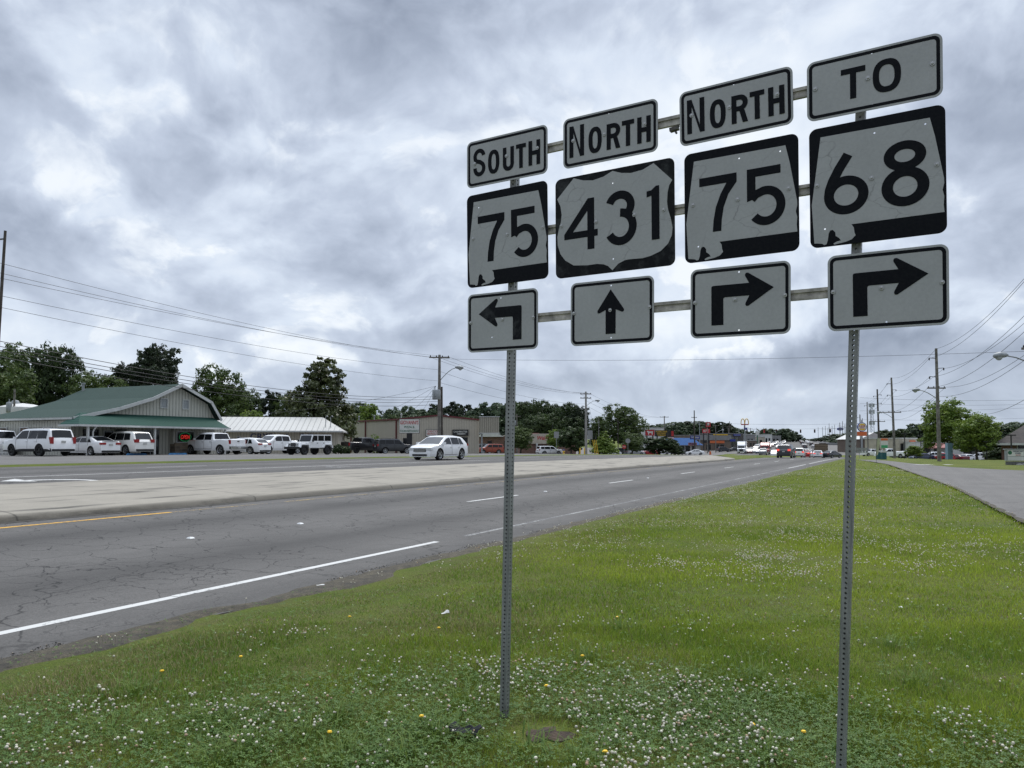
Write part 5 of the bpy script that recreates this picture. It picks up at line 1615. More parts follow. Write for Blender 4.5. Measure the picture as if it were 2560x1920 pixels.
# neon OPEN sign in the bay window: lit tubes
M_NEONR = mat('neon_red', (0.5, 0.02, 0.02), 0.4, var=0, emit=((1.0, 0.06, 0.04), 0.5))
M_NEONG = mat('neon_green', (0.02, 0.4, 0.1), 0.4, var=0, emit=((0.04, 0.6, 0.22), 0.12))
ns = thing('neon_sign', 'glowing red OPEN sign in a green ring inside the bay window', 'neon sign', g.matrix_basis @ Vector((10.6, -0.60, 1.52)), g.rotation_euler.z)
mb = MB(); mb.tube([(0.62 * math.cos(2 * math.pi * i / 32), 0, 0.37 * math.sin(2 * math.pi * i / 32)) for i in range(33)], 0.022, 6, cap=False); mb.build('ring', M_NEONG, ns)
text('OPEN', 0.95, 0.34, M_NEONR, ns, 0, 0, -0.01, 0.15, 0.0)
t = thing('storage_tank', 'white cylindrical tank standing behind the left end of the green roof', 'tank', gnd(55, 76))
hh = at(55, 1008, 76).z - t.location.z
mb = MB(); mb.lathe([(0, hh), (1.0, hh - 0.12), (2.2, hh - 0.45), (2.25, hh - 0.6), (2.25, -0.2)], 24); mb.build('shell', M_WHITEP, t, smooth=40)
mb = MB(); mb.lathe([(0, 0.5), (0.25, 0.45), (0.4, 0.2), (0.4, 0)], 12, 0, Matrix.Translation((-0.4, -0.5, hh - 0.2))); mb.build('hatch', M_GREY, t, smooth=40)
pole('utility_pole', 34, 973, 74, 'short grey pole with a box beside the white tank', GP, 0.11, M_POLE, 0, (), None, (2.2, 1))
t, L = frame_root('picket_fence', 'low white fence at the far left behind the parked cars', 'fence', gnd(-90, 60), gnd(30, 58))
mb = MB()
for i in range(int(L / 0.16)): mb.box((i * 0.16, 0, 0.4), (0.07, 0.03, 0.85))
mb.build('pickets', M_WHITEP, t)
mb = MB(); mb.box((L / 2, 0.03, 0.2), (L, 0.04, 0.08)); mb.box((L / 2, 0.03, 0.65), (L, 0.04, 0.08)); mb.build('rail', M_WHITEP, t)

# --- white-roofed block with dark blue letters
p0, p1 = gnd(520, 84), gnd(846, 86)
c, L = frame_root('shop_block', 'long low cream shop with a white metal roof and dark blue wall letters', 'building', p0, p1, 0.85)
mb = MB(); mb.box((L / 2, 5, 1.2), (L, 10, 2.8)); mb.build('wall', M_BEIGE, c)
mb = MB(); mb.add([(-0.4, -0.8, 2.42), (L + 0.5, -0.8, 2.42), (L - 2.2, 5, 4.1), (-0.4, 5, 4.1), (L + 0.5, 10.8, 2.42), (-0.4, 10.8, 2.42), (-0.4, -0.8, 2.27), (L + 0.5, -0.8, 2.27), (L + 0.5, 10.8, 2.27), (-0.4, 10.8, 2.27)],
                  [(0, 1, 2, 3), (1, 4, 2), (3, 2, 4, 5), (0, 3, 5), (6, 7, 1, 0), (7, 8, 4, 1), (9, 8, 7, 6)])
rf = mb.build('roof', M_WHITEROOF, c)
mb = MB(); mb.box((L / 2, -0.84, 2.34), (L + 0.9, 0.06, 0.16)); mb.build('fascia', M_TRIM, rf)
xa = (637 - 520) / (846 - 520) * L
text('CRYS', 2.35, 0.64, M_NAVY, c, (652 - 520) / 326 * L, 1.80, -0.02)
for k, (q, ww) in enumerate(((716, 0.5), (754, 0.5), (776, 0.5))):
    text('ATE'[k], ww, 0.5, M_NAVY, c, (q - 520) / 326 * L, 1.84, -0.02)
window(c, (592 - 520) / 326 * L, (600 - 520) / 326 * L, 1.0, 1.8, 0, M_TRIM, M_TINT)
for q in (812, 825):
    mb = MB(); x = (q - 520) / 326 * L
    mb.tube([(x, 0.6, 2.2), (x, 0.6, 4.0), (x + 0.15, 0.5, 4.15), (x + 0.25, 0.4, 4.0)], 0.04, 6); mb.build('service_mast', M_GREY, c)

# --- beige steel building with gabled front
p0, p1 = gnd(842, 113), gnd(997, 100)
zb = 0.66
sm, L = frame_root('steel_building', 'large beige steel building with dark red roof edge and shop front', 'building', p0, p1, zb)
p2 = gnd(1198, 101)
loc = sm.matrix_basis.inverted()
q = loc @ Vector((p2.x, p2.y, zb))
# front wall runs from (L, 0) to q
fl_ = Vector((q.x - L, q.y)).length
fa = math.atan2(q.y, q.x - L)
H_E, H_P = 4.35, 4.85
mb = MB(); mb.box((L / 2, 0.1, 2.0), (L, 0.2, 4.7)); mb.build('side_wall', M_BEIGE, sm)
MF = Matrix.Translation((L, 0, 0)) @ Matrix.Rotation(fa, 4, 'Z')
mb = MB(); fx = fl_ * 0.49
mb.prism([(0.02, -0.3), (fl_, -0.3), (fl_, H_E - 0.05), (fx, H_P), (0.02, H_E)], -14, 0, 0, MF @ Matrix(((1, 0, 0, 0), (0, 0, -1, 0), (0, 1, 0, 0), (0, 0, 0, 1))))
mb.build('front_wall', M_BEIGE, sm)
mb = MB()
mb.box((L / 2, -0.06, H_E + 0.02), (L + 0.2, 0.14, 0.20))
for (xa, za), (xb, zb_) in (((0, H_E), (fx, H_P)), ((fx, H_P), (fl_, H_E - 0.05))):
    d = Vector((xb - xa, zb_ - za)); mb.box((0, 0, 0), (d.length, 0.12, 0.20), 0, MF @ Matrix.Translation(((xa + xb) / 2, -0.06, (za + zb_) / 2 + 0.05)) @ Matrix.Rotation(-math.atan2(d.y, d.x), 4, 'Y'))
mb.build('roof_edge', M_REDTRIM, sm)
for f in (0.26, 0.5, 0.97):
    mb = MB(); mb.box((L * f, -0.09, 2.0), (0.16, 0.14, 4.6)); mb.build('downspout', M_REDTRIM, sm)
for f in (0.12, 0.38, 0.8):
    mb = MB(); mb.lathe([(0.09, 0), (0.09, 0.5), (0.16, 0.55), (0.16, 0.7), (0, 0.75)], 10, 0, Matrix.Translation((L * f, 2.5, H_E + 0.2))); mb.build('roof_vent', M_GREY, sm)
fr = link('shop_front', None, sm); fr.matrix_local = MF
fr.name = 'shop_front'
window(fr, 6.9, 8.9, 0.4, 2.0, 0, M_DKMET, M_TINT); window(fr, 0.6, 1.3, 0.2, 1.9, 0, M_DKMET, M_TINT)
window(sm, L * 0.13, L * 0.17, 0.2, 1.5, 0, M_DKMET, M_TINT); window(sm, L * 0.68, L * 0.71, 0.3, 1.7, 0, M_DKMET, M_TINT)


def wall_sign(name, label, base, x0, x1, z0, z1, m, edge=None, d=0.22):
    """sign board on a wall: base is the wall's world matrix"""
    M = base @ Matrix.Translation(((x0 + x1) / 2, -d / 2 - 0.03, (z0 + z1) / 2))
    r_ = thing(name, label, 'sign', M.translation, M.to_euler().z)
    mb = MB(); w_, h_ = x1 - x0, z1 - z0
    mb.box((0, 0.02, 0), (w_ + 0.1, d, h_ + 0.1)); mb.build('cabinet', edge or M_DKMET, r_)
    mb = MB(); mb.box((0, -d / 2 + 0.005, 0), (w_, 0.03, h_)); mb.build('panel', m, r_)
    return r_, -d / 2 - 0.012


FW = sm.matrix_basis @ MF
s_, yy = wall_sign('shop_sign', 'white shop sign with red lettering behind the tall transformer pole', FW, 3.55, 5.55, 2.2, 3.0, M_SIGNW)
text('DISCOM', 1.6, 0.26, M_RED, s_, 0, 0.2, yy); text('SMOKE & VAPE', 1.8, 0.2, M_RED, s_, 0, -0.12, yy); text('SHOP', 0.7, 0.1, M_SIGNK, s_, 0, -0.32, yy)
s_, yy = wall_sign('shop_sign', 'black shop sign with pale lettering over a red and white swoosh', FW, 7.0, 9.0, 2.3, 3.0, M_SIGNK)
text('CASHMASTER', 1.8, 0.24, M_SIGNW, s_, 0, 0.12, yy)
mb = MB(); mb.prism(circ_e(0.1, -0.17, 0.6, 0.06, 20), -0.002, 0.008, 0, Matrix(((1, 0, 0, 0), (0, 0, -1, yy), (0, 1, 0, 0), (0, 0, 0, 1)))); mb.build('swoosh', M_SIGNW, s_)
bx = thing('blank_sign', 'large blank ribbed tan sign panel at the right corner of the beige steel building', 'sign', FW @ Vector((fl_ - 0.1, -1.0, 0)), FW.to_euler().z)
zt, zb2 = at(1217, 1042, 100).z - 0.66, at(1217, 1083, 100).z - 0.66
mb = MB(); mb.box((1.35, 0, (zt + zb2) / 2), (2.55, 0.5, zt - zb2)); mb.build('panel', M_TANPANEL, bx)
mb = MB(); mb.box((1.35, -0.02, zt), (2.7, 0.62, 0.09)); mb.box((1.35, -0.02, zb2), (2.7, 0.62, 0.09)); mb.build('frame', M_TRIM, bx)
mb = MB(); mb.box((0.4, 0.2, zb2 / 2), (0.2, 0.2, zb2)); mb.build('support', M_GREY, bx)


def pylon(name, label, px, D, rows, w_px, ytop, ybot, post_w=0.3, cab=None, m=None, posts=1, ang=0.0, group=None, thick=0.35, hang=0.0):
    """free-standing sign on posts; rows: (text, width share, height share, z share, material, shear)"""
    b = gnd(px, D)
    root = thing(name, label, 'sign', b, ang, group)
    w_ = w_px / FPX * D; zt = at(px, ytop, D).z - b.z; zb_ = at(px, ybot, D).z - b.z
    for k in range(posts):
        x = 0 if posts == 1 else (-0.32 + 0.64 * k) * w_
        mb = MB(); mb.box((x, 0, zb_ / 2 - 0.1), (post_w, min(post_w, 0.4), zb_ + 0.2)); mb.build('post', M_DKMET if cab is None else cab, root)
    mb = MB(); mb.box((0, 0, (zt + zb_) / 2), (w_, thick, zt - zb_)); mb.build('cabinet', cab or M_DKMET, root)
    mb = MB(); mb.box((0, -thick / 2, (zt + zb_) / 2), (w_ * 0.97, 0.02, (zt - zb_) * 0.95)); mb.build('panel', m or M_SIGNW, root)
    for tx, ws, hs, zs, mm, sh in rows:
        text(tx, w_ * ws, (zt - zb_) * hs, mm, root, 0, zb_ + (zt - zb_) * zs, -thick / 2 - 0.012, sh)
    return root, w_, zt, zb_


r_, w_, zt, zb_ = pylon('pylon_sign', 'tall cream restaurant sign with red and green lettering in front of the beige steel building', 1024, 92, [("GIOVANNI'S", 0.9, 0.27, 0.76, M_RED, 0.15), ('PIZZA &', 0.5, 0.15, 0.44, M_GRN, 0), ('ITALIAN RESTAURANT', 0.92, 0.15, 0.17, M_GRN, 0)], 51, 1047.5, 1083.5, 0.62, M_DKMET)

# --- red brick house and drugstore in the middle distance
def block(name, label, px0, D0, px1, D1, ytop, depth, m, group=None, parapet=None, wins=(), zoff=0.0, roof=None):
    p0, p1 = gnd(px0, D0), gnd(px1, D1)
    r_, L = frame_root(name, label, 'building', p0, p1, None, group)
    h = at(px0, ytop, D0).z - r_.location.z
    mb = MB(); mb.box((L / 2, depth / 2, h / 2 - 0.4), (L, depth, h + 0.8)); mb.build('wall', m, r_)
    if roof is None:
        mb = MB(); mb.box((L / 2, depth / 2, h + 0.05), (L + 0.2, depth + 0.2, 0.22)); mb.build('parapet', parapet or M_TRIM, r_)
    for (a, b, z0, z1) in wins:
        window(r_, a * L, b * L, z0 * h, z1 * h, 0, M_DKMET, M_TINT, fr=0.12, bars=1)
    return r_, L, h


def gable_roof(root, L, dep, h, rise, m, over=0.4, along=True):
    mb = MB()
    if along:
        vs = [(-over, -over, h), (L + over, -over, h), (L + over, dep + over, h), (-over, dep + over, h), (-over, dep / 2, h + rise), (L + over, dep / 2, h + rise)]
        mb.add(vs, [(0, 1, 5, 4), (2, 3, 4, 5), (0, 4, 3), (1, 2, 5), (3, 2, 1, 0)])
    else:
        vs = [(-over, -over, h), (L + over, -over, h), (L + over, dep + over, h), (-over, dep + over, h), (L / 2, -over, h + rise), (L / 2, dep + over, h + rise)]
        mb.add(vs, [(0, 4, 5, 3), (1, 2, 5, 4), (0, 1, 4), (2, 3, 5), (3, 2, 1, 0)])
    return mb.build('roof', m, root)


r_, L, h = block('brick_house', 'low red brick house with a pale gable beyond the blank tan sign', 1196, 150, 1290, 150, 1092, 10, M_BRICK, roof=1, wins=((0.25, 0.35, 0.3, 0.75), (0.7, 0.8, 0.3, 0.75)))
gable_roof(r_, L * 0.62, 10, h, 1.6, M_WHITEP, along=False)
r_, L, h = block('drugstore', 'low beige and brick drugstore with red script lettering', 1300, 165, 1440, 168, 1088, 16, M_BRICK, None, M_BEIGEP)
mb = MB(); mb.box((L * 0.38, -0.15, h * 0.83), (L * 0.6, 0.3, h * 0.5)); mb.build('band', M_BEIGEP, r_)
mb = MB(); mb.box((L * 0.29, -0.3, h * 0.3), (0.35, 0.3, h * 0.62)); mb.build('column', M_TRIM, r_)
window(r_, L * 0.3, L * 0.6, 0.2, h * 0.5, 0, M_DKMET, M_TINT, bars=3)
text('Walgreens', 4.6, 1.1, M_RED, r_, L * 0.48, h * 0.84, -0.31, 0.25, 0.02)
mb = MB(); mb.box((L * 0.36, 5, h + 0.3), (2.2, 0.3, 0.5)); mb.build('roof_sign', M_PINK, r_)

# --- roadside shops beyond the crest, left of the highway
r_, L, h = block('loan_shop', 'small white shop with a blue metal roof', 1684, 226, 1748, 229, 1112, 9, M_WHITEP, roof=1, wins=((0.22, 0.40, 0.2, 0.85), (0.46, 0.62, 0.2, 0.85), (0.72, 0.80, 0.1, 0.85)))
zr = at(1700, 1095, 232).z - r_.location.z
mb = MB(); mb.add([(-0.8, -1.2, h - 0.1), (L + 0.6, -1.2, h - 0.1), (L - 0.6, 2.5, zr), (0.4, 2.5, zr), (L + 0.6, 9.5, h - 0.1), (-0.8, 9.5, h - 0.1), (L - 0.6, 7, zr), (0.4, 7, zr)], [(0, 1, 2, 3), (1, 4, 6, 2), (3, 2, 6, 7), (5, 0, 3, 7), (4, 5, 7, 6), (1, 0, 5, 4)])
mb.build('roof', M_BLUEROOF, r_)
text('TITLEMAX', 2.6, 0.55, M_NAVY, r_, L * 0.62, h + 0.25, -1.6, 0, 0.03)
mb = MB(); mb.box((L * 0.62, -1.5, h + 0.25), (2.9, 0.15, 0.8)); mb.build('fascia_sign', M_PINK, r_)
pylon('pylon_sign', 'dark blue pylon sign with white capitals above the blue-roofed shop', 1737, 222, [('TITLEMAX', 0.85, 0.5, 0.5, M_SIGNW, 0)], 24.5, 1089, 1098.5, 0.25, None, M_BLUE)
r_, L, h = block('warehouse', 'white windowless building behind the black and yellow billboard', 1608, 260, 1662, 262, 1070, 12, M_WHITEP)
r_, w_, zt, zb_ = pylon('billboard', 'red billboard panel with a white four-legged animal', 1624.5, 196, [], 23, 1074, 1089, 0.3, None, M_RED, 2)
an = [(-0.42, 0.1), (-0.36, 0.3), (-0.22, 0.34), (-0.12, 0.22), (0.28, 0.24), (0.4, 0.36), (0.36, 0.14), (0.34, -0.4), (0.24, -0.4), (0.2, -0.06), (-0.1, -0.08), (-0.14, -0.4), (-0.24, -0.4), (-0.26, 0.06)]
mb = MB(); mb.prism([(x * w_ * 0.85, (zt + zb_) / 2 + y * (zt - zb_) * 0.85) for x, y in an], 0, 0.01, 0, Matrix(((1, 0, 0, 0), (0, 0, -1, -0.19), (0, 1, 0, 0), (0, 0, 0, 1)))); mb.build('emblem', M_SIGNW, r_)
pylon('billboard', 'black billboard with three lines of yellow capitals', 1653, 197, [('ALBERTVILLE', 0.9, 0.22, 0.8, M_YELLOW, 0), ('DISCOUNT', 0.72, 0.22, 0.5, M_YELLOW, 0), ('TOBACCO', 0.66, 0.22, 0.2, M_YELLOW, 0)], 32, 1075.5, 1091, 0.3, None, M_SIGNK, 2)
r_, w_, zt, zb_ = pylon('billboard', 'black and red billboard panel with a pale pink strip, right of the yellow lettering', 1677, 198, [], 15, 1076, 1097, 0.3, None, M_SIGNK, 1)
mb = MB(); mb.box((w_ * 0.24, -0.2, zb_ + (zt - zb_) * 0.62), (w_ * 0.4, 0.02, (zt - zb_) * 0.6)); mb.build('picture', M_RED, r_)
mb = MB(); mb.box((0, -0.2, zb_ + (zt - zb_) * 0.1), (w_ * 0.95, 0.02, (zt - zb_) * 0.2)); mb.build('strip', mat('sign_pink', (0.6, 0.42, 0.45), 0.5, var=0), r_)
r_, L, h = block('strip_shops', 'grey-brown row of shops with an orange stripe and dark windows', 1738, 275, 1826, 285, 1088, 14, M_BROWNP, None, M_GREYP, ((0.55, 0.66, 0.1, 0.4), (0.7, 0.8, 0.1, 0.4), (0.3, 0.42, 0.1, 0.4)))
mb = MB(); mb.box((L * 0.55, -0.1, h * 0.58), (L * 0.52, 0.2, h * 0.16)); mb.build('stripe', M_ORANGE, r_)
mb = MB(); mb.box((L * 0.5, -0.2, h * 0.84), (L, 0.4, h * 0.3)); mb.build('fascia', M_GREYP, r_)
mb = MB(); mb.box((L * 0.7, -0.2, h + 0.25), (L * 0.4, 0.4, 0.35)); mb.build('yellow_edge', M_YELLOW, r_)
r_, w_, zt, zb_ = pylon('pylon_sign', 'stacked red and white chicken restaurant signs on two dark posts', 1765, 262, [('KFC', 0.7, 0.6, 0.5, M_SIGNW, 0.15)], 20, 1072, 1083, 0.35, None, M_RED, 2)
mb = MB(); mb.box((w_ * 0.28, 0, zt + 1.45), (1.5, 0.35, 1.7)); mb.build('top_panel', M_RED, r_)
mb = MB(); mb.lathe([(0, 0.42), (0.3, 0.3), (0.42, 0), (0.3, -0.3), (0, -0.42)], 12, 0, Matrix.Translation((w_ * 0.28, -0.2, zt + 1.5)) @ Matrix.Scale(0.2, 4, (0, 1, 0))); mb.build('portrait_disc', M_SIGNW, r_)
mb = MB(); mb.box((0, 0, zb_ * 0.55), (w_ * 0.9, 0.3, 0.9)); mb.build('lower_panel', M_SIGNK, r_)
r_, L, h = block('dark_shop', 'dark restaurant with blue signs left of the golden arches', 1824, 290, 1858, 300, 1084, 12, M_DARKP, None, M_GREYP, ((0.1, 0.3, 0.3, 0.8), (0.4, 0.6, 0.3, 0.8)))
mb = MB(); mb.box((L * 0.5, -0.15, h * 0.92), (L * 0.5, 0.2, 0.7)); mb.build('sign_band', M_BLUE, r_)
pylon('pylon_sign', 'low dark blue sign in front of the dark restaurant', 1831, 272, [('LOANS', 0.8, 0.4, 0.5, M_SIGNW, 0)][:0], 14, 1098, 1104, 0.25, None, M_BLUE)
# golden arches on a tall mast
b = gnd(1862, 310)
t = thing('arches_sign', 'golden double arches on a red base high on a slim mast', 'sign', b)
za, zb_ = at(1862, 1047, 310).z - b.z, at(1862, 1060, 310).z - b.z
mb = MB(); mb.tube([(0, 0, -0.3), (0, 0, zb_ - 0.4)], [0.3, 0.22], 10); mb.build('mast', M_GREY, t)
mb = MB()
for sx in (-1, 1):
    mb.tube([(sx * (0.78 + 0.72 * math.cos(R(a))), 0, zb_ + (za - zb_) * math.sin(R(a)) ** 0.75) for a in range(0, 181, 12)], 0.17, 8, cap=True)
mb.build('arch', M_YELLOW, t, smooth=60)
mb = MB(); mb.box((0, 0, zb_ - 0.2), (3.0, 0.5, 0.42)); mb.build('base_board', M_RED, t)
mb = MB(); mb.box((0.3, 0, zb_ - 1.9), (1.3, 0.4, 0.9)); mb.build('lower_board', M_BLUE, t)
FB = 'small far buildings left of the highway'
for i, (px0, px1, D, yt, m, lb) in enumerate(((1866, 1888, 360, 1086, M_GREYP, 'grey far building right of the arches mast'), (1886, 1912, 390, 1092, M_BEIGEP, 'low cream far building below the green sign'), (1912, 1930, 430, 1086, M_WHITEP, 'white far building among the far trees'),
                                             (1930, 1952, 470, 1090, M_GREYP, 'grey far building near the traffic lights'), (1872, 1892, 330, 1101, M_BROWNP, 'brown low far building behind the queue of cars'), (1955, 1985, 560, 1094, M_WHITEP, 'farthest white building by the highway'))):
    r_, L, h = block('far_building', lb, px0, D, px1, D + 4, yt, 10, m, FB, M_TRIM, ((0.1, 0.3, 0.2, 0.6), (0.5, 0.7, 0.2, 0.6)))
pylon('pylon_sign', 'small square green and white sign high over the far buildings', 1893, 370, [], 9, 1078, 1088, 0.4, M_GRN, M_SIGNW)
# --- right-hand side
r_, w_, zt, zb_ = pylon('burger_sign', 'round red and white burger sign on a pole with red boards below', 2154, 228, [], 25, 1079, 1090, 0.4, M_GREY, M_ORANGE)
zc = at(2155, 1067.5, 228).z - r_.location.z
mb = MB(); mb.lathe([(0, -0.2), (1.35, -0.2), (1.35, 0.2), (0, 0.2)], 28, 0, Matrix.Translation((0.1, 0, zc)) @ Matrix.Rotation(R(90), 4, 'X')); dsc = mb.build('disc', M_SIGNW, r_)
mb = MB()
for zc_, s_ in ((0.62, 1), (-0.62, -1)):
    mb.prism([(0.1 + 0.95 * math.cos(R(a)), zc + zc_ - s_ * 0.1 + s_ * 0.42 * math.sin(R(a))) for a in range(0, 181, 15)], 0, 0.03, 0, Matrix(((1, 0, 0, 0), (0, 0, -1, -0.2), (0, 1, 0, 0), (0, 0, 0, 1))))
mb.build('bun', M_YELLOW, dsc)
text('BURGER', 1.9, 0.42, M_RED, r_, 0.1, zc + 0.24, -0.215); text('KING', 1.3, 0.42, M_RED, r_, 0.1, zc - 0.24, -0.215)
mb = MB(); mb.lathe([(1.25, -0.22), (1.38, -0.22), (1.38, 0.22), (1.25, 0.22)], 28, 0, Matrix.Translation((0.1, 0, zc)) @ Matrix.Rotation(R(90), 4, 'X')); mb.build('rim', M_BLUE, r_)
b = gnd(2100, 420); t = thing('oval_sign', 'blue oval dealer sign on a white pole beyond the near post', 'sign', b)
zc = at(2100, 1072.5, 420).z - b.z
mb = MB(); mb.tube([(0, 0, -0.3), (0, 0, zc)], 0.25, 8); mb.build('mast', M_WHITEP, t)
mb = MB(); mb.prism(circ_e(0, zc, 1.8, 0.85, 28), 0, 0.5, 0, Matrix(((1, 0, 0, 0), (0, 0, -1, 0), (0, 1, 0, 0), (0, 0, 0, 1)))); mb.build('oval', M_BLUE, t)
text('Ford', 2.2, 0.9, M_SIGNW, t, 0, zc, -0.51, 0.3)
RBG = 'shops right of the highway'
r_, L, h = block('burger_restaurant', 'low restaurant with a pale gable behind the round burger sign', 2150, 250, 2215, 252, 1098, 12, M_BROWNP, RBG, M_TRIM, ((0.3, 0.5, 0.2, 0.6),), roof=1)
gable_roof(r_, L, 12, h, 2.2, M_WHITEP, along=False)
r_, L, h = block('beige_shop', 'beige shop with dark openings left of the tallest right-hand pole', 2246, 205, 2292, 207, 1096, 12, M_BEIGEP, RBG, M_TRIM, ((0.1, 0.3, 0.1, 0.7), (0.55, 0.8, 0.1, 0.6)))
mb = MB(); mb.box((L * 0.72, -0.15, h * 0.82), (L * 0.3, 0.2, 0.6)); mb.build('sign_band', M_ORANGE, r_)
r_, L, h = block('long_shops', 'long white strip of shops with a faded red canopy behind the maples', 2285, 200, 2530, 200, 1106, 14, M_WHITEP, RBG, M_TRIM, ((0.08, 0.16, 0.05, 0.6), (0.2, 0.26, 0.05, 0.6), (0.5, 0.58, 0.05, 0.6), (0.66, 0.74, 0.05, 0.6)))
mb = MB(); mb.add([(L * 0.1, -2.0, h * 0.62), (L * 0.36, -2.0, h * 0.62), (L * 0.36, 0, h * 0.95), (L * 0.1, 0, h * 0.95)], [(0, 1, 2, 3)]); mb.box((L * 0.23, -2.0, h * 0.60), (L * 0.26, 0.1, 0.2)); mb.build('canopy', M_PINK, r_)
r_, L, h = block('red_fronted_shop', 'tan shop with a red fascia behind the slim dark lamp posts', 2215, 235, 2300, 235, 1098, 12, M_BROWNP, RBG, M_PINK, ((0.2, 0.4, 0.1, 0.6), (0.6, 0.8, 0.1, 0.6)))
FR_ = 'small far buildings right of the highway'
for i, (px0, px1, D, yt, m, lb) in enumerate(((2060, 2082, 520, 1105, M_WHITEP, 'pale far shop at the foot of the far right-hand poles'), (2086, 2106, 430, 1107, M_BROWNP, 'brown far shop left of the near post'), (2108, 2134, 380, 1108, M_GREYP, 'grey far shop hidden partly by the near post'))):
    r_, L, h = block('far_building', lb, px0, D, px1, D + 4, yt, 10, m, FR_, M_TRIM, ((0.1, 0.3, 0.2, 0.6), (0.5, 0.7, 0.2, 0.6)))
p0, p1 = gnd(2502, 92), gnd(2680, 88)
r_, L = frame_root('church_hall', 'brick hall with a steep brown shingled roof at the right edge', 'building', p0, p1)
h = at(2502, 1109, 92).z - r_.location.z
mb = MB(); mb.box((L / 2, 6, h / 2 - 0.3), (L, 12, h + 0.6)); mb.build('wall', M_BRICK, r_)
mb = MB(); pk = at(2562, 1062, 94).z - r_.location.z
mb.add([(-0.7, -0.7, h), (L + 0.7, -0.7, h), (L + 0.7, 12.7, h), (-0.7, 12.7, h), (5.2, 6, pk + 2.2), (L - 2, 6, pk + 2.2)], [(0, 1, 5, 4), (2, 3, 4, 5), (3, 0, 4), (1, 2, 5), (3, 2, 1, 0)]); rf = mb.build('roof', M_SHINGLE, r_)
mb = MB(); mb.box((L / 2, -0.72, h - 0.06), (L + 1.5, 0.08, 0.25)); mb.build('fascia', M_TRIM, rf)
window(r_, 1.6, 2.8, 0.8, 2.0, 0, M_TRIM, M_GLASS)
# church notice sign
b = gnd(2535, 66); t = thing('notice_board', 'white church notice board on a grey base at the right edge', 'sign', b, R(-8))
zt, zm, zb_ = (at(2535, y, 66).z - b.z for y in (1124, 1141, 1152))
w_ = 44 / FPX * 66
mb = MB(); mb.box((0, 0, (zt + zb_) / 2), (w_, 0.3, zt - zb_)); mb.box((0, 0, zt + 0.03), (w_ + 0.2, 0.4, 0.08)); mb.build('cabinet', M_GREY, t)
mb = MB(); mb.box((0, -0.16, (zt + zm) / 2 - 0.02), (w_ * 0.84, 0.02, (zt - zm) * 0.86)); mb.build('panel', M_SIGNW, t)
mb = MB(); mb.box((0, -0.16, (zm + zb_) / 2), (w_ * 0.84, 0.02, (zm - zb_) * 0.86)); mb.build('letter_panel', M_WHITEP, t)
text('CRESCENT HILLS', w_ * 0.54, 0.10, M_NAVY, t, w_ * 0.12, zm + (zt - zm) * 0.75, -0.175); text('CHAPEL', w_ * 0.3, 0.10, M_NAVY, t, w_ * 0.12, zm + (zt - zm) * 0.48, -0.175); text('WELCOME', w_ * 0.26, 0.07, M_RED, t, w_ * 0.12, zm + (zt - zm) * 0.2, -0.175)
mb = MB(); mb.lathe([(0, 0.17), (0.17, 0)], 16, 0, Matrix.Translation((-w_ * 0.3, -0.17, zm + (zt - zm) * 0.55)) @ Matrix.Rotation(R(90), 4, 'X') @ Matrix.Scale(0.06, 4, (0, 0, 1))); mb.build('emblem', M_GRN, t)
mb = MB(); mb.box((0, 0, zb_ / 2 - 0.1), (w_ * 0.9, 0.35, zb_ + 0.1)); mb.build('base', mat('stone_grey', (0.16, 0.16, 0.15), 0.9, var=0.3, vscale=5), t)
for i, (dx, dy, s_) in enumerate(((0.6, -0.5, 0.3), (1.1, -0.45, 0.38), (1.6, -0.3, 0.32), (0.1, -0.45, 0.24))):
    mb = MB(); mb.lathe([(0, 0.55), (0.5, 0.45), (0.85, 0.2), (0.9, -0.1)], 7)
    o = mb.build('landscape_rock', mat('rock_pale', (0.33, 0.32, 0.30), 0.9, var=0.25, vscale=4), smooth=25, loc=(b.x + dx, b.y + dy, b.z + 0.02)); o.scale = (s_ * 1.3, s_, s_ * 0.8)
    tag(o, ['pale rock at the foot of the notice board, second from left', 'largest pale rock at the foot of the notice board', 'pale rock farthest right of the notice board', 'smallest pale rock at the foot of the notice board'][i], 'rock', 'rocks by the notice board')
# electronic sign, drop boxes, feather flag, flag
r_, w_, zt, zb_ = pylon('message_board', 'tall sign with an orange header and lit green display among the right-hand poles', 2209, 140, [], 19, 1095, 1121, 0.3, M_BEIGEP, M_SIGNW)
mb = MB(); mb.box((0, -0.2, zb_ + (zt - zb_) * 0.86), (w_ * 0.9, 0.02, (zt - zb_) * 0.2)); mb.build('header', M_ORANGE, r_)
mb = MB(); mb.box((0, -0.2, zb_ + (zt - zb_) * 0.18), (w_ * 0.85, 0.02, (zt - zb_) * 0.26)); mb.build('display', mat('lit_display', (0.01, 0.03, 0.02), 0.4, var=0.3, vscale=8, emit=((0.03, 0.25, 0.10), 0.5)), r_)
M_TEAL = mat('teal_paint', (0.01, 0.085, 0.10), 0.5, var=0.1)
for i, px in enumerate((2195.5, 2207.5)):
    b = gnd(px, 96 - i * 4)
    t = thing('drop_box', ['teal drop box with a white top, left of the pair', 'teal drop box with a white top, right of the pair'][i], 'box', b, 0, 'teal drop boxes')
    hh = at(px, 1126 + i, 96 - i * 4).z - b.z
    mb = MB(); mb.box((0, 0, hh * 0.38), (0.5, 0.5, hh * 0.86)); mb.build('body', M_TEAL, t)
    mb = MB(); mb.box((0, 0, hh * 0.905), (0.54, 0.54, hh * 0.19)); mb.build('lid', M_WHITEP, t)
b = gnd(2189, 72); t = thing('feather_flag', 'tall pale green feather flag on a thin pole by the frontage road', 'flag', b, 0.3)
zt = at(2190, 1095, 72).z - b.z
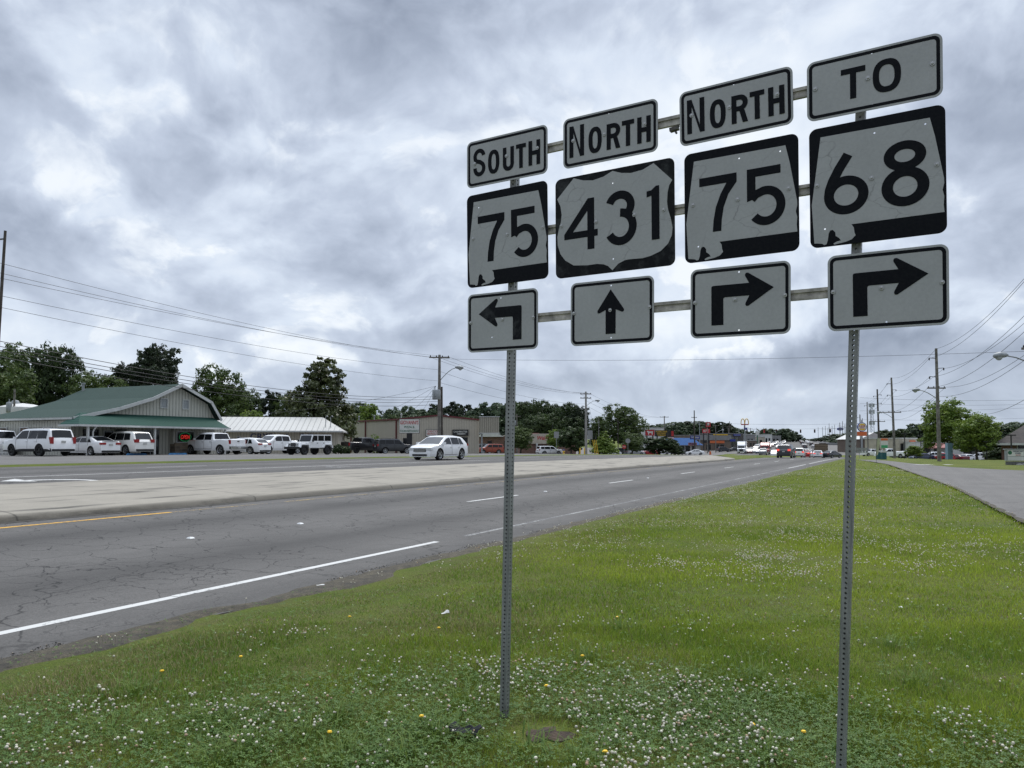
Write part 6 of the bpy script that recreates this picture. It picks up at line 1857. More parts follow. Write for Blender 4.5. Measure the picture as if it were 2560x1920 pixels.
mb = MB(); mb.tube([(0, 0, 0), (0.03, 0, zt * 0.6), (0.12, 0, zt * 0.95), (0.25, 0, zt)], 0.015, 6); mb.build('pole', M_DKMET, t)
mb = MB()
pts = [(0.02, zt * 0.30), (0.20, zt * 0.34), (0.36, zt * 0.6), (0.46, zt * 0.85), (0.40, zt * 0.99), (0.25, zt * 1.0), (0.1, zt * 0.92), (0.03, zt * 0.6)]
mb.prism(pts, -0.004, 0.004, 0, Matrix(((1, 0, 0, 0), (0, 0, -1, 0), (0, 1, 0, 0), (0, 0, 0, 1)))); mb.build('banner', mat('pale_green_cloth', (0.40, 0.42, 0.26), 0.8, var=0.15, vscale=3), t)
b = gnd(2338, 108); t = thing('flag', 'small striped red and white flag on a slanted pole before the maples', 'flag', (b.x, b.y, at(2338, 1096, 108).z))
mb = MB(); mb.tube([(0.6, 0, -0.3), (-1.2, 0, 0.95)], 0.03, 6); mb.tube([(0.6, 0, -0.3), (0.6, 0, -3.0)], 0.04, 6); mb.build('pole', M_GREY, t)
M_STRIPE = siding('flag_stripes', (0.5, 0.5, 0.5), 0.5, 'Z', 0, 0.8, 0.0)
mb = MB(); mb2 = MB()
for k in range(7):
    (mb if k % 2 == 0 else mb2).box((-0.35 + 0.03 * k, 0.01, 0.62 - 0.09 * k), (1.1, 0.02, 0.088), 0, Matrix.Rotation(0.15, 4, 'Y'))
mb.build('red_stripes', M_RED, t); mb2.build('white_stripes', M_WHITEP, t)
mb = MB(); mb.box((-0.75, -0.008, 0.42), (0.36, 0.02, 0.34)); mb.build('blue_field', M_BLUE, t)
b = gnd(2371, 97); t = thing('utility_cabinet', 'pale blue cabinet beside the trunk of the large maple', 'cabinet', b)
mb = MB(); mb.box((0, 0, 1.0), (0.62, 0.6, 2.1)); mb.build('case', mat('pale_blue', (0.22, 0.34, 0.42), 0.5, var=0.08), t)
mb = MB(); mb.box((0.2, -0.31, 1.0), (0.04, 0.03, 0.25)); mb.build('handle', M_DKMET, t)


def lamp_black(px, ytop, D, label):
    b = gnd(px, D); h = at(px, ytop, D).z - b.z
    t = thing('lamp_post', label, 'lamp post', b, 0, 'black lamp posts')
    mb = MB(); mb.tube([(0, 0, -0.1), (0, 0, h)], 0.07, 8); mb.build('mast', M_DKMET, t)
    mb = MB(); mb.box((0, 0, h), (0.9, 0.3, 0.12)); mb.build('lamp_head', M_DKMET, t)


lamp_black(2261, 1084, 118, 'black lamp post left of the tallest right-hand pole'); lamp_black(2301, 1090, 130, 'slim black lamp post just left of the tallest right-hand pole'); lamp_black(2324, 1098, 120, 'slim black lamp post between the tallest pole and its neighbour')
lamp_black(2465, 1104, 92, 'black lamp post before the row of white parked cars'); lamp_black(2527, 1088, 84, 'black lamp post behind the notice board')


# --- road signs
def sign_post(name, label, px, ybot, D, ytop, ymid, w_px, shape, m, m2, group=None):
    b = gnd(px, D); zt = at(px, ytop, D).z - b.z; zm = at(px, ymid, D).z - b.z
    t = thing(name, label, 'road sign', b, 0, group)
    mb = MB(); mb.tube([(0, 0.04, -0.1), (0, 0.04, zt)], 0.035, 6); mb.build('post', M_GREY, t)
    w_ = w_px / FPX * D; cz = (zt + zm) / 2
    if shape == 'rect': poly = rrect(w_, zt - zm, 0.04, 3, 0, cz)
    else: poly = [(w_ / 2 / math.cos(R(22.5)) * math.cos(R(22.5 + 45 * k)), cz + w_ / 2 / math.cos(R(22.5)) * math.sin(R(22.5 + 45 * k))) for k in range(8)]
    mb = MB(); mb.prism(poly, 0, 0.012, 0, Matrix(((1, 0, 0, 0), (0, 0, -1, 0), (0, 1, 0, 0), (0, 0, 0, 1)))); mb.build('plate', m, t)
    return t, w_, cz


M_BACK = mat('sign_back_alu', (0.30, 0.31, 0.31), 0.5, 0.4, var=0.1)
sign_post('road_sign', 'blank grey back of a rectangular sign left of the dark round tree', 1391, 1134, 125, 1079, 1095, 12, 'rect', M_BACK, None)
sign_post('road_sign', 'larger blank grey back of a rectangular sign beside the pale utility pole', 1475, 1134, 128, 1076, 1098, 12.5, 'rect', M_BACK, None)
sign_post('road_sign', 'grey back of an eight-sided sign on a post in the middle distance', 1569.5, 1131, 150, 1096, 1108.5, 12, 'oct', M_BACK, None)
t, w_, cz = sign_post('stop_sign', 'small red STOP sign left of the eight-sided sign back', 1560, 1131, 158, 1112, 1122, 10, 'oct', M_RED, None)
text('STOP', w_ * 0.74, w_ * 0.32, M_SIGNW, t, 0, cz, -0.014)
for k, px in enumerate((1480, 1484, 1488)):
    b = gnd(px, 127); t = thing('guy_guard', ['yellow guy-wire guard nearest the pale pole', 'middle yellow guy-wire guard by the pale pole', 'yellow guy-wire guard farthest from the pale pole'][k], 'guard', b, 0, 'yellow guy-wire guards')
    mb = MB(); mb.tube([(0.5, 0, 0), (0.1, 0, 2.4)], 0.05, 6); mb.build('sleeve', M_YELLOW, t)
    mb = MB(); mb.tube([(0.1, 0, 2.4), (-0.9, 0.6, 8.0)], 0.012, 5); mb.build('cable', M_WIRE, t)
for k, (px, m_) in enumerate(((1450, M_YELLOW), (1461, M_YELLOW))):
    b = gnd(px, 126); o = MB(); o.lathe([(0, 1.05), (0.08, 1.03), (0.1, 0.95), (0.1, -0.1)], 10)
    tag(o.build('bollard', m_, loc=b, smooth=40), ['yellow bollard farther from the pale pole', 'yellow bollard closer to the pale pole'][k], 'bollard', 'yellow bollards')
b = gnd(1409, 121); t = thing('fire_hydrant', 'small yellow fire hydrant with a blue cap on the far kerb', 'hydrant', b)
mb = MB(); mb.lathe([(0.16, 0), (0.16, 0.06), (0.11, 0.08), (0.11, 0.5), (0.15, 0.53), (0.15, 0.57)], 12); mb.tube([(-0.22, 0, 0.38), (0.22, 0, 0.38)], 0.06, 8); mb.build('body', M_YELLOW, t, smooth=40)
mb = MB(); mb.lathe([(0.14, 0.57), (0.12, 0.68), (0.05, 0.75), (0, 0.76)], 12); mb.build('cap', M_BLUE, t, smooth=40)
b = gnd(1775, 215); mb = MB(); mb.lathe([(0, 1.0), (0.2, 1.0), (0.22, 0.7), (0.25, 0.68), (0.27, 0.35), (0.3, 0.33), (0.32, 0.0)], 12)
tag(mb.build('traffic_barrel', M_ORANGE, loc=b, smooth=40), 'orange traffic barrel left of the grass median tip', 'barrel')
# small copy of the route sign cluster far down the right side
b = gnd(2155, 128); t = thing('route_sign_cluster', 'small far cluster of white route plates on thin posts right of the near post', 'road sign', b)
for k in range(4):
    for j in range(2):
        mb = MB(); mb.box((-0.78 + 0.5 * k, 0, 1.55 - 0.44 * j), (0.42, 0.02, 0.38)); mb.build('route_plate', M_BACK, t)
for x in (-0.5, 0.6):
    mb = MB(); mb.tube([(x, 0.03, -0.1), (x, 0.03, 1.7)], 0.03, 6); mb.build('post', M_GREY, t)
# span wire with traffic signals far down the highway
sp = 345
pa, pb = su3(sp, -6), su3(sp, 46)
for p, lb in ((pa, 'steel signal pole right of the far junction'), (pb, 'steel signal pole left of the far junction')):
    t = thing('signal_pole', lb, 'pole', p, 0, 'signal poles'); mb = MB(); mb.tube([(0, 0, -0.2), (0, 0, 8.6)], [0.2, 0.13], 8); mb.build('mast', M_GREY, t)
wire(pa + Vector((0, 0, 8.3)), pb + Vector((0, 0, 8.3)), 0.5, 'span wire holding the far traffic lights', 'signal wires', 0.03)
for k, u in enumerate((3, 9, 14.5, 24, 29, 36)):
    f = (u + 6) / 52
    p = su3(sp, u); p.z = pa.z + 8.2 + (pb.z - pa.z) * f - 0.5 * 4 * f * (1 - f) * 1.0
    t = thing('traffic_light', ['dark traffic light hanging farthest right on the far span wire', 'second traffic light from the right on the far span wire', 'third traffic light from the right on the far span wire', 'third traffic light from the left on the far span wire', 'second traffic light from the left on the far span wire', 'leftmost traffic light on the far span wire'][k], 'traffic light', p, 0, 'traffic lights')
    mb = MB(); mb.box((0, 0, -0.85), (0.55, 0.3, 1.4)); mb.tube([(0, 0, 0), (0, 0, -0.2)], 0.04, 5); mb.build('housing', M_RED if k == 4 else M_SIGNK, t)
    mb = MB(); mb.tube([(0, -0.16, -0.45), (0, -0.24, -0.45)], 0.17, 10); mb.build('lens', mat('signal_lens', (0.2, 0.01, 0.01), 0.3, var=0), t)
# ------------------------------------------------------------------ vehicles
def car_paint(name, col, metal=0.0):
    return mat('paint_' + name, col, 0.32, metal, var=0.03, vscale=2.0, spec=0.5, coat=0.6)


M_TYRE = mat('tyre_rubber', (0.014, 0.014, 0.015), 0.9, var=0.15, vscale=12)
M_RIM = mat('rim_alloy', (0.42, 0.43, 0.44), 0.3, 0.8, var=0.05)
M_RIMK = mat('rim_black', (0.015, 0.015, 0.016), 0.35, 0.4, var=0)
M_PLASTIC = mat('black_plastic', (0.016, 0.016, 0.017), 0.65, var=0.05)
M_CHROME = mat('chrome', (0.55, 0.56, 0.57), 0.15, 0.95, var=0)
M_LAMP = mat('headlamp_clear', (0.50, 0.52, 0.52), 0.12, var=0.08, vscale=20, spec=0.8)
M_TAIL = mat('tail_lamp_red', (0.30, 0.012, 0.014), 0.2, var=0.05)
M_TAILON = mat('tail_lamp_lit', (0.6, 0.05, 0.05), 0.2, var=0, emit=((1.0, 0.10, 0.07), 0.9))
M_PLATE = mat('number_plate', (0.5, 0.5, 0.48), 0.5, var=0.15, vscale=20)
PAINT = {
    'white': car_paint('white', (0.84, 0.845, 0.85)), 'pearl': car_paint('pearl', (0.76, 0.755, 0.72)), 'black': car_paint('black', (0.010, 0.010, 0.012)),
    'charcoal': car_paint('charcoal', (0.035, 0.038, 0.044), 0.3), 'copper': car_paint('copper', (0.30, 0.060, 0.028), 0.2), 'red': car_paint('red', (0.34, 0.015, 0.018)),
    'silver': car_paint('silver', (0.38, 0.39, 0.40), 0.4), 'blue': car_paint('navy', (0.025, 0.04, 0.085), 0.2), 'maroon': car_paint('maroon', (0.11, 0.014, 0.02)), 'grey': car_paint('grey', (0.16, 0.17, 0.18), 0.3)}

SPECS = {
    # contour rear to front; belt height; tumblehome; windscreen x range; rear window x range; side windows; doors
    'large_suv': dict(L=5.6, W=2.05, clear=0.32, r=0.41, ax=(-1.65, 1.55), belt=1.20, T=0.17, roof=1.92,
        top=[(-2.80, 0.62), (-2.79, 1.0), (-2.70, 1.22), (-2.50, 1.80), (-2.38, 1.87), (-1.2, 1.93), (0.1, 1.91), (0.55, 1.84), (1.30, 1.28), (1.42, 1.22), (2.50, 1.14), (2.72, 1.02), (2.78, 0.85), (2.80, 0.6)],
        ws=(0.60, 1.27), rw=(-2.68, -2.50), win=[(-2.36, -1.42, 0.0, 0.10), (-1.32, -0.36, 0, 0), (-0.28, 0.98, 0, -0.48)], doors=[(-1.38, -0.32), (-0.32, 1.02)], rails=1),
    'suv': dict(L=4.82, W=1.92, clear=0.27, r=0.37, ax=(-1.38, 1.42), belt=1.10, T=0.20, roof=1.76,
        top=[(-2.41, 0.6), (-2.40, 0.98), (-2.30, 1.12), (-2.02, 1.62), (-1.88, 1.70), (-0.9, 1.77), (0.0, 1.75), (0.40, 1.69), (1.12, 1.16), (1.24, 1.10), (2.10, 0.98), (2.32, 0.86), (2.39, 0.70), (2.41, 0.55)],
        ws=(0.45, 1.10), rw=(-2.28, -2.02), win=[(-1.86, -1.18, 0.12, 0.05), (-1.10, -0.18, 0, 0), (-0.10, 0.86, 0, -0.48)], doors=[(-1.12, -0.14), (-0.14, 0.92)], rails=1),
    'crossover': dict(L=4.80, W=1.92, clear=0.22, r=0.37, ax=(-1.38, 1.40), belt=1.02, T=0.25, roof=1.62,
        top=[(-2.40, 0.55), (-2.39, 0.95), (-2.28, 1.08), (-1.78, 1.46), (-1.5, 1.54), (-0.6, 1.62), (0.05, 1.60), (0.5, 1.50), (1.38, 1.04), (1.55, 1.00), (2.12, 0.91), (2.31, 0.80), (2.39, 0.62), (2.40, 0.42)],
        ws=(0.52, 1.36), rw=(-2.25, -1.80), win=[(-1.62, -1.12, 0.25, 0.0), (-1.04, -0.10, 0, 0), (-0.02, 1.08, 0, -0.62)], doors=[(-1.12, -0.06), (-0.06, 1.08)], rails=0),
    'sedan': dict(L=4.85, W=1.85, clear=0.20, r=0.335, ax=(-1.38, 1.42), belt=0.96, T=0.27, roof=1.45,
        top=[(-2.42, 0.62), (-2.41, 0.98), (-2.30, 1.06), (-1.86, 1.07), (-1.02, 1.38), (-0.6, 1.44), (0.0, 1.45), (0.36, 1.40), (1.22, 0.99), (1.36, 0.95), (2.10, 0.83), (2.34, 0.70), (2.41, 0.55), (2.42, 0.4)],
        ws=(0.40, 1.20), rw=(-1.82, -1.05), win=[(-1.42, -0.98, 0.38, 0), (-0.92, -0.08, 0, 0), (0.0, 0.92, 0, -0.55)], doors=[(-1.05, -0.04), (-0.04, 1.0)], rails=0),
    'pickup': dict(L=5.82, W=2.02, clear=0.36, r=0.41, ax=(-1.80, 1.78), belt=1.26, T=0.20, roof=1.90,
        top=[(-2.91, 0.72), (-2.90, 1.26), (-2.84, 1.34), (-1.06, 1.32), (-1.00, 1.34), (-0.86, 1.80), (-0.72, 1.86), (0.0, 1.91), (0.62, 1.88), (0.86, 1.80), (1.48, 1.34), (1.62, 1.27), (2.62, 1.20), (2.82, 1.08), (2.90, 0.95), (2.91, 0.66)],
        ws=(0.90, 1.46), rw=(-1.00, -0.86), win=[(-0.76, 0.05, 0, 0.06), (0.14, 1.16, 0, -0.42)], doors=[(-0.84, 0.09), (0.09, 1.26)], rails=0, bed=(-2.80, -1.08)),
    'boxy_suv': dict(L=4.42, W=1.80, clear=0.28, r=0.36, ax=(-1.28, 1.36), belt=1.10, T=0.12, roof=1.70,
        top=[(-2.21, 0.6), (-2.20, 1.05), (-2.14, 1.12), (-2.00, 1.62), (-1.92, 1.67), (-0.8, 1.71), (0.2, 1.69), (0.42, 1.65), (0.98, 1.16), (1.08, 1.10), (2.00, 1.03), (2.16, 0.94), (2.20, 0.80), (2.21, 0.55)],
        ws=(0.45, 0.96), rw=(-2.13, -2.00), win=[(-1.90, -1.28, 0, 0.03), (-1.18, -0.24, 0, 0), (-0.14, 0.74, 0, -0.34)], doors=[(-1.23, -0.19), (-0.19, 0.82)], rails=1),
}


def vehicle(name, kind, paint, label, loc, rz, group=None, rim=None, detail=2, lit=False, trim=None, cat='car', zs=1.0, xs=1.0, clad=0.0, chrome=False, H=None, grille='slats', face=None):
    """one road vehicle facing local +x, standing on z = 0"""
    sp = SPECS[kind]
    P = PAINT[paint]
    root = thing(name, label, cat, loc, rz, group)
    L, W, cl, r, belt, T = sp['L'], sp['W'], sp['clear'], sp['r'], sp['belt'], sp['T']
    top = sp['top']
    roof = sp['roof']
    def zt(x): return interp(x, top)
    def plan(x): return 1 - 0.13 * (abs(x) / (L / 2)) ** 7 - 0.02 * (abs(x) / (L / 2)) ** 2
    def yy(x, z):
        y = W / 2 * plan(x)
        if z > belt: y *= 1 - T * (z - belt) / (roof - belt)
        lo = cl + 0.28
        if z < lo: y *= 1 - 0.05 * ((lo - z) / 0.28) ** 2
        if z > belt - 0.32 and z <= belt: y *= 1 - 0.02 * (z - belt + 0.32) / 0.32
        elif z > belt: y *= 0.98
        return y
    ra = r * 1.17
    def zb(x):
        z = cl
        for a in sp['ax']:
            if abs(x - a) < ra: z = max(z, r + math.sqrt(ra * ra - (x - a) ** 2))
        return z
    xs_ = set([round(-L / 2 + L * i / (40 if detail > 1 else 20), 4) for i in range(41 if detail > 1 else 21)] + [t[0] for t in top])
    for a in sp['ax']:
        for k in range(0, 13 if detail > 1 else 7):
            n_ = 12 if detail > 1 else 6
            xs_.add(round(a + ra * math.cos(math.pi * k / n_), 4))
        xs_.add(a - ra - 0.002); xs_.add(a + ra + 0.002)
    X = sorted(x for x in xs_ if -L / 2 <= x <= L / 2)
    rows = [0, 0.12, 0.28, 0.45, 0.62, 0.78, 0.9, 0.965, 1.0] if detail > 1 else [0, 0.3, 0.62, 0.92, 1.0]
    ny = 4
    mb = MB()
    ring_n = 2 * len(rows) + ny - 1
    for x in X:
        b, t_ = zb(x), max(zt(x), zb(x) + 0.04)
        side = []
        for f in rows:
            z = b + (t_ - b) * f
            y = yy(x, z)
            if f > 0.9: y *= 1 - 0.055 * ((f - 0.9) / 0.1) ** 2
            side.append((y, z))
        ring = [(x, -y, z) for y, z in side]
        yt, ztp = side[-1]
        for k in range(1, ny):
            q = -1 + 2 * k / ny
            ring.append((x, yt * q, ztp + 0.025 * (1 - q * q)))
        ring += [(x, y, z) for y, z in side[::-1]]
        mb.v += ring
    N = len(mb.v) // len(X)
    for i in range(len(X) - 1):
        for j in range(N - 1):
            a = i * N + j
            mb.f.append((a, a + 1, a + 1 + N, a + N))
            zc = (mb.v[a][2] + mb.v[a + 1][2]) / 2
            mb.m.append(1 if (clad and zc < cl + clad) else 0)
        mb.f.append((i * N + N - 1, i * N, (i + 1) * N, (i + 1) * N + N - 1)); mb.m.append(2)      # underside and wheel wells
    mb.f.append(tuple(range(N))[::-1]); mb.m.append(0); mb.f.append(tuple((len(X) - 1) * N + j for j in range(N))); mb.m.append(0)
    body = mb.build('body', [P, M_PLASTIC if trim is None else trim, M_PLASTIC], root, smooth=32)
    # glass
    def glass_band(nm, x0, x1, y_share=0.86):
        g_ = MB(); n_ = 5
        for i in range(n_ + 1):
            x = x0 + (x1 - x0) * i / n_
            z = zt(x); y = yy(x, z) * 0.945 * y_share / 0.945
            d = Vector((-(zt(x + 0.02) - zt(x - 0.02)) / 0.04, 0, 1)).normalized() * 0.012
            for k in range(5):
                q = -1 + 2 * k / 4
                g_.v.append((x + d.x, y * q, z + d.z + 0.025 * (1 - q * q)))
        for i in range(n_):
            for k in range(4):
                a = i * 5 + k; g_.f.append((a, a + 5, a + 6, a + 1)); g_.m.append(0)
        return g_.build(nm, M_GLASS if nm == 'windscreen' else M_TINT, root)
    glass_band('windscreen', *sp['ws'], 0.87)
    glass_band('rear_window', *sp['rw'], 0.84)
    for sd in (-1, 1):
        for (x0, x1, cut0, cut1) in sp['win']:
            z0, z1 = belt + 0.03, roof - 0.13
            def ztop(x): return min(z1, zt(x) - 0.10)
            pts = [(x0, z0), (x1, z0)]
            a, b_ = x0 + cut0, x1 + cut1
            if cut1 < 0: pts += [(x1, z0 + 0.06)]
            for k in range(4):
                x = b_ + (a - b_) * k / 3
                pts.append((x, max(z0 + 0.05, ztop(x))))
            g_ = MB()
            tri = tessellate_polygon([[Vector((p[0], p[1], 0)) for p in pts]])
            g_.add([(p[0], sd * (yy(p[0], p[1]) + (0.022 if p[0] < -0.5 else 0.012)), p[1]) for p in pts], [t if sd < 0 else t[::-1] for t in tri])
            g_.build('side_window', M_TINT, root)
        if detail > 1:
            for (x0, x1) in sp['doors']:
                d_ = MB(); zl, zh = cl + 0.14, belt
                for (xa, za, xb, zb_) in ((x0, zl, x0, zh), (x1, zl, x1, zh), (x0, zl, x1, zl)):
                    n_ = 6
                    for k in range(n_):
                        f0, f1 = k / n_, (k + 1) / n_
                        q0 = (xa + (xb - xa) * f0, za + (zb_ - za) * f0); q1 = (xa + (xb - xa) * f1, za + (zb_ - za) * f1)
                        w2 = 0.011
                        ox, oz = (w2, 0) if xa == xb else (0, w2)
                        if any(abs(q[0] - a) < ra + 0.01 and q[1] < r + ra for q in (q0, q1) for a in sp['ax']): continue
                        vs = [(q[0] + s_ * ox, sd * (yy(q[0], q[1]) + 0.004), q[1] + s_ * oz) for q in (q0, q1) for s_ in (-1, 1)]
                        d_.add(vs, [(0, 1, 3, 2)])
                if not d_.v: continue
                dd = d_.build('door', M_PLASTIC, root)
                h_ = MB(); hx, hz = x0 + 0.14, belt - 0.15
                h_.box((hx, sd * (yy(hx, hz) + 0.02), hz), (0.18, 0.035, 0.035)); h_.build('handle', M_CHROME if chrome else P, dd)
            m_ = MB(); mx = sp['ws'][1] - 0.30
            m_.box((mx, sd * (yy(mx, belt) + 0.10), belt + 0.09), (0.11, 0.20, 0.15)); m_.box((mx, sd * (yy(mx, belt) + 0.01), belt + 0.05), (0.06, 0.08, 0.05))
            m_.build('mirror', P, root)
            if sp['rails']:
                k_ = MB(); ys = sd * yy(0, roof) * 0.88
                k_.tube([(-1.7, ys, zt(-1.7) + 0.02), (-1.6, ys, zt(-1.6) + 0.07), (0.1, ys, zt(0.1) + 0.07), (0.2, ys, zt(0.2) + 0.02)], 0.02, 6); k_.build('roof_rail', M_PLASTIC, root)
        # lamps
        zl = min(zt(L / 2 - 0.14), belt) - 0.10
        h_ = MB(); yl = yy(L / 2 - 0.15, zl)
        if face == 'jeep':
            h_.lathe([(0.0, 0.04), (0.08, 0.03), (0.10, 0.0), (0.10, -0.05)], 12, 0, Matrix.Translation((L / 2 + 0.0, sd * 0.48, 0.98)) @ Matrix.Rotation(R(90), 4, 'Y'))
        else:
            h_.box((L / 2 - 0.16, sd * (yl - 0.19), zl), (0.34, 0.42, 0.15 if kind != 'pickup' else 0.24), 0, None, 0.9)
        h_.build('headlight', M_LAMP, root)
        tl = MB(); zt_ = {'sedan': 0.88, 'pickup': 1.10, 'crossover': 1.0, 'large_suv': 1.1, 'suv': 1.05, 'boxy_suv': 0.98}[kind]
        ht = {'sedan': 0.15, 'pickup': 0.34, 'crossover': 0.16, 'large_suv': 0.46, 'suv': 0.24, 'boxy_suv': 0.24}[kind]
        wt = {'sedan': 0.42, 'pickup': 0.16, 'crossover': 0.42, 'large_suv': 0.20, 'suv': 0.34, 'boxy_suv': 0.18}[kind]
        yt_ = yy(-L / 2 + 0.1, zt_)
        tl.box((-L / 2 + 0.10, sd * (yt_ - wt / 2 + 0.015), zt_), (0.24, wt, ht)); tl.build('tail_light', M_TAILON if lit else M_TAIL, root)
    # front: grille, lower intake, bumper; rear: bumper, plate
    if detail > 1:
        zg = min(zt(L / 2 - 0.14), belt) - 0.14
        if face != 'jeep':
            g_ = MB(); wg = W * 0.50
            if grille == 'slats':
                for k in range(5): g_.box((L / 2 - 0.03, 0, zg - 0.02 - 0.05 * k + 0.08), (0.10, wg * (1 - 0.04 * k), 0.022))
                g_.build('grille', M_CHROME, root)
                g2 = MB(); g2.box((L / 2 - 0.045, 0, zg - 0.03), (0.09, wg, 0.24)); g2.build('grille_backing', M_PLASTIC, root)
            else:
                g_.box((L / 2 - 0.01, 0, zg - 0.02), (0.06, W * 0.46, 0.42)); gg = g_.build('grille', M_CHROME, root)
                g2 = MB()
                for sx in (-1, 1):
                    for sz in (-1, 1): g2.box((L / 2 + 0.015, sx * W * 0.115, zg - 0.02 + sz * 0.10), (0.03, W * 0.2, 0.16))
                g2.build('grille_insert', M_PLASTIC, gg)
        b_ = MB(); b_.box((L / 2 - 0.02, 0, cl + 0.12), (0.09, W * 0.58, 0.12)); b_.build('air_intake', M_PLASTIC, root)
        if kind == 'pickup':
            b_ = MB(); b_.box((L / 2 - 0.0, 0, cl + 0.24), (0.16, W * 0.94, 0.20)); b_.build('front_bumper', M_CHROME if chrome else P, root)
            b_ = MB(); b_.box((-L / 2 - 0.08, 0, cl + 0.24), (0.20, W * 0.93, 0.22)); b_.build('rear_bumper', M_CHROME, root)
            tg = MB(); tg.box((-L / 2 - 0.01, 0, 1.02), (0.04, W * 0.80, 0.50)); tgo = tg.build('tailgate', P, root)
            h_ = MB(); h_.box((-L / 2 - 0.035, 0, 1.14), (0.03, 0.22, 0.09)); h_.build('handle', M_PLASTIC, tgo)
            x0, x1 = sp['bed']; bd = MB(); bd.box(((x0 + x1) / 2, 0, 1.352), (x1 - x0, W * 0.80, 0.03)); bd.build('bed_opening', M_PLASTIC, root)
        else:
            b_ = MB(); b_.box((-L / 2 + 0.03, 0, cl + 0.10), (0.12, W * 0.80, 0.16)); b_.build('rear_valance', M_PLASTIC, root)
        pl = MB(); pz = {'sedan': 0.80, 'pickup': 0.62, 'crossover': 0.8, 'large_suv': 1.0, 'suv': 0.86, 'boxy_suv': 0.86}[kind]
        pl.box((-L / 2 - (0.19 if kind == 'pickup' else 0.02), 0, pz), (0.02, 0.32, 0.16)); pl.build('number_plate', M_PLATE, root)
        if kind == 'sedan':
            s_ = MB(); s_.box((-2.38, 0, 1.085), (0.14, 1.3, 0.03)); s_.build('spoiler', P, root)
    # wheels
    for a in sp['ax']:
        for sd in (-1, 1):
            M = Matrix.Translation((a, sd * (W / 2 - 0.135), r)) @ Matrix.Rotation(R(-90 * sd), 4, 'X')
            w_ = MB(); w_.lathe([(r * 0.66, -0.11), (r * 0.93, -0.12), (r, -0.08), (r, 0.08), (r * 0.93, 0.12), (r * 0.68, 0.115), (r * 0.64, 0.07)], 22 if detail > 1 else 12, 0, M)
            w_.lathe([(0, -0.10), (r * 0.66, -0.11)], 22 if detail > 1 else 12, 0, M)
            wh = w_.build('wheel', M_TYRE, root, smooth=40)
            q = MB(); q.lathe([(r * 0.70, 0.10), (r * 0.68, 0.118), (r * 0.60, 0.10), (r * 0.60, 0.02)], 22 if detail > 1 else 12, 0, M)
            for k in range(5):
                q.box((r * 0.33, 0, 0.085), (r * 0.62, r * 0.17, 0.03), 0, M @ Matrix.Rotation(2 * math.pi * k / 5 + 0.3, 4, 'Z'))
            q.lathe([(0, 0.11), (r * 0.14, 0.105), (r * 0.15, 0.06)], 10, 0, M)
            q.build('rim', rim or M_RIM, wh, smooth=40)
            d_ = MB(); d_.lathe([(0, 0.03), (r * 0.62, 0.03)], 14, 0, M); d_.build('brake_disc', M_PLASTIC, wh)
    if zs != 1.0 or xs != 1.0:
        root.scale = (xs, xs, zs)
    return root


NOSE_IN = math.atan2(0.45, -0.89)
GC = 'vehicles parked before the restaurant'
vehicle('parked_car', 'large_suv', 'white', 'white SUV cut off by the left edge, farthest left of the parked row', gnd(-34, 61), NOSE_IN, GC, clad=0.12)
vehicle('parked_car', 'large_suv', 'white', 'large white SUV with black wheels, nearest the left edge in full view', gnd(98, 55), NOSE_IN, GC, rim=M_RIMK, clad=0.14)
vehicle('parked_car', 'sedan', 'white', 'low white sedan with red rear lamps between two white SUVs', gnd(226, 58.5), NOSE_IN, GC, clad=0.0)
vehicle('parked_car', 'suv', 'pearl', 'off-white SUV with a tall tailgate left of the white pickup', gnd(312, 61), NOSE_IN, GC, zs=1.05)
vehicle('parked_truck', 'pickup', 'white', 'white crew-cab pickup seen from behind beside the OPEN window', gnd(535, 67.5), NOSE_IN, GC, chrome=True, cat='pickup truck')
vehicle('parked_car', 'crossover', 'white', 'white SUV mostly hidden behind the tail of the white pickup', gnd(613, 74), NOSE_IN + 0.1, GC, zs=0.96)
vehicle('parked_truck', 'pickup', 'white', 'white pickup facing the road with a chrome grille, beside the jeep', gnd(693, 77), R(236), GC, chrome=True, cat='pickup truck', grille='cross')


